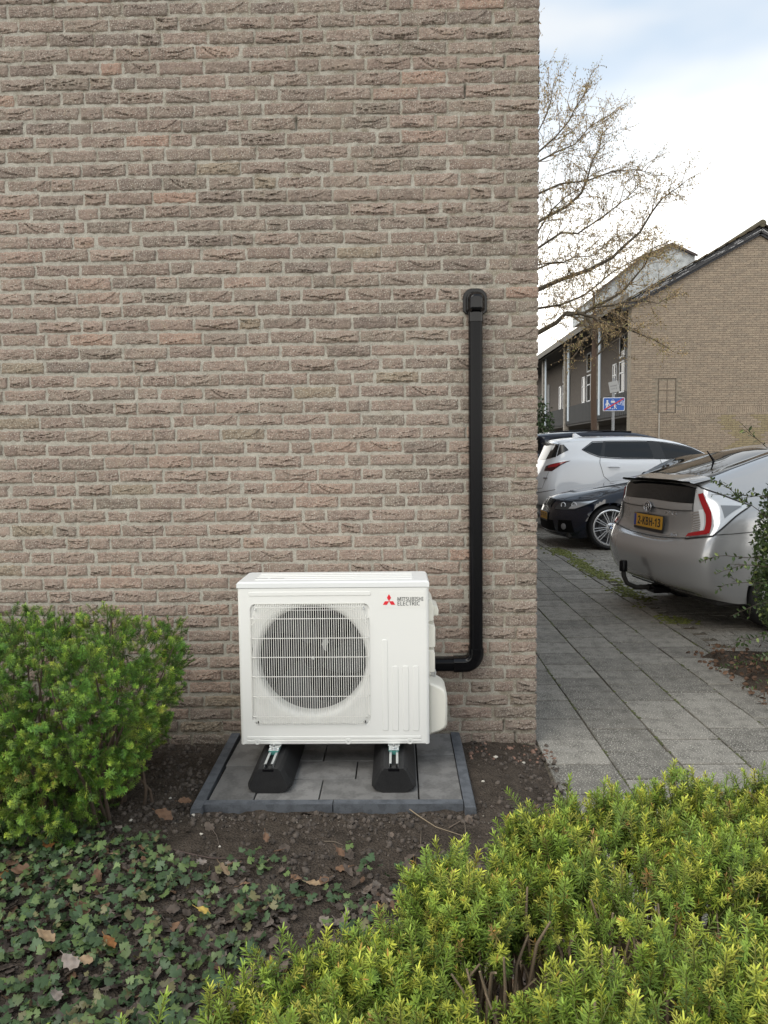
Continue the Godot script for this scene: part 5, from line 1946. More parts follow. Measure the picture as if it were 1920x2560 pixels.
func lobed_leaf(sd: int) -> ArrayMesh:
	# three toothed leaflets on a common stalk, cupped
	var r := rng_of(sd)
	var g := Geo.new()
	for k in 3:
		var turn := Basis(Vector3.UP, (k - 1) * 1.75 + r.randfn() * 0.12)
		var L := 0.021 * r.randf_range(0.85, 1.15)
		var edge := []
		var teeth := 9
		for t in teeth + 1:
			var a := lerpf(-1.45, 1.45, float(t) / teeth)
			var rad := L * (0.62 + 0.38 * cos(a * 0.9)) * (1.0 if t % 2 == 0 else 0.80) * (0.80 if t == 3 or t == 6 else 1.0)
			edge.append(Vector3(sin(a) * rad * 0.95, 0.004 * cos(a * 2.0) - absf(sin(a)) * 0.003, 0.004 + cos(a) * rad))
		g.col = Color(1.25, 1.2, 1.15)
		var ce := g.vert(turn * Vector3(0, -0.001, L * 0.30), Vector3.UP)
		var rt := g.vert(turn * Vector3.ZERO, Vector3.UP)
		var f := g.v.size()
		var tn := r.randf_range(0.75, 1.05)
		g.col = Color(tn, tn, tn)
		for p in edge: g.vert(turn * p, Vector3.UP + turn * Vector3(p.x, 0, p.z) * 8.0)
		for t in teeth: g.tri(ce, f + t, f + t + 1)
		g.tri(ce, rt, f); g.tri(ce, f + teeth, rt)
	return g.mesh()

func dry_leaf(sd: int, len: float, wid: float) -> ArrayMesh:
	# curled, lobed dead leaf
	var r := rng_of(sd)
	var cu := r.randf_range(2.0, 16.0) * (1.0 if r.randf() < 0.7 else -1.0)
	var cv := r.randf_range(-12.0, 12.0)
	var tw := r.randf_range(-8.0, 8.0)
	var ph := r.randf() * 6.0
	var g := Geo.new()
	g.grid(8, 10, func(u, v):
		var y: float = (v - 0.5) * len
		var w: float = wid * 0.5 * pow(sin(PI * clampf(v, 0.02, 0.98)), 0.6) * (1.0 + 0.22 * sin(v * 19.0 + ph))
		var x: float = (u - 0.5) * 2.0 * w
		return Vector3(x, cu * x * x + cv * y * y * 0.5 + tw * x * y + 0.0012 * sin(x * 300.0 + y * 170.0), y), Vector3.UP)
	for k in g.c.size():
		var q := 1.0 + 0.35 * sin(g.v[k].z * 160.0 + ph) * sin(g.v[k].x * 190.0)
		g.c[k] = Color(q, q * 0.97, q * 0.94)
	g.tube([Vector3(0, cv * len * len * 0.125, -len * 0.5), Vector3(0, cv * len * len * 0.125 + 0.002, -len * 0.5 - 0.015)], 0.0009, 4, false)
	return g.mesh()

func cover_y(x: float, z: float) -> float:
	return soil_height(x, z)

func build_ground_cover() -> void:
	var r := rng_of(94)
	var xf := [[], [], []]
	var cols := [[], [], []]
	var patch := fnl(101, 1.7, 3)
	var n := 0
	var tries := 0
	while n < 9800 and tries < 190000:
		tries += 1
		var x := r.randf_range(-2.6, 0.25)
		var z := r.randf_range(0.85, 3.1)
		var edge := 1.13 + patch.get_noise_2d(x * 2.0 + 5.0, 3.0) * 0.22 - clampf((-0.75 - x) * 0.7, 0.0, 0.22)
		if z < edge: continue
		var green := clampf(0.80 - (x + 1.0) * 0.75 + patch.get_noise_2d(x * 1.6, z * 1.6) * 1.0, 0.05, 1.0)
		if r.randf() > green: continue
		n += 1
		var k := r.randi() % 3
		var up := Vector3(r.randfn() * 0.42, 1.0, r.randfn() * 0.42 + 0.25).normalized()
		var s := r.randf_range(0.38, 0.88)
		var hgt := r.randf_range(0.010, 0.055) * (0.6 + green * 0.5)
		xf[k].append(Transform3D(aim(up, r.randf() * TAU, s), Vector3(x, cover_y(x, z) + hgt, z)))
		var q := r.randf_range(0.6, 1.25)
		var pick := r.randf()
		var c := Color(0.065, 0.112, 0.048) if pick < 0.66 else (Color(0.125, 0.185, 0.06) if pick < 0.91 else Color(0.17, 0.16, 0.075))
		cols[k].append(Color(c.r * q, c.g * q, c.b * q))
	var root := Node3D.new()
	root.name = "ground_cover"
	add_child(root)
	stuff(root)
	tag(root, "low green ground cover with three-part leaves in the front bed", "ground cover")
	var gm := leaf_mat(0.5, Color(0.18, 0.25, 0.1))
	for k in 3: stuff(scatter("leaves", lobed_leaf(700 + k), gm, xf[k], cols[k], root))
	# small rotten leaf pieces everywhere under it
	var lx := [[], [], [], []]
	var lc := [[], [], [], []]
	n = 0
	tries = 0
	while n < 4600 and tries < 300000:
		tries += 1
		var x := r.randf_range(-2.6, 0.5)
		var z := r.randf_range(0.75, 3.1)
		var edge := 1.17 + patch.get_noise_2d(x * 2.0 + 5.0, 3.0) * 0.22 - clampf((-0.75 - x) * 0.7, 0.0, 0.25)
		if z < edge and r.randf() < 0.975: continue
		n += 1
		var k := r.randi() % 4
		var up := Vector3(r.randfn() * 0.45, 1.0, r.randfn() * 0.45).normalized()
		lx[k].append(Transform3D(aim(up, r.randf() * TAU, r.randf_range(0.5, 1.25)), Vector3(x, cover_y(x, z) + r.randf_range(0.004, 0.016), z)))
		var q := r.randf_range(0.5, 1.3)
		var c := Color(0.12, 0.094, 0.076) if r.randf() < 0.66 else (Color(0.19, 0.16, 0.135) if r.randf() < 0.6 else Color(0.17, 0.10, 0.06))
		lc[k].append(Color(c.r * q, c.g * q, c.b * q))
	var rot := Node3D.new()
	rot.name = "leaf_litter"
	add_child(rot)
	stuff(rot)
	tag(rot, "rotting grey brown leaf litter between the ground cover", "leaf litter")
	var lm := leaf_mat(0.8, Color(0.08, 0.06, 0.04))
	for k in 4: stuff(scatter("leaves", dry_leaf(720 + k, 0.042, 0.028), lm, lx[k], lc[k], rot))

func build_litter() -> void:
	var r := rng_of(99)
	# larger fallen leaves, each where it lies: x, z, height, length, turn, colour, label
	var tan := Color(0.36, 0.255, 0.155)
	var rust := Color(0.30, 0.135, 0.045)
	var brown := Color(0.155, 0.088, 0.052)
	var grey := Color(0.30, 0.255, 0.225)
	var list := [
		[-1.228, 1.082, 0.000, 0.075, 0.50, rust, "crisp orange brown leaf under the clipped yew bush"],
		[-1.234, 1.256, 0.000, 0.080, 1.90, brown, "large crumpled brown leaf near the frame edge below the bush"],
		[-1.285, 1.278, 0.000, 0.060, 0.20, rust, "orange brown leaf at the very edge below the bush"],
		[-0.970, 1.151, 0.000, 0.040, 2.60, tan, "small pale pinkish leaf standing among green leaves"],
		[-1.051, 1.322, 0.000, 0.062, 1.10, brown, "brown leaf with white upturned rim among the green leaves"],
		[-1.038, 1.295, 0.000, 0.032, 2.20, grey, "thin whitish curled leaf beside a brown one"],
		[-0.973, 1.295, 0.000, 0.050, 0.30, brown, "upright narrow brown leaf in the ground cover"],
		[-0.994, 1.609, 0.000, 0.075, 1.20, tan, "pale tan folded leaf in the lower ground cover"],
		[-0.949, 1.481, 0.000, 0.090, 0.40, brown, "long dark brown leaf in the middle of the ground cover"],
		[-0.808, 1.629, 0.000, 0.062, 0.90, rust, "curled orange brown leaf with pale rim near the hedge end"],
		[-0.842, 1.704, 0.000, 0.045, 1.50, tan, "small tan leaf next to a long grey one"],
		[-0.877, 1.719, 0.000, 0.075, 1.00, grey, "long grey twisted leaf near the lower frame edge"],
		[-0.881, 0.883, 0.000, 0.085, 1.50, brown, "curled brown leaf on bare soil beside the bush foot"],
		[-0.839, 0.752, 0.000, 0.065, 2.10, brown, "brown leaf leaning on the corner of the pad edging"],
		[-0.571, 1.268, 0.000, 0.062, 1.60, tan, "orange tan leaf where bare soil meets the litter"],
		[-0.587, 1.467, 0.000, 0.055, 1.40, Color(0.55, 0.40, 0.10), "bright yellow leaf lying in the grey litter"],
		[-0.833, 1.170, 0.000, 0.075, 1.30, brown, "broad brown leaf at the edge of the green leaves"],
		[-1.025, 0.962, 0.000, 0.050, 0.70, grey, "pinkish grey leaf at the foot of the bush"],
		[-1.212, 1.003, 0.000, 0.055, 2.30, brown, "brown leaf tucked under the low yew shoots"],
		[-0.660, 1.211, 0.000, 0.060, 2.70, grey, "pale grey brown leaf flat on the soil edge"],
		[-0.864, 1.835, 0.000, 0.060, 0.50, grey, "pale grey leaf at the bottom of the bed"],
		[-0.472, 1.045, 0.000, 0.042, 0.40, brown, "small reddish leaf on bare soil before the pad"],
		[-0.275, 1.325, 0.000, 0.060, 1.20, tan, "pale brown leaf between litter and hedge tips"],
		[-0.204, 1.142, 0.000, 0.050, 0.80, brown, "dark crumpled leaf on bare soil near the hedge"],
		[-0.287, 2.463, 0.455, 0.085, 1.10, tan, "large pale tan leaf caught on the hedge end"],
		[-0.261, 2.465, 0.450, 0.060, 2.40, tan, "rounded tan leaf caught beside a larger one on the hedge"],
		[0.250, 2.030, 0.460, 0.085, 0.20, brown, "long curled brown leaf hanging between hedge stems"],
		[0.281, 2.041, 0.400, 0.060, 0.10, brown, "brown leaf wedged low between hedge stems"],
		[0.483, 2.184, 0.420, 0.060, 0.30, tan, "pale brown leaf standing in the hedge gap"],
		[0.433, 1.882, 0.460, 0.045, 1.40, brown, "small dark leaf under the hedge top"],
	]
	var m := leaf_mat(0.7, Color(0.25, 0.18, 0.1))
	for k in list.size():
		var q: Array = list[k]
		var big: float = q[3] * 0.84
		var g := dry_leaf(800 + k, big, big * 0.6)
		var mm: StandardMaterial3D = m.duplicate()
		mm.albedo_color = Color(q[5].r, q[5].g, q[5].b).linear_to_srgb()
		var o := put_mesh(g, "fallen_leaf", mm, self)
		var y: float = q[2] if q[2] > 0.0 else cover_y(q[0], q[1]) + 0.034 + q[3] * 0.12
		o.transform = Transform3D(Basis(Vector3.UP, q[4]) * Basis(Vector3.RIGHT, 0.30 + r.randfn() * 0.22) * Basis(Vector3.BACK, r.randfn() * 0.25), Vector3(q[0], y, q[1]))
		tag(o, q[6], "leaf", "large fallen leaves")
	# dead twigs on the soil
	var sticks := [
		[[[0.008, 0.718], [0.069, 0.816], [0.131, 0.919], [0.243, 0.984]], 0.0030, [0.28, 0.22, 0.15], "pale bent twig on the soil before the pad edging"],
		[[[0.179, 0.920], [0.221, 0.864], [0.257, 0.810]], 0.0028, [0.16, 0.12, 0.09], "short dark twig beside the pale bent twig"],
		[[[0.232, 1.015], [0.238, 0.920], [0.242, 0.857]], 0.0020, [0.20, 0.16, 0.12], "thin upright twig near the hedge tips"],
		[[[0.071, 1.041], [0.076, 0.941]], 0.0026, [0.14, 0.11, 0.08], "small straight twig on bare soil"],
		[[[-0.861, 1.037], [-0.758, 1.090], [-0.650, 1.121], [-0.462, 1.146]], 0.0036, [0.10, 0.07, 0.06], "long dark twig lying along the edge of the bare soil"],
		[[[-0.450, 1.159], [-0.425, 1.109]], 0.0026, [0.30, 0.24, 0.17], "short pale stick at the end of the long dark twig"],
		[[[-0.708, 0.884], [-0.669, 0.956], [-0.643, 1.025]], 0.0020, [0.14, 0.11, 0.09], "thin curved twig on the bare soil by the pebbles"],
		[[[-0.612, 1.688], [-0.569, 1.672], [-0.523, 1.668]], 0.0024, [0.14, 0.10, 0.08], "dark twig in the litter near the hedge"],
		[[[-0.272, 1.003], [-0.235, 1.014], [-0.202, 1.035]], 0.0022, [0.16, 0.13, 0.10], "tiny bent twig on bare soil left of the dark leaf"],
	]
	for q in sticks:
		var pts := []
		for p in q[0]: pts.append(Vector3(p[0], soil_height(p[0], p[1]) + q[1] + 0.003, p[1]))
		var g := Geo.new()
		var rad := []
		for i in pts.size(): rad.append(lerpf(q[1], q[1] * 0.4, float(i) / (pts.size() - 1)))
		g.tube(pts, rad, 6)
		tag(put(g, "dead_twig", mat(lin(q[2][0], q[2][1], q[2][2]), 0.9), self), q[3], "twig", "dead twigs on the soil")
	# pebbles
	var stones := [
		[0.444, 0.178, 0.0110, "largest pale pebble in the brick dust by the wall corner"],
		[0.565, 0.226, 0.0080, "pale curved pebble near the paving by the wall corner"],
		[-0.929, 0.648, 0.0065, "small white pebble by the left edging of the pad"],
		[-0.724, 0.960, 0.0060, "white pebble on the bare soil before the pad"],
		[-0.641, 1.029, 0.0050, "tiny white pebble at the end of a curved twig"],
		[-0.791, 0.813, 0.0090, "tan pebble at the corner of the pad edging"],
		[-1.019, 0.850, 0.0080, "tan pebble under the edge of the bush"],
		[0.348, 0.518, 0.0070, "yellowish pebble beside the pad on dark soil"],
		[0.525, 0.598, 0.0040, "tiny yellow chip on the dark soil by the paving"],
	]
	for k in stones.size():
		var q: Array = stones[k]
		var g := Geo.new()
		var nz := fnl(900 + k, 60.0, 2)
		var s: float = q[2]
		g.grid(12, 8, func(u, v):
			var a: float = -u * TAU
			var b: float = (v - 0.5) * PI
			var d := Vector3(cos(a) * cos(b), sin(b), sin(a) * cos(b))
			return d * Vector3(s, s * 0.65, s * 0.8) * (1.0 + nz.get_noise_3dv(d * 0.02) * 0.5))
		var o := put(g, "pebble", mat(lin(0.56, 0.52, 0.45), 0.85), self)
		o.position = Vector3(q[0], soil_height(q[0], q[1]) + s * 0.4, q[1])
		tag(o, q[3], "pebble", "pale pebbles on the soil")
	# clods and crumbs of earth
	var cl := Geo.new()
	var cn := fnl(905, 40.0, 2)
	cl.grid(7, 5, func(u, v):
		var a: float = -u * TAU
		var b: float = (v - 0.5) * PI
		var d := Vector3(cos(a) * cos(b), sin(b), sin(a) * cos(b))
		return d * 0.010 * (1.0 + cn.get_noise_3dv(d * 0.03) * 0.7))
	var xf := []
	var cols := []
	var many := fnl(907, 2.2, 2)
	while xf.size() < 8500:
		var x := r.randf_range(-1.6, 0.72)
		var z := r.randf_range(0.01, 1.75)
		if x > -0.83 and x < 0.30 and z < 0.78: continue
		var near := exp(-absf(z - 0.83) / 0.04) if x > -0.86 and x < 0.34 else 0.0
		var foot := exp(-z / 0.12)
		if r.randf() > 0.30 + near * 0.7 + foot * 0.4 + many.get_noise_2d(x, z) * 0.5: continue
		var s := pow(r.randf(), 3.5) * 1.1 + 0.12
		xf.append(Transform3D(Basis.from_euler(Vector3(r.randf(), r.randf(), r.randf()) * TAU).scaled(Vector3.ONE * s), Vector3(x, soil_height(x, z) + 0.001, z)))
		var q := r.randf_range(0.6, 1.5)
		var c := Color(0.085, 0.069, 0.057)
		if near > 0.3 and s < 0.5 and r.randf() < 0.5: c = Color(0.20, 0.175, 0.145)
		if x > 0.32 and z < 0.22 and r.randf() < 0.5: c = Color(0.19, 0.115, 0.085)
		cols.append(Color(c.r * q, c.g * q, c.b * q))
	var cm := mat(Color.WHITE, 0.97)
	cm.vertex_color_use_as_albedo = true
	var o := scatter("soil_crumbs", cl.mesh(), cm, xf, cols, self)
	stuff(o)
	tag(o, "loose crumbs of dark soil and pale sand around the pad", "soil")

# ---------------------------------------------------------------- cars
# A car's skin is one smooth sheet over a net of points: columns run from the middle of the tail round the right side to the middle of the nose,
# rows from the sill up to the middle line of roof and bonnet. x forward, y up, z to the car's right.
class CarSkin:
	var net := []
	var nu := 0
	var nv := 0

	func setup(rows: Array) -> void:
		net = rows
		nv = rows.size() - 1
		nu = rows[0].size() - 1

	func cr(a: Vector3, b: Vector3, c: Vector3, d: Vector3, t: float) -> Vector3:
		return 0.5 * ((2.0 * b) + (c - a) * t + (2.0 * a - 5.0 * b + 4.0 * c - d) * t * t + (3.0 * b - a - 3.0 * c + d) * t * t * t)

	func pt(i: int, j: int) -> Vector3:
		# mirrored beyond the middle line so that the sheet stays smooth there
		var s := 1.0
		if i < 0: i = -i; s = -1.0
		if i > nu: i = 2 * nu - i; s = -1.0
		if j > nv: j = 2 * nv - j; s = -s
		j = maxi(j, 0)
		var p: Vector3 = net[j][i]
		return Vector3(p.x, p.y, p.z * s)

	func row(u: float, j: int) -> Vector3:
		var i := clampi(int(floor(u)), 0, nu - 1)
		return cr(pt(i - 1, j), pt(i, j), pt(i + 1, j), pt(i + 2, j), u - i)

	func at(u: float, v: float) -> Vector3:
		var j := clampi(int(floor(v)), 0, nv - 1)
		return cr(row(u, j - 1) if j > 0 else row(u, 0), row(u, j), row(u, j + 1), row(u, j + 2), v - j)

	func normal(u: float, v: float) -> Vector3:
		var e := 0.03
		var n := (at(minf(u + e, nu), v) - at(maxf(u - e, 0.0), v)).cross(at(u, minf(v + e, nv)) - at(u, maxf(v - e, 0.0)))
		if n.length() < 1e-10: return Vector3.UP
		n = n.normalized()
		var p := at(u, v)
		if n.dot(p - Vector3(2.3, 0.55, 0)) < 0.0: n = -n
		return n

	func patch(g: Geo, q: Array, na: int, nb: int, off: float, side := 1.0, bulge := 0.0) -> void:
		# q: four corners in (u, v); a sheet laid «off» above the skin
		var st := g.v.size()
		for j in nb + 1:
			for i in na + 1:
				var a := float(i) / na
				var b := float(j) / nb
				var w: Vector2 = (q[0] as Vector2).lerp(q[1], a).lerp((q[3] as Vector2).lerp(q[2], a), b)
				var n := normal(w.x, w.y)
				var p := at(w.x, w.y) + n * (off + bulge * sin(PI * a) * sin(PI * b))
				g.vert(Vector3(p.x, p.y, p.z * side), Vector3(n.x, n.y, n.z * side), Vector2(a, b))
		for j in nb:
			for i in na:
				var o := st + j * (na + 1) + i
				g.tri(o, o + 1, o + na + 2); g.tri(o, o + na + 2, o + na + 1)

	func body(g: Geo, du: int, dv: int, arches: Array) -> void:
		for side in [1.0, -1.0]:
			var st := g.v.size()
			var a := nu * du
			var b := nv * dv
			for j in b + 1:
				for i in a + 1:
					var u := float(i) / du
					var v := float(j) / dv
					var p := at(u, v)
					for w in arches:
						var d := Vector2(p.x - w.x, p.y - w.y)
						if p.z > 0.5 and absf(d.length() - w.z) < 0.045 and d.length() > 0.01:
							d = d.normalized() * w.z
							p.x = w.x + d.x; p.y = w.y + d.y
					var n := normal(u, v)
					g.vert(Vector3(p.x, p.y, p.z * side), Vector3(n.x, n.y, n.z * side))
			for j in b:
				for i in a:
					var o := st + j * (a + 1) + i
					var ce := (g.v[o] + g.v[o + a + 2]) * 0.5
					var cut := false
					for w in arches:
						if absf(ce.z) > 0.5 and Vector2(ce.x - w.x, ce.y - w.y).length() < w.z - 0.004: cut = true
					if cut: continue
					g.tri(o, o + 1, o + a + 2); g.tri(o, o + a + 2, o + a + 1)

func R(a: Array) -> Array:
	var o := []
	for k in range(0, a.size(), 3): o.append(Vector3(a[k], a[k + 1], a[k + 2]))
	return o

func paint(c: Color, metal: float, rough: float) -> StandardMaterial3D:
	var m := mat(c, rough, metal, 0.5 if metal > 0.2 else 0.12)
	m.clearcoat_enabled = true
	m.clearcoat = 1.0
	m.clearcoat_roughness = 0.04
	return m

func wheel(parent: Node3D, at: Vector3, side: float, rad: float, rim: float, style: int, metal: Material) -> void:
	# local z points outwards
	var w := hold("wheel", parent)
	w.position = at
	if side < 0.0: w.rotation.y = PI
	var g := Geo.new()
	g.lathe([Vector2(rim - 0.01, -0.20), Vector2(rad - 0.03, -0.205), Vector2(rad, -0.18), Vector2(rad, -0.03), Vector2(rad - 0.02, -0.004), Vector2(rim + 0.03, 0.004), Vector2(rim, -0.006)], 48, Transform3D(), 1.0)
	put(g, "tyre", mat(lin(0.014, 0.014, 0.015), 0.75), w)
	g = Geo.new()
	g.lathe([Vector2(rim + 0.004, 0.0), Vector2(rim - 0.004, 0.006), Vector2(rim - 0.018, 0.004), Vector2(rim - 0.026, -0.014), Vector2(rim - 0.034, -0.12)], 48, Transform3D(), 1.0)
	put(g, "rim", metal, w)
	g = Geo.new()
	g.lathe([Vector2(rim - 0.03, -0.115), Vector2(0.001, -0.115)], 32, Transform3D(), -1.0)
	put(g, "wheel_shade_disc", mat(lin(0.05, 0.05, 0.052), 0.8), w)  # dark disc standing in for the shade behind the spokes
	g = Geo.new()
	g.lathe([Vector2(rim * 0.62, -0.085), Vector2(rim * 0.62, -0.075), Vector2(0.06, -0.075)], 36, Transform3D(), 1.0)
	put(g, "brake_disc", mat(lin(0.16, 0.16, 0.165), 0.35, 0.9), w)
	var n := 10 if style == 0 else 5
	for k in n:
		var a := TAU * k / n + 0.12
		var s := Geo.new()
		for o in ([-1.0, 1.0] if style == 0 else [0.0]):
			var wd := 0.013 if style == 0 else 0.055
			var spread := 0.020 if style == 0 else 0.0
			var b := Basis(Vector3.BACK, a)
			var p0: Vector3 = b * Vector3(0.055, o * spread * 0.5, -0.020)
			var p1: Vector3 = b * Vector3(rim - 0.010, o * spread * 1.05, -0.004)
			var d := (p1 - p0)
			var q := Basis(d.normalized(), Vector3.BACK.cross(d.normalized()).normalized(), Vector3.BACK)
			s.box((p0 + p1) * 0.5, Vector3(d.length(), wd, 0.026), 0.004, q)
		put(s, "spoke", metal, w)
	g = Geo.new()
	g.lathe([Vector2(0.072, -0.06), Vector2(0.072, -0.012), Vector2(0.060, -0.004), Vector2(0.034, -0.002), Vector2(0.032, 0.002), Vector2(0.001, 0.003)], 28, Transform3D(), 1.0)
	put(g, "hub", metal, w)
	g = Geo.new()
	for k in 5:
		var a := TAU * k / 5.0
		g.lathe([Vector2(0.0105, -0.012), Vector2(0.0105, -0.0035), Vector2(0.001, -0.0034)], 10, Transform3D(Basis(), Vector3(cos(a) * 0.05, sin(a) * 0.05, 0.0005)), 1.0)
	put(g, "wheel_bolts", mat(lin(0.02, 0.02, 0.02), 0.5), w)
	if style == 0:
		# round hub badge in quarters
		g = Geo.new()
		g.lathe([Vector2(0.031, 0.0), Vector2(0.031, 0.005), Vector2(0.001, 0.0052)], 24)
		put(g, "badge_ring", mat(lin(0.02, 0.02, 0.025), 0.3), w)
		for k in 4:
			var p := PackedVector2Array([Vector2.ZERO])
			for e in 7: p.append(Vector2(cos(PI / 2 * (k + e / 6.0)), sin(PI / 2 * (k + e / 6.0))) * 0.021)
			g = Geo.new()
			g.plate(p, 0.005, 0.0064, 0.0)
			put(g, "badge_quarter", mat(lin(0.75, 0.76, 0.78), 0.3) if k % 2 == 0 else mat(lin(0.04, 0.18, 0.5), 0.3), w)

func arch_liner(parent: Node3D, at: Vector3, rad: float, halfw: float) -> void:
	for s in [-1.0, 1.0]:
		var g := Geo.new()
		var m := 20
		for k in m:
			var a := PI * k / m; var b := PI * (k + 1) / m
			var p := Vector3(at.x + cos(a) * rad, at.y + sin(a) * rad, s * halfw)
			var q := Vector3(at.x + cos(b) * rad, at.y + sin(b) * rad, s * halfw)
			var i := Vector3(0, 0, -s * 0.42)
			g.quad(p, q, q + i, p + i, Vector3(at.x, at.y, 0) - Vector3(p.x, p.y, 0))
			g.quad(p + i, q + i, Vector3(at.x, at.y, (p + i).z), Vector3(at.x, at.y, (p + i).z), Vector3(0, 0, s))
		put(g, "wheel_arch", mat(lin(0.030, 0.030, 0.030), 0.9), parent)

func number_plate(parent: Node3D, tf: Transform3D, txt: String, w := 0.52, h := 0.11) -> void:
	var p := hold("number_plate", parent)
	p.transform = tf
	var g := Geo.new()
	g.plate(rr(w + 0.016, h + 0.030, 0.006, 0, -0.008, 2), 0.0, 0.010, 0.002, Transform3D(), true)
	put(g, "plate_holder", mat(lin(0.012, 0.012, 0.013), 0.4), p)
	g = Geo.new()
	g.plate(rr(w, h, 0.008, 0, 0, 3), 0.0095, 0.0125, 0.001)
	put(g, "yellow_plate", mat(lin(0.62, 0.33, 0.018), 0.35), p)
	g = Geo.new()
	g.plate(PackedVector2Array([Vector2(-w / 2 + 0.002, -h / 2 + 0.004), Vector2(-w / 2 + 0.042, -h / 2 + 0.004), Vector2(-w / 2 + 0.042, h / 2 - 0.004), Vector2(-w / 2 + 0.002, h / 2 - 0.004)]), 0.012, 0.0132, 0.0)
	put(g, "blue_band", mat(lin(0.02, 0.05, 0.30), 0.35), p)
	letters(txt, h * 0.66, 0.0016, M.ink, p, "registration", Transform3D(Basis(), Vector3(0.021, 0, 0.0130)), minf(w * 0.80, h * 0.62 * txt.length()), true)

func under_body(parent: Node3D, x0: float, x1: float, w: float, y0: float, y1: float) -> void:
	var g := Geo.new()
	g.box(Vector3((x0 + x1) / 2, (y0 + y1) / 2, 0), Vector3(x1 - x0, y1 - y0, w), 0.03)
	put(g, "under_body", mat(lin(0.035, 0.034, 0.033), 0.9), parent)

func strip(s: CarSkin, g: Geo, pts: Array, wd: float, off: float, side := 1.0) -> void:
	# thin line along the skin through (u, v) points: panel gaps, trims
	var fine := []
	for k in pts.size() - 1:
		for e in 8: fine.append((pts[k] as Vector2).lerp(pts[k + 1], e / 8.0))
	fine.append(pts[-1])
	var st := g.v.size()
	for k in fine.size():
		var w: Vector2 = fine[k]
		var n := s.normal(w.x, w.y)
		var a: Vector2 = fine[maxi(k - 1, 0)]
		var b: Vector2 = fine[mini(k + 1, fine.size() - 1)]
		var t := (s.at(b.x, b.y) - s.at(a.x, a.y)).normalized()
		var c := n.cross(t).normalized() * wd * 0.5
		for e in [-1.0, 1.0]:
			var p: Vector3 = s.at(w.x, w.y) + n * off + c * e
			g.vert(Vector3(p.x, p.y, p.z * side), Vector3(n.x, n.y, n.z * side))
	for k in fine.size() - 1:
		var o := st + k * 2
		g.tri(o, o + 1, o + 3); g.tri(o, o + 3, o + 2)

func P(u: float, v: float) -> Vector2:
	return Vector2(u, v)

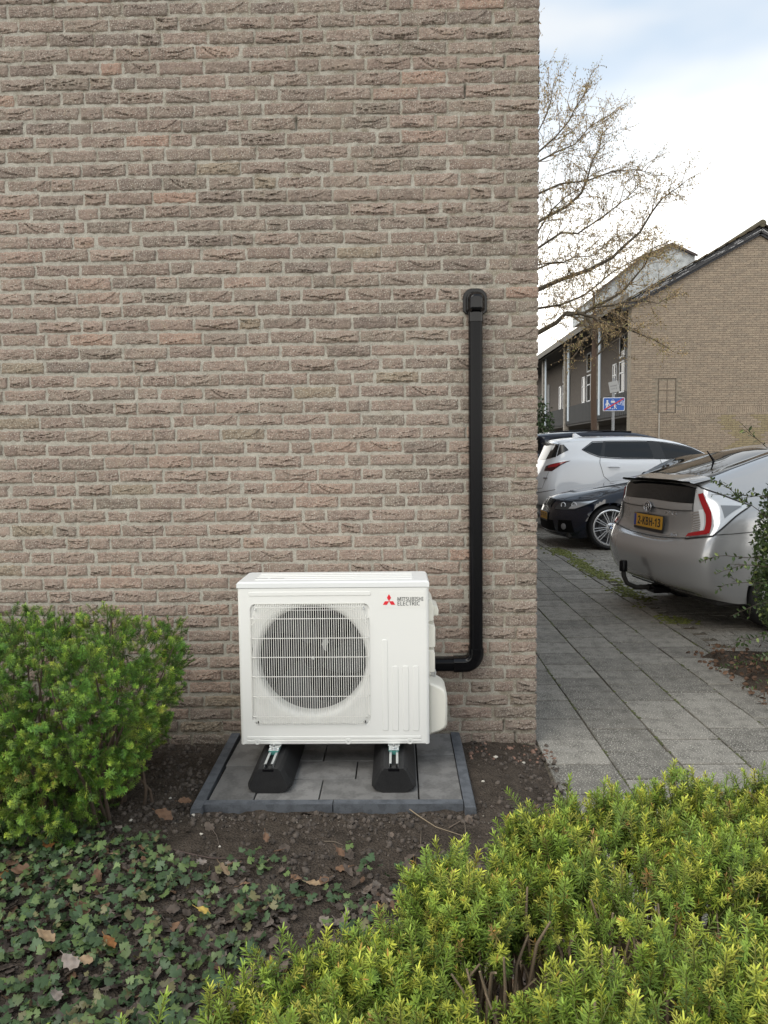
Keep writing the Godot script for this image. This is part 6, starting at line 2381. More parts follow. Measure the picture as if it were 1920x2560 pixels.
func silver_car() -> void:
	var c := thing("parked_car", "silver beige hatchback parked with its tail and tow bar over the pavement", "car", Vector3(2.047, 0, -3.022), deg_to_rad(8.0), "cars parked beside the pavement")
	var s := CarSkin.new()
	s.setup([
		R([.19,.27,0, .20,.27,.45, .30,.26,.76, .5,.23,.84, .9,.20,.85, 1.4,.19,.85, 2.2,.19,.85, 3.0,.19,.85, 3.55,.2,.85, 4.1,.2,.78, 4.38,.22,.4, 4.42,.22,0]),
		R([.05,.36,0, .07,.36,.46, .20,.36,.79, .45,.35,.862, .9,.38,.868, 1.4,.38,.865, 2.2,.38,.865, 3.0,.38,.865, 3.55,.4,.865, 4.12,.38,.79, 4.40,.4,.4, 4.44,.4,0]),
		R([0,.55,0, .02,.55,.46, .15,.56,.80, .43,.58,.870, .9,.60,.872, 1.4,.58,.872, 2.2,.56,.872, 3.0,.56,.872, 3.55,.58,.87, 4.12,.55,.78, 4.42,.55,.4, 4.47,.55,0]),
		R([.04,.665,0, .06,.67,.46, .18,.715,.79, .46,.75,.862, .9,.77,.868, 1.4,.74,.868, 2.2,.72,.868, 3.0,.72,.865, 3.55,.72,.86, 4.1,.66,.77, 4.38,.66,.4, 4.43,.66,0]),
		R([.135,.74,0, .15,.76,.44, .235,.84,.755, .49,.90,.842, .9,.94,.845, 1.4,.93,.85, 2.2,.91,.85, 3.0,.89,.845, 3.55,.86,.82, 4.05,.76,.70, 4.3,.74,.38, 4.34,.74,0]),
		R([.150,.985,0, .16,.985,.42, .245,1.00,.695, .53,1.03,.785, .9,1.04,.80, 1.4,1.0,.80, 2.2,.96,.80, 3.0,.92,.79, 3.5,.89,.72, 3.95,.82,.58, 4.12,.80,.32, 4.18,.80,0]),
		R([.215,1.170,0, .225,1.168,.38, .27,1.155,.62, .60,1.255,.60, .98,1.36,.58, 1.4,1.42,.56, 2.1,1.43,.57, 2.8,1.28,.62, 3.35,.95,.66, 3.75,.89,.5, 3.9,.86,.28, 3.95,.86,0]),
		R([.235,1.185,0, .27,1.19,.22, .42,1.228,.36, .72,1.315,.34, 1.05,1.41,.32, 1.45,1.465,.31, 2.05,1.475,.31, 2.7,1.35,.34, 3.3,1.0,.36, 3.6,.93,.28, 3.75,.9,.15, 3.8,.9,0]),
		R([.25,1.19,0, .32,1.215,0, .48,1.26,0, .78,1.345,0, 1.1,1.435,0, 1.5,1.485,0, 2.05,1.49,0, 2.65,1.37,0, 3.25,1.03,0, 3.45,.97,0, 3.6,.93,0, 3.7,.915,0])])
	var skin := paint(lin(0.41, 0.415, 0.42), 0.45, 0.26)
	var gap := mat(lin(0.02, 0.02, 0.02), 0.7)
	var wa := Vector3(0.86, 0.305, 0.345)
	var wf := Vector3(3.56, 0.305, 0.345)
	var g := Geo.new()
	s.body(g, 9, 8, [wa, wf])
	put(g, "body", skin, c)
	under_body(c, 0.32, 4.2, 1.55, 0.20, 0.34)
	for w in [wa, wf]:
		arch_liner(c, w, 0.345, 0.845)
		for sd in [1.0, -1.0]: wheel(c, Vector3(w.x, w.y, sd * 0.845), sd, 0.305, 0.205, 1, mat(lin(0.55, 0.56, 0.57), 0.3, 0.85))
	# upright tail glass below the spoiler, long hatch glass above it
	g = Geo.new()
	for sd in [1.0, -1.0]: s.patch(g, [P(0, 5.10), P(1.78, 5.06), P(1.82, 5.80), P(0, 5.86)], 12, 6, 0.004, sd)
	put(g, "tail_glass", M.glass, c)
	g = Geo.new()
	for sd in [1.0, -1.0]: s.patch(g, [P(1.6, 6.35), P(4.0, 6.35), P(4.0, 8.0), P(1.3, 8.0)], 14, 10, 0.003, sd)
	put(g, "hatch_glass", M.glass, c)
	# spoiler blade
	g = Geo.new()
	g.grid(24, 4, func(a, b):
		var z := lerpf(-0.635, 0.635, a)
		var q := 1.0 - pow(absf(z) / 0.66, 4.0)
		return Vector3(lerpf(0.36, 0.150 + 0.05 * (1.0 - q), b), lerpf(1.222, 1.186, b) - 0.03 * (1.0 - q), z), Vector3.UP)
	g.grid(24, 4, func(a, b):
		var z := lerpf(-0.635, 0.635, a)
		var q := 1.0 - pow(absf(z) / 0.66, 4.0)
		return Vector3(lerpf(0.30, 0.150 + 0.05 * (1.0 - q), b), lerpf(1.165, 1.178, b) - 0.03 * (1.0 - q), z), Vector3.DOWN)
	put(g, "spoiler", paint(lin(0.30, 0.275, 0.25), 0.5, 0.34), c)
	g = Geo.new()
	g.box(Vector3(0.172, 1.168, 0), Vector3(0.02, 0.016, 1.20), 0.004)
	put(g, "spoiler_lip", M.dark, c)
	# tail lamps: clear outer lens, red band, ribbed reflector
	for sd in [1.0, -1.0]:
		var lamp := hold("tail_lamp", c)
		g = Geo.new()
		s.patch(g, [P(1.50, 3.36), P(2.24, 3.30), P(3.10, 4.72), P(1.80, 5.90)], 14, 14, 0.004, sd, 0.016)
		put(g, "clear_lens", mat(lin(0.66, 0.68, 0.70), 0.12, 0.25), lamp)
		g = Geo.new()
		s.patch(g, [P(1.99, 3.42), P(2.16, 3.42), P(2.18, 4.58), P(2.03, 4.50)], 6, 12, 0.023, sd)
		s.patch(g, [P(2.03, 4.50), P(2.18, 4.58), P(2.02, 5.50), P(1.88, 5.46)], 6, 10, 0.023, sd)
		s.patch(g, [P(1.53, 3.38), P(2.10, 3.38), P(2.10, 3.66), P(1.55, 3.66)], 8, 4, 0.021, sd)
		put(g, "red_band", mat(lin(0.33, 0.012, 0.016), 0.12), lamp)
		g = Geo.new()
		s.patch(g, [P(1.88, 3.68), P(1.96, 3.68), P(1.99, 4.75), P(1.86, 4.75)], 4, 10, 0.0205, sd)
		put(g, "white_rim", mat(lin(0.80, 0.82, 0.84), 0.2), lamp)
		for k in 9:
			g = Geo.new()
			var v0 := 3.70 + k * 0.115
			s.patch(g, [P(1.58, v0), P(1.86, v0), P(1.86, v0 + 0.075), P(1.60, v0 + 0.075)], 4, 2, 0.016, sd, 0.004)
			put(g, "reflector_rib", mat(lin(0.50, 0.48, 0.47), 0.15, 0.5), lamp)
		g = Geo.new()
		s.patch(g, [P(2.50, 4.15), P(2.70, 4.45), P(2.92, 4.72), P(2.42, 4.85)], 5, 5, 0.016, sd)
		put(g, "grey_inset", mat(lin(0.22, 0.24, 0.26), 0.15), lamp)
		g = Geo.new()
		strip(s, g, [P(1.49, 3.34), P(2.26, 3.28), P(3.13, 4.72), P(1.80, 5.93)], 0.012, 0.007, sd)
		put(g, "lamp_gap", gap, lamp)
	# panel gaps
	g = Geo.new()
	for sd in [1.0, -1.0]:
		strip(s, g, [P(0, 3.60), P(1.0, 3.60), P(1.50, 3.42), P(1.60, 3.90), P(1.66, 5.0), P(1.84, 5.9)], 0.007, 0.003, sd)
		strip(s, g, [P(2.24, 3.34), P(2.8, 3.24), P(3.6, 3.22), P(3.75, 3.2)], 0.006, 0.003, sd)
		strip(s, g, [P(0, 4.80), P(1.0, 4.78), P(1.62, 4.74)], 0.006, 0.010, sd)
	put(g, "panel_gaps", gap, c)
	# rear door glass and pillars on the flank
	for sd in [1.0, -1.0]:
		g = Geo.new()
		s.patch(g, [P(3.9, 5.10), P(5.2, 5.08), P(5.2, 5.90), P(4.3, 5.90)], 10, 6, 0.004, sd)
		put(g, "side_glass", M.glass, c)
		g = Geo.new()
		s.patch(g, [P(5.3, 5.08), P(6.9, 5.08), P(6.6, 5.88), P(5.3, 5.90)], 10, 6, 0.004, sd)
		put(g, "side_glass", M.glass, c)
	# garnish under the glass, emblem, name, plate
	g = Geo.new()
	for sd in [1.0, -1.0]: s.patch(g, [P(0, 4.84), P(1.62, 4.78), P(1.66, 5.04), P(0, 5.08)], 10, 4, 0.006, sd, 0.010)
	put(g, "tail_garnish", skin, c)
	var chrome := mat(lin(0.62, 0.63, 0.65), 0.15, 1.0)
	var tail := Basis(Vector3(0, 0, 1), Vector3.UP, Vector3(-1, 0, 0))
	var lean := tail * Basis(Vector3.RIGHT, -0.10)
	var em := hold("emblem", c)
	em.transform = Transform3D(lean, Vector3(0.138, 0.935, 0.0))
	for q in [[0.062, 0.045, 0.0, 0.0, 0.0068], [0.0215, 0.040, 0.0, -0.002, 0.0055], [0.052, 0.0185, 0.0, 0.023, 0.0055]]:
		var ring := []
		for k in 33: ring.append(Vector3(cos(TAU * k / 32) * q[0] + q[2], sin(TAU * k / 32) * q[1] + q[3], 0.016))
		g = Geo.new()
		g.tube(ring, q[4], 6, false)
		put(g, "emblem_ring", chrome, em)
	g = Geo.new()
	var disc := PackedVector2Array()
	for k in 28: disc.append(Vector2(cos(TAU * k / 28) * 0.058, sin(TAU * k / 28) * 0.041))
	g.plate(disc, 0.006, 0.012, 0.0)
	put(g, "emblem_field", mat(lin(0.06, 0.06, 0.07), 0.25), em)
	letters("PRIUS", 0.032, 0.008, chrome, c, "lettering", Transform3D(lean, Vector3(0.118, 0.915, 0.42)), 0.19, true)
	letters("HSD", 0.026, 0.006, chrome, c, "lettering", Transform3D(lean, Vector3(0.102, 0.745, 0.50)), 0.09, true)
	number_plate(c, Transform3D(tail * Basis(Vector3.RIGHT, -0.06), Vector3(0.128, 0.815, 0.02)), "2-KBH-13")
	g = Geo.new()
	for sd in [1.0, -1.0]:
		strip(s, g, [P(0, 3.93), P(1.1, 3.90)], 0.030, 0.004, sd)
	put(g, "plate_recess_lip", skin, c)
	# lower bumper insert and crease on the side
	g = Geo.new()
	for sd in [1.0, -1.0]: strip(s, g, [P(0, 0.62), P(1.0, 0.60), P(1.6, 0.45)], 0.012, 0.003, sd)
	put(g, "bumper_line", gap, c)
	# tow bar with black cap
	g = Geo.new()
	g.tube([Vector3(0.30, 0.27, 0.0), Vector3(0.16, 0.235, 0.0), Vector3(0.03, 0.235, 0.0), Vector3(-0.055, 0.275, 0.0), Vector3(-0.085, 0.34, 0.0), Vector3(-0.09, 0.40, 0.0)], [0.026, 0.024, 0.021, 0.020, 0.020, 0.020], 12)
	var tb := hold("tow_bar", c)
	put(g, "swan_neck", mat(lin(0.022, 0.020, 0.018), 0.6), tb)
	g = Geo.new()
	g.lathe([Vector2(0.001, 0.095), Vector2(0.028, 0.092), Vector2(0.034, 0.080), Vector2(0.034, 0.0), Vector2(0.028, -0.004)], 16, Transform3D(Basis(Vector3.RIGHT, -PI / 2), Vector3(-0.09, 0.385, 0)), -1.0)
	put(g, "ball_cap", M.black_plastic, tb)
	g = Geo.new()
	g.box(Vector3(0.22, 0.225, 0.03), Vector3(0.16, 0.06, 0.16), 0.012)
	put(g, "hitch_block", M.black_plastic, tb)
	# aerial on the hatch
	g = Geo.new()
	g.tube([Vector3(0.72, 1.335, 0.0), Vector3(0.69, 1.375, 0.0), Vector3(0.66, 1.415, 0.0)], [0.012, 0.008, 0.005], 8)
	put(g, "aerial", M.black_plastic, c)

func black_car() -> void:
	var c := thing("parked_car", "glossy black coupe with silver multi-spoke wheel parked nose towards the pavement", "car", Vector3(6.88, 0, -8.36), PI + deg_to_rad(1.0), "cars parked beside the pavement")
	var s := CarSkin.new()
	s.setup([
		R([.12,.22,0, .14,.22,.45, .3,.22,.76, .6,.2,.84, 1.06,.2,.86, 1.6,.17,.86, 2.4,.17,.86, 3.2,.17,.86, 3.82,.18,.86, 4.28,.17,.80, 4.50,.18,.44, 4.55,.18,0]),
		R([.03,.4,0, .05,.4,.46, .22,.4,.80, .55,.38,.87, 1.06,.36,.885, 1.6,.34,.88, 2.4,.34,.88, 3.2,.34,.88, 3.82,.34,.885, 4.30,.28,.84, 4.55,.28,.46, 4.60,.28,0]),
		R([.0,.55,0, .03,.55,.46, .2,.56,.80, .55,.56,.875, 1.06,.56,.892, 1.6,.55,.888, 2.4,.54,.888, 3.2,.54,.888, 3.82,.54,.892, 4.28,.46,.845, 4.56,.45,.47, 4.605,.45,0]),
		R([.0,.72,0, .04,.72,.46, .2,.74,.79, .55,.74,.872, 1.06,.74,.89, 1.6,.72,.885, 2.4,.70,.885, 3.2,.70,.885, 3.80,.68,.886, 4.22,.58,.825, 4.53,.565,.45, 4.575,.565,0]),
		R([.05,.88,0, .08,.88,.4, .2,.9,.7, .5,.93,.80, 1.06,.92,.85, 1.6,.9,.86, 2.4,.87,.86, 3.2,.84,.86, 3.76,.79,.850, 4.08,.705,.775, 4.46,.665,.42, 4.525,.69,0]),
		R([.17,.98,0, .2,.98,.35, .3,1.0,.6, .55,1.02,.68, 1.06,1.0,.74, 1.6,.98,.77, 2.4,.95,.77, 3.2,.92,.77, 3.70,.855,.765, 4.00,.775,.69, 4.38,.725,.38, 4.46,.745,0]),
		R([.3,1.02,0, .32,1.03,.3, .45,1.04,.5, .75,1.12,.57, 1.2,1.28,.55, 1.9,1.33,.56, 2.5,1.24,.58, 3.05,.99,.62, 3.55,.915,.60, 3.92,.845,.56, 4.28,.775,.32, 4.36,.785,0]),
		R([.38,1.04,0, .4,1.05,.16, .5,1.07,.3, .75,1.17,.33, 1.2,1.33,.32, 1.9,1.37,.32, 2.4,1.30,.33, 2.95,1.03,.37, 3.48,.945,.36, 3.84,.885,.34, 4.18,.815,.20, 4.25,.815,0]),
		R([.4,1.05,0, .44,1.06,0, .52,1.08,0, .75,1.19,0, 1.2,1.345,0, 1.9,1.38,0, 2.35,1.315,0, 2.9,1.045,0, 3.42,.955,0, 3.78,.90,0, 4.08,.845,0, 4.2,.83,0])])
	var skin := paint(lin(0.006, 0.008, 0.016), 0.0, 0.25)
	var gap := mat(lin(0.003, 0.003, 0.003), 0.8)
	var g := Geo.new()
	var wr := Vector3(1.06, 0.325, 0.365)
	var wf := Vector3(3.82, 0.325, 0.365)
	s.body(g, 9, 8, [wr, wf])
	put(g, "body", skin, c)
	under_body(c, 0.3, 4.42, 1.5, 0.16, 0.30)
	for w in [wr, wf]:
		arch_liner(c, w, 0.365, 0.865)
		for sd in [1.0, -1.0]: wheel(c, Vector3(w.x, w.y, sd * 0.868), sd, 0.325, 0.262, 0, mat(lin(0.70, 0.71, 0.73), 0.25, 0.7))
	g = Geo.new()
	for sd in [1.0, -1.0]: s.patch(g, [P(5.45, 6.2), P(6.95, 6.2), P(6.95, 8.0), P(5.45, 8.0)], 10, 10, 0.004, sd)
	put(g, "windscreen", M.glass, c)
	for sd in [1.0, -1.0]:
		g = Geo.new()
		s.patch(g, [P(3.6, 5.12), P(6.9, 5.12), P(6.0, 5.88), P(4.0, 5.88)], 16, 6, 0.004, sd)
		put(g, "side_glass", M.glass, c)
	for sd in [-1.0, 1.0]:
		var lamp := hold("headlamp", c)
		g = Geo.new()
		s.patch(g, [P(10.08, 3.04), P(9.30, 3.08), P(8.60, 4.04), P(9.98, 3.98)], 12, 6, 0.004, sd, 0.010)
		put(g, "lamp_bowl", mat(lin(0.06, 0.065, 0.07), 0.2, 0.4), lamp)
		g = Geo.new()
		s.patch(g, [P(9.50, 3.14), P(9.28, 3.18), P(8.72, 3.98), P(9.46, 3.92)], 8, 6, 0.013, sd, 0.012)
		put(g, "clear_reflector", mat(lin(0.58, 0.60, 0.62), 0.12, 0.6), lamp)
		for q in [9.40, 9.74]:
			g = Geo.new()
			var p := s.at(q, 3.52)
			var n := s.normal(q, 3.52)
			p += n * 0.020
			p.z *= sd
			n.z *= sd
			var b := Basis(Vector3.UP.cross(n).normalized(), Vector3.UP, n)
			var ring := []
			for k in 21: ring.append(Transform3D(b, p) * Vector3(cos(TAU * k / 20) * 0.040, sin(TAU * k / 20) * 0.040, 0))
			g.tube(ring, 0.007, 6, false)
			put(g, "light_ring", mat(lin(0.75, 0.76, 0.78), 0.2), lamp)
	# kidney grilles
	for sd in [1.0, -1.0]:
		var k0 := hold("kidney_grille", c)
		g = Geo.new()
		s.patch(g, [P(10.97, 3.20), P(10.42, 3.24), P(10.34, 4.40), P(10.97, 4.50)], 6, 6, 0.006, sd)
		put(g, "grille_field", M.dark, k0)
		g = Geo.new()
		strip(s, g, [P(10.97, 3.20), P(10.42, 3.24), P(10.34, 4.40), P(10.97, 4.50), P(10.97, 3.20)], 0.016, 0.012, sd)
		put(g, "grille_frame", mat(lin(0.03, 0.03, 0.032), 0.15), k0)
		for e in 5:
			g = Geo.new()
			var u := 10.48 + e * 0.10
			strip(s, g, [P(u, 3.28), P(u, 4.36)], 0.008, 0.010, sd)
			put(g, "grille_bar", mat(lin(0.02, 0.02, 0.022), 0.3), k0)
	# lower intakes, fog lamps, gaps
	g = Geo.new()
	for sd in [1.0, -1.0]:
		s.patch(g, [P(11.0, 0.75), P(9.95, 0.80), P(10.05, 1.75), P(11.0, 1.70)], 8, 5, 0.004, sd)
		s.patch(g, [P(9.80, 0.80), P(9.10, 0.85), P(9.25, 1.85), P(9.75, 1.85)], 6, 5, 0.004, sd)
	put(g, "intakes", M.dark, c)
	for sd in [1.0, -1.0]:
		g = Geo.new()
		var p := s.at(9.52, 1.35)
		var n := s.normal(9.52, 1.35)
		p.z *= sd
		n.z *= sd
		var b := Basis(Vector3.UP.cross(n).normalized(), n.cross(Vector3.UP.cross(n).normalized()), n)
		g.lathe([Vector2(0.046, -0.004), Vector2(0.046, 0.008), Vector2(0.038, 0.012), Vector2(0.001, 0.016)], 18, Transform3D(b, p))
		put(g, "fog_lamp", mat(lin(0.20, 0.20, 0.21), 0.15), c)
	g = Geo.new()
	for sd in [1.0, -1.0]:
		strip(s, g, [P(10.98, 4.66), P(10.2, 4.30), P(9.6, 4.28), P(8.7, 4.75), P(8.2, 5.5), P(7.2, 5.5)], 0.007, 0.003, sd)
		strip(s, g, [P(7.2, 0.3), P(7.2, 3.0), P(7.1, 4.6)], 0.006, 0.003, sd)
		strip(s, g, [P(9.28, 3.04), P(8.95, 2.9), P(8.75, 2.7)], 0.006, 0.003, sd)
	put(g, "panel_gaps", gap, c)
	g = Geo.new()
	for sd in [1.0, -1.0]: strip(s, g, [P(10.98, 0.40), P(10.0, 0.38), P(9.3, 0.30)], 0.020, 0.006, sd)
	put(g, "lip_spoiler", skin, c)
	number_plate(c, Transform3D(Basis(Vector3(0, 0, -1), Vector3.UP, Vector3(1, 0, 0)), Vector3(4.607, 0.46, 0.0)), "27-TJ-TJ")
	for sd in [1.0, -1.0]:
		g = Geo.new()
		g.box(Vector3(2.72, 1.02, sd * 0.93), Vector3(0.10, 0.12, 0.20), 0.035)
		g.box(Vector3(2.76, 0.985, sd * 0.83), Vector3(0.05, 0.03, 0.10), 0.008)
		put(g, "wing_mirror", skin, c)

func tall_rows() -> Array:
	return [
		R([.2,.35,0, .22,.35,.45, .36,.33,.80, .6,.3,.88, .95,.28,.9, 1.5,.25,.9, 2.3,.25,.9, 3.1,.25,.9, 3.65,.27,.9, 4.2,.3,.84, 4.48,.3,.45, 4.52,.3,0]),
		R([.06,.5,0, .08,.5,.48, .26,.52,.84, .55,.55,.905, .95,.56,.92, 1.5,.52,.915, 2.3,.5,.91, 3.1,.5,.915, 3.65,.55,.92, 4.22,.5,.86, 4.5,.5,.46, 4.55,.5,0]),
		R([.0,.68,0, .03,.70,.48, .2,.74,.83, .52,.78,.9, .95,.8,.92, 1.5,.75,.912, 2.3,.72,.905, 3.1,.74,.91, 3.65,.78,.918, 4.2,.7,.86, 4.5,.7,.46, 4.54,.7,0]),
		R([.05,.9,0, .08,.92,.46, .22,.96,.81, .52,1.0,.885, .95,1.02,.9, 1.5,.98,.9, 2.3,.96,.895, 3.1,.96,.895, 3.65,.96,.89, 4.12,.88,.8, 4.42,.86,.44, 4.47,.86,0]),
		R([.14,1.10,0, .17,1.12,.44, .28,1.18,.76, .55,1.23,.845, .95,1.23,.868, 1.5,1.18,.872, 2.3,1.12,.87, 3.1,1.06,.865, 3.6,1.03,.82, 4.0,.98,.68, 4.28,.95,.38, 4.33,.95,0]),
		R([.22,1.26,0, .25,1.28,.42, .36,1.32,.70, .60,1.36,.77, .97,1.335,.805, 1.5,1.29,.815, 2.3,1.27,.815, 3.1,1.20,.80, 3.55,1.08,.74, 3.9,1.03,.58, 4.1,1.0,.32, 4.15,1.0,0]),
		R([.38,1.59,0, .40,1.59,.36, .46,1.59,.60, .75,1.60,.62, 1.05,1.62,.62, 1.5,1.63,.62, 2.2,1.61,.62, 2.8,1.48,.64, 3.35,1.20,.68, 3.7,1.1,.5, 3.9,1.06,.28, 3.95,1.06,0]),
		R([.40,1.64,0, .44,1.645,.2, .6,1.665,.34, .85,1.68,.34, 1.1,1.69,.33, 1.5,1.695,.33, 2.1,1.675,.33, 2.7,1.54,.36, 3.3,1.23,.38, 3.55,1.14,.3, 3.7,1.1,.15, 3.75,1.1,0]),
		R([.42,1.65,0, .5,1.665,0, .65,1.685,0, .9,1.70,0, 1.15,1.71,0, 1.5,1.71,0, 2.05,1.69,0, 2.65,1.56,0, 3.25,1.25,0, 3.45,1.16,0, 3.6,1.13,0, 3.65,1.12,0])]

func white_car() -> void:
	var c := thing("parked_car", "white sport utility car with slim red tail lamp behind the black coupe", "car", Vector3(2.49, 0, -10.93), deg_to_rad(0.5), "cars parked beside the pavement")
	var s := CarSkin.new()
	s.setup(tall_rows())
	var skin := paint(lin(0.66, 0.69, 0.73), 0.0, 0.3)
	var gap := mat(lin(0.05, 0.055, 0.06), 0.7)
	var black := mat(lin(0.012, 0.013, 0.014), 0.25)
	var wr := Vector3(0.98, 0.36, 0.42)
	var wf := Vector3(3.66, 0.36, 0.42)
	var g := Geo.new()
	s.body(g, 9, 8, [wr, wf])
	put(g, "body", skin, c)
	under_body(c, 0.35, 4.3, 1.6, 0.24, 0.42)
	for w in [wr, wf]:
		arch_liner(c, w, 0.42, 0.89)
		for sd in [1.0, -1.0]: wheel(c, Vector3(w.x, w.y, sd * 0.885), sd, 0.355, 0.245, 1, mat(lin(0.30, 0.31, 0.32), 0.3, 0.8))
	g = Geo.new()
	for sd in [1.0, -1.0]:
		for w in [wr, wf]:
			var ring := []
			for k in 19: ring.append(Vector3(w.x + cos(PI * k / 18) * 0.435, w.y + sin(PI * k / 18) * 0.435, sd * 0.912))
			g.tube(ring, 0.026, 6)
		strip(s, g, [P(2.9, 0.35), P(3.4, 0.35)], 0.12, 0.006, sd)
		strip(s, g, [P(4.6, 0.3), P(7.2, 0.3)], 0.14, 0.006, sd)
		strip(s, g, [P(0, 0.5), P(1.4, 0.5), P(2.2, 0.45)], 0.16, 0.008, sd)
	put(g, "black_cladding", black, c)
	# tail glass, side glass with dark pillars
	g = Geo.new()
	for sd in [1.0, -1.0]: s.patch(g, [P(0, 5.06), P(1.95, 5.06), P(1.98, 5.84), P(0, 5.84)], 12, 6, 0.004, sd)
	put(g, "tail_glass", M.glass, c)
	for sd in [1.0, -1.0]:
		g = Geo.new()
		s.patch(g, [P(2.02, 5.10), P(2.75, 5.40), P(2.30, 5.80), P(2.02, 5.82)], 6, 6, 0.004, sd)
		put(g, "rear_pillar_trim", black, c)
	for sd in [1.0, -1.0]:
		g = Geo.new()
		s.patch(g, [P(3.55, 5.42), P(4.30, 5.06), P(4.42, 5.84), P(3.95, 5.84)], 8, 6, 0.005, sd)
		put(g, "rear_side_glass", M.glass, c)
		g = Geo.new()
		s.patch(g, [P(4.46, 5.06), P(5.72, 5.06), P(5.70, 5.86), P(4.52, 5.86)], 8, 6, 0.005, sd)
		put(g, "rear_side_glass", M.glass, c)
	for sd in [1.0, -1.0]:
		g = Geo.new()
		s.patch(g, [P(5.98, 5.06), P(7.6, 5.14), P(6.90, 5.84), P(5.98, 5.86)], 10, 6, 0.005, sd)
		put(g, "front_side_glass", M.glass, c)
	g = Geo.new()
	for sd in [1.0, -1.0]:
		s.patch(g, [P(5.72, 5.04), P(5.98, 5.04), P(5.98, 5.88), P(5.70, 5.88)], 3, 6, 0.006, sd)
		s.patch(g, [P(4.30, 5.06), P(4.46, 5.06), P(4.52, 5.86), P(4.42, 5.86)], 3, 6, 0.006, sd)
		strip(s, g, [P(3.50, 5.42), P(4.28, 5.00), P(5.0, 5.0), P(7.65, 5.08), P(6.9, 5.90), P(3.95, 5.90), P(3.50, 5.42)], 0.014, 0.007, sd)
	put(g, "window_trim", black, c)
	g = Geo.new()
	for sd in [1.0, -1.0]: s.patch(g, [P(6.75, 6.15), P(8.0, 6.1), P(8.0, 8.0), P(6.7, 8.0)], 10, 10, 0.004, sd)
	put(g, "windscreen", M.glass, c)
	for sd in [1.0, -1.0]:
		var lamp := hold("tail_lamp", c)
		g = Geo.new()
		s.patch(g, [P(1.35, 3.72), P(2.1, 3.50), P(3.10, 4.20), P(1.35, 4.20)], 12, 6, 0.006, sd, 0.010)
		put(g, "dark_lens", mat(lin(0.05, 0.008, 0.010), 0.1), lamp)
		g = Geo.new()
		s.patch(g, [P(1.7, 3.85), P(2.35, 3.80), P(2.90, 4.12), P(1.7, 4.10)], 8, 4, 0.017, sd, 0.004)
		put(g, "red_lens", mat(lin(0.26, 0.015, 0.02), 0.1), lamp)
	g = Geo.new()
	for sd in [1.0, -1.0]:
		strip(s, g, [P(4.32, 5.0), P(4.30, 4.0), P(4.42, 2.9), P(4.9, 2.0), P(5.0, 0.4)], 0.008, 0.003, sd)
		strip(s, g, [P(5.85, 5.0), P(5.90, 3.5), P(5.90, 0.4)], 0.008, 0.003, sd)
		strip(s, g, [P(7.3, 4.6), P(7.25, 0.4)], 0.008, 0.003, sd)
		strip(s, g, [P(0, 2.2), P(1.6, 2.25), P(1.85, 3.5)], 0.008, 0.003, sd)
		strip(s, g, [P(0, 1.9), P(1.8, 1.95), P(2.4, 2.0)], 0.010, 0.003, sd)
	put(g, "panel_gaps", gap, c)
	for sd in [1.0, -1.0]:
		for u in [4.75, 6.25]:
			var p := s.at(u, 3.75)
			g = Geo.new()
			g.tube([Vector3(p.x - 0.10, p.y, sd * (p.z + 0.01)), Vector3(p.x - 0.07, p.y + 0.004, sd * (p.z + 0.035)), Vector3(p.x + 0.07, p.y, sd * (p.z + 0.035)), Vector3(p.x + 0.10, p.y - 0.004, sd * (p.z + 0.01))], [0.008, 0.014, 0.014, 0.008], 8)
			put(g, "door_handle", skin, c)
	# roof spoiler and shark fin
	g = Geo.new()
	g.grid(20, 3, func(a, b):
		var z := lerpf(-0.62, 0.62, a)
		return Vector3(lerpf(0.62, 0.30 + 0.10 * pow(absf(z) / 0.62, 4.0), b), lerpf(1.665, 1.615, b) - 0.05 * pow(absf(z) / 0.62, 2.0), z), Vector3.UP)
	g.grid(20, 2, func(a, b):
		var z := lerpf(-0.62, 0.62, a)
		return Vector3(lerpf(0.30 + 0.10 * pow(absf(z) / 0.62, 4.0), 0.42, b), lerpf(1.615, 1.575, b) - 0.05 * pow(absf(z) / 0.62, 2.0), z), Vector3(-1, -1, 0))
	put(g, "roof_spoiler", skin, c)
	g = Geo.new()
	g.plate(PackedVector2Array([Vector2(0.0, 0.0), Vector2(0.24, 0.0), Vector2(0.14, 0.03), Vector2(0.05, 0.085), Vector2(0.01, 0.08)]), -0.022, 0.022, 0.008, Transform3D(Basis(), Vector3(0.82, 1.685, 0)), true)
	put(g, "shark_fin", skin, c)
	number_plate(c, Transform3D(Basis(Vector3(0, 0, 1), Vector3.UP, Vector3(-1, 0, 0)), Vector3(0.055, 0.95, 0.0)), "JN-31-3")
	g = Geo.new()
	var p0 := s.at(1.75, 3.05)
	g.box(Vector3(p0.x - 0.012, p0.y, p0.z), Vector3(0.02, 0.02, 0.10), 0.003, Basis(Vector3.UP, 0.5))
	put(g, "small_badge", mat(lin(0.35, 0.36, 0.38), 0.25, 0.9), c)

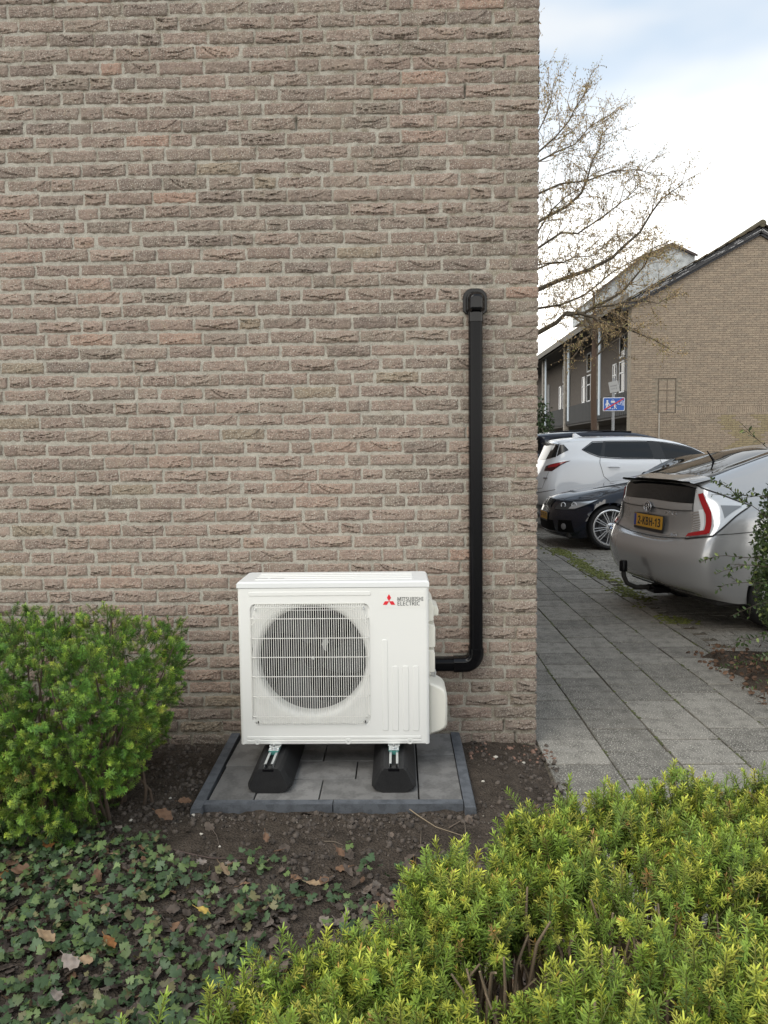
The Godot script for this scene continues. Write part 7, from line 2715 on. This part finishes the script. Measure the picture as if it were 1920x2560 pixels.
func dark_van() -> void:
	var c := thing("parked_car", "dark blue van-like car of which mostly the roof shows behind the white car", "car", Vector3(2.72, 0, -13.6), 0.0, "cars parked beside the pavement")
	var s := CarSkin.new()
	var rows := tall_rows()
	for j in rows.size():
		for i in rows[j].size():
			var p: Vector3 = rows[j][i]
			p.y *= 1.105
			p.x = p.x * 1.06
			if j >= 6 and i <= 6: p.x -= 0.18 * (1.0 - i / 6.0)
			if j >= 6: p.z *= 1.12
			rows[j][i] = p
	s.setup(rows)
	var skin := paint(lin(0.016, 0.020, 0.032), 0.1, 0.3)
	var wr := Vector3(1.02, 0.36, 0.41)
	var wf := Vector3(3.88, 0.36, 0.41)
	var g := Geo.new()
	s.body(g, 7, 6, [wr, wf])
	put(g, "body", skin, c)
	under_body(c, 0.35, 4.5, 1.6, 0.24, 0.42)
	for w in [wr, wf]:
		arch_liner(c, w, 0.41, 0.89)
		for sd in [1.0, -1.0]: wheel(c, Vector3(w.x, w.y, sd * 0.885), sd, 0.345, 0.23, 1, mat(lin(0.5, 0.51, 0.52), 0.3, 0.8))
	g = Geo.new()
	for sd in [1.0, -1.0]: s.patch(g, [P(0, 5.06), P(1.9, 5.06), P(1.9, 5.86), P(0, 5.86)], 12, 6, 0.004, sd)
	put(g, "tail_glass", M.glass, c)
	for sd in [1.0, -1.0]:
		g = Geo.new()
		s.patch(g, [P(2.5, 5.10), P(4.2, 5.06), P(4.2, 5.84), P(2.6, 5.84)], 8, 6, 0.005, sd)
		put(g, "side_glass", M.glass, c)
		g = Geo.new()
		s.patch(g, [P(4.32, 5.06), P(5.72, 5.06), P(5.70, 5.86), P(4.32, 5.86)], 8, 6, 0.005, sd)
		put(g, "side_glass", M.glass, c)
		g = Geo.new()
		s.patch(g, [P(5.85, 5.06), P(7.6, 5.14), P(6.90, 5.84), P(5.85, 5.86)], 8, 6, 0.005, sd)
		put(g, "side_glass", M.glass, c)
	g = Geo.new()
	for sd in [1.0, -1.0]: s.patch(g, [P(6.75, 6.15), P(8.0, 6.1), P(8.0, 8.0), P(6.7, 8.0)], 8, 8, 0.004, sd)
	put(g, "windscreen", M.glass, c)
	for sd in [1.0, -1.0]:
		g = Geo.new()
		g.tube([Vector3(0.55, 1.845, sd * 0.62), Vector3(1.2, 1.875, sd * 0.63), Vector3(2.3, 1.84, sd * 0.62)], 0.016, 8)
		put(g, "roof_rail", M.black_plastic, c)

func build_cars() -> void:
	silver_car()
	black_car()
	white_car()
	dark_van()
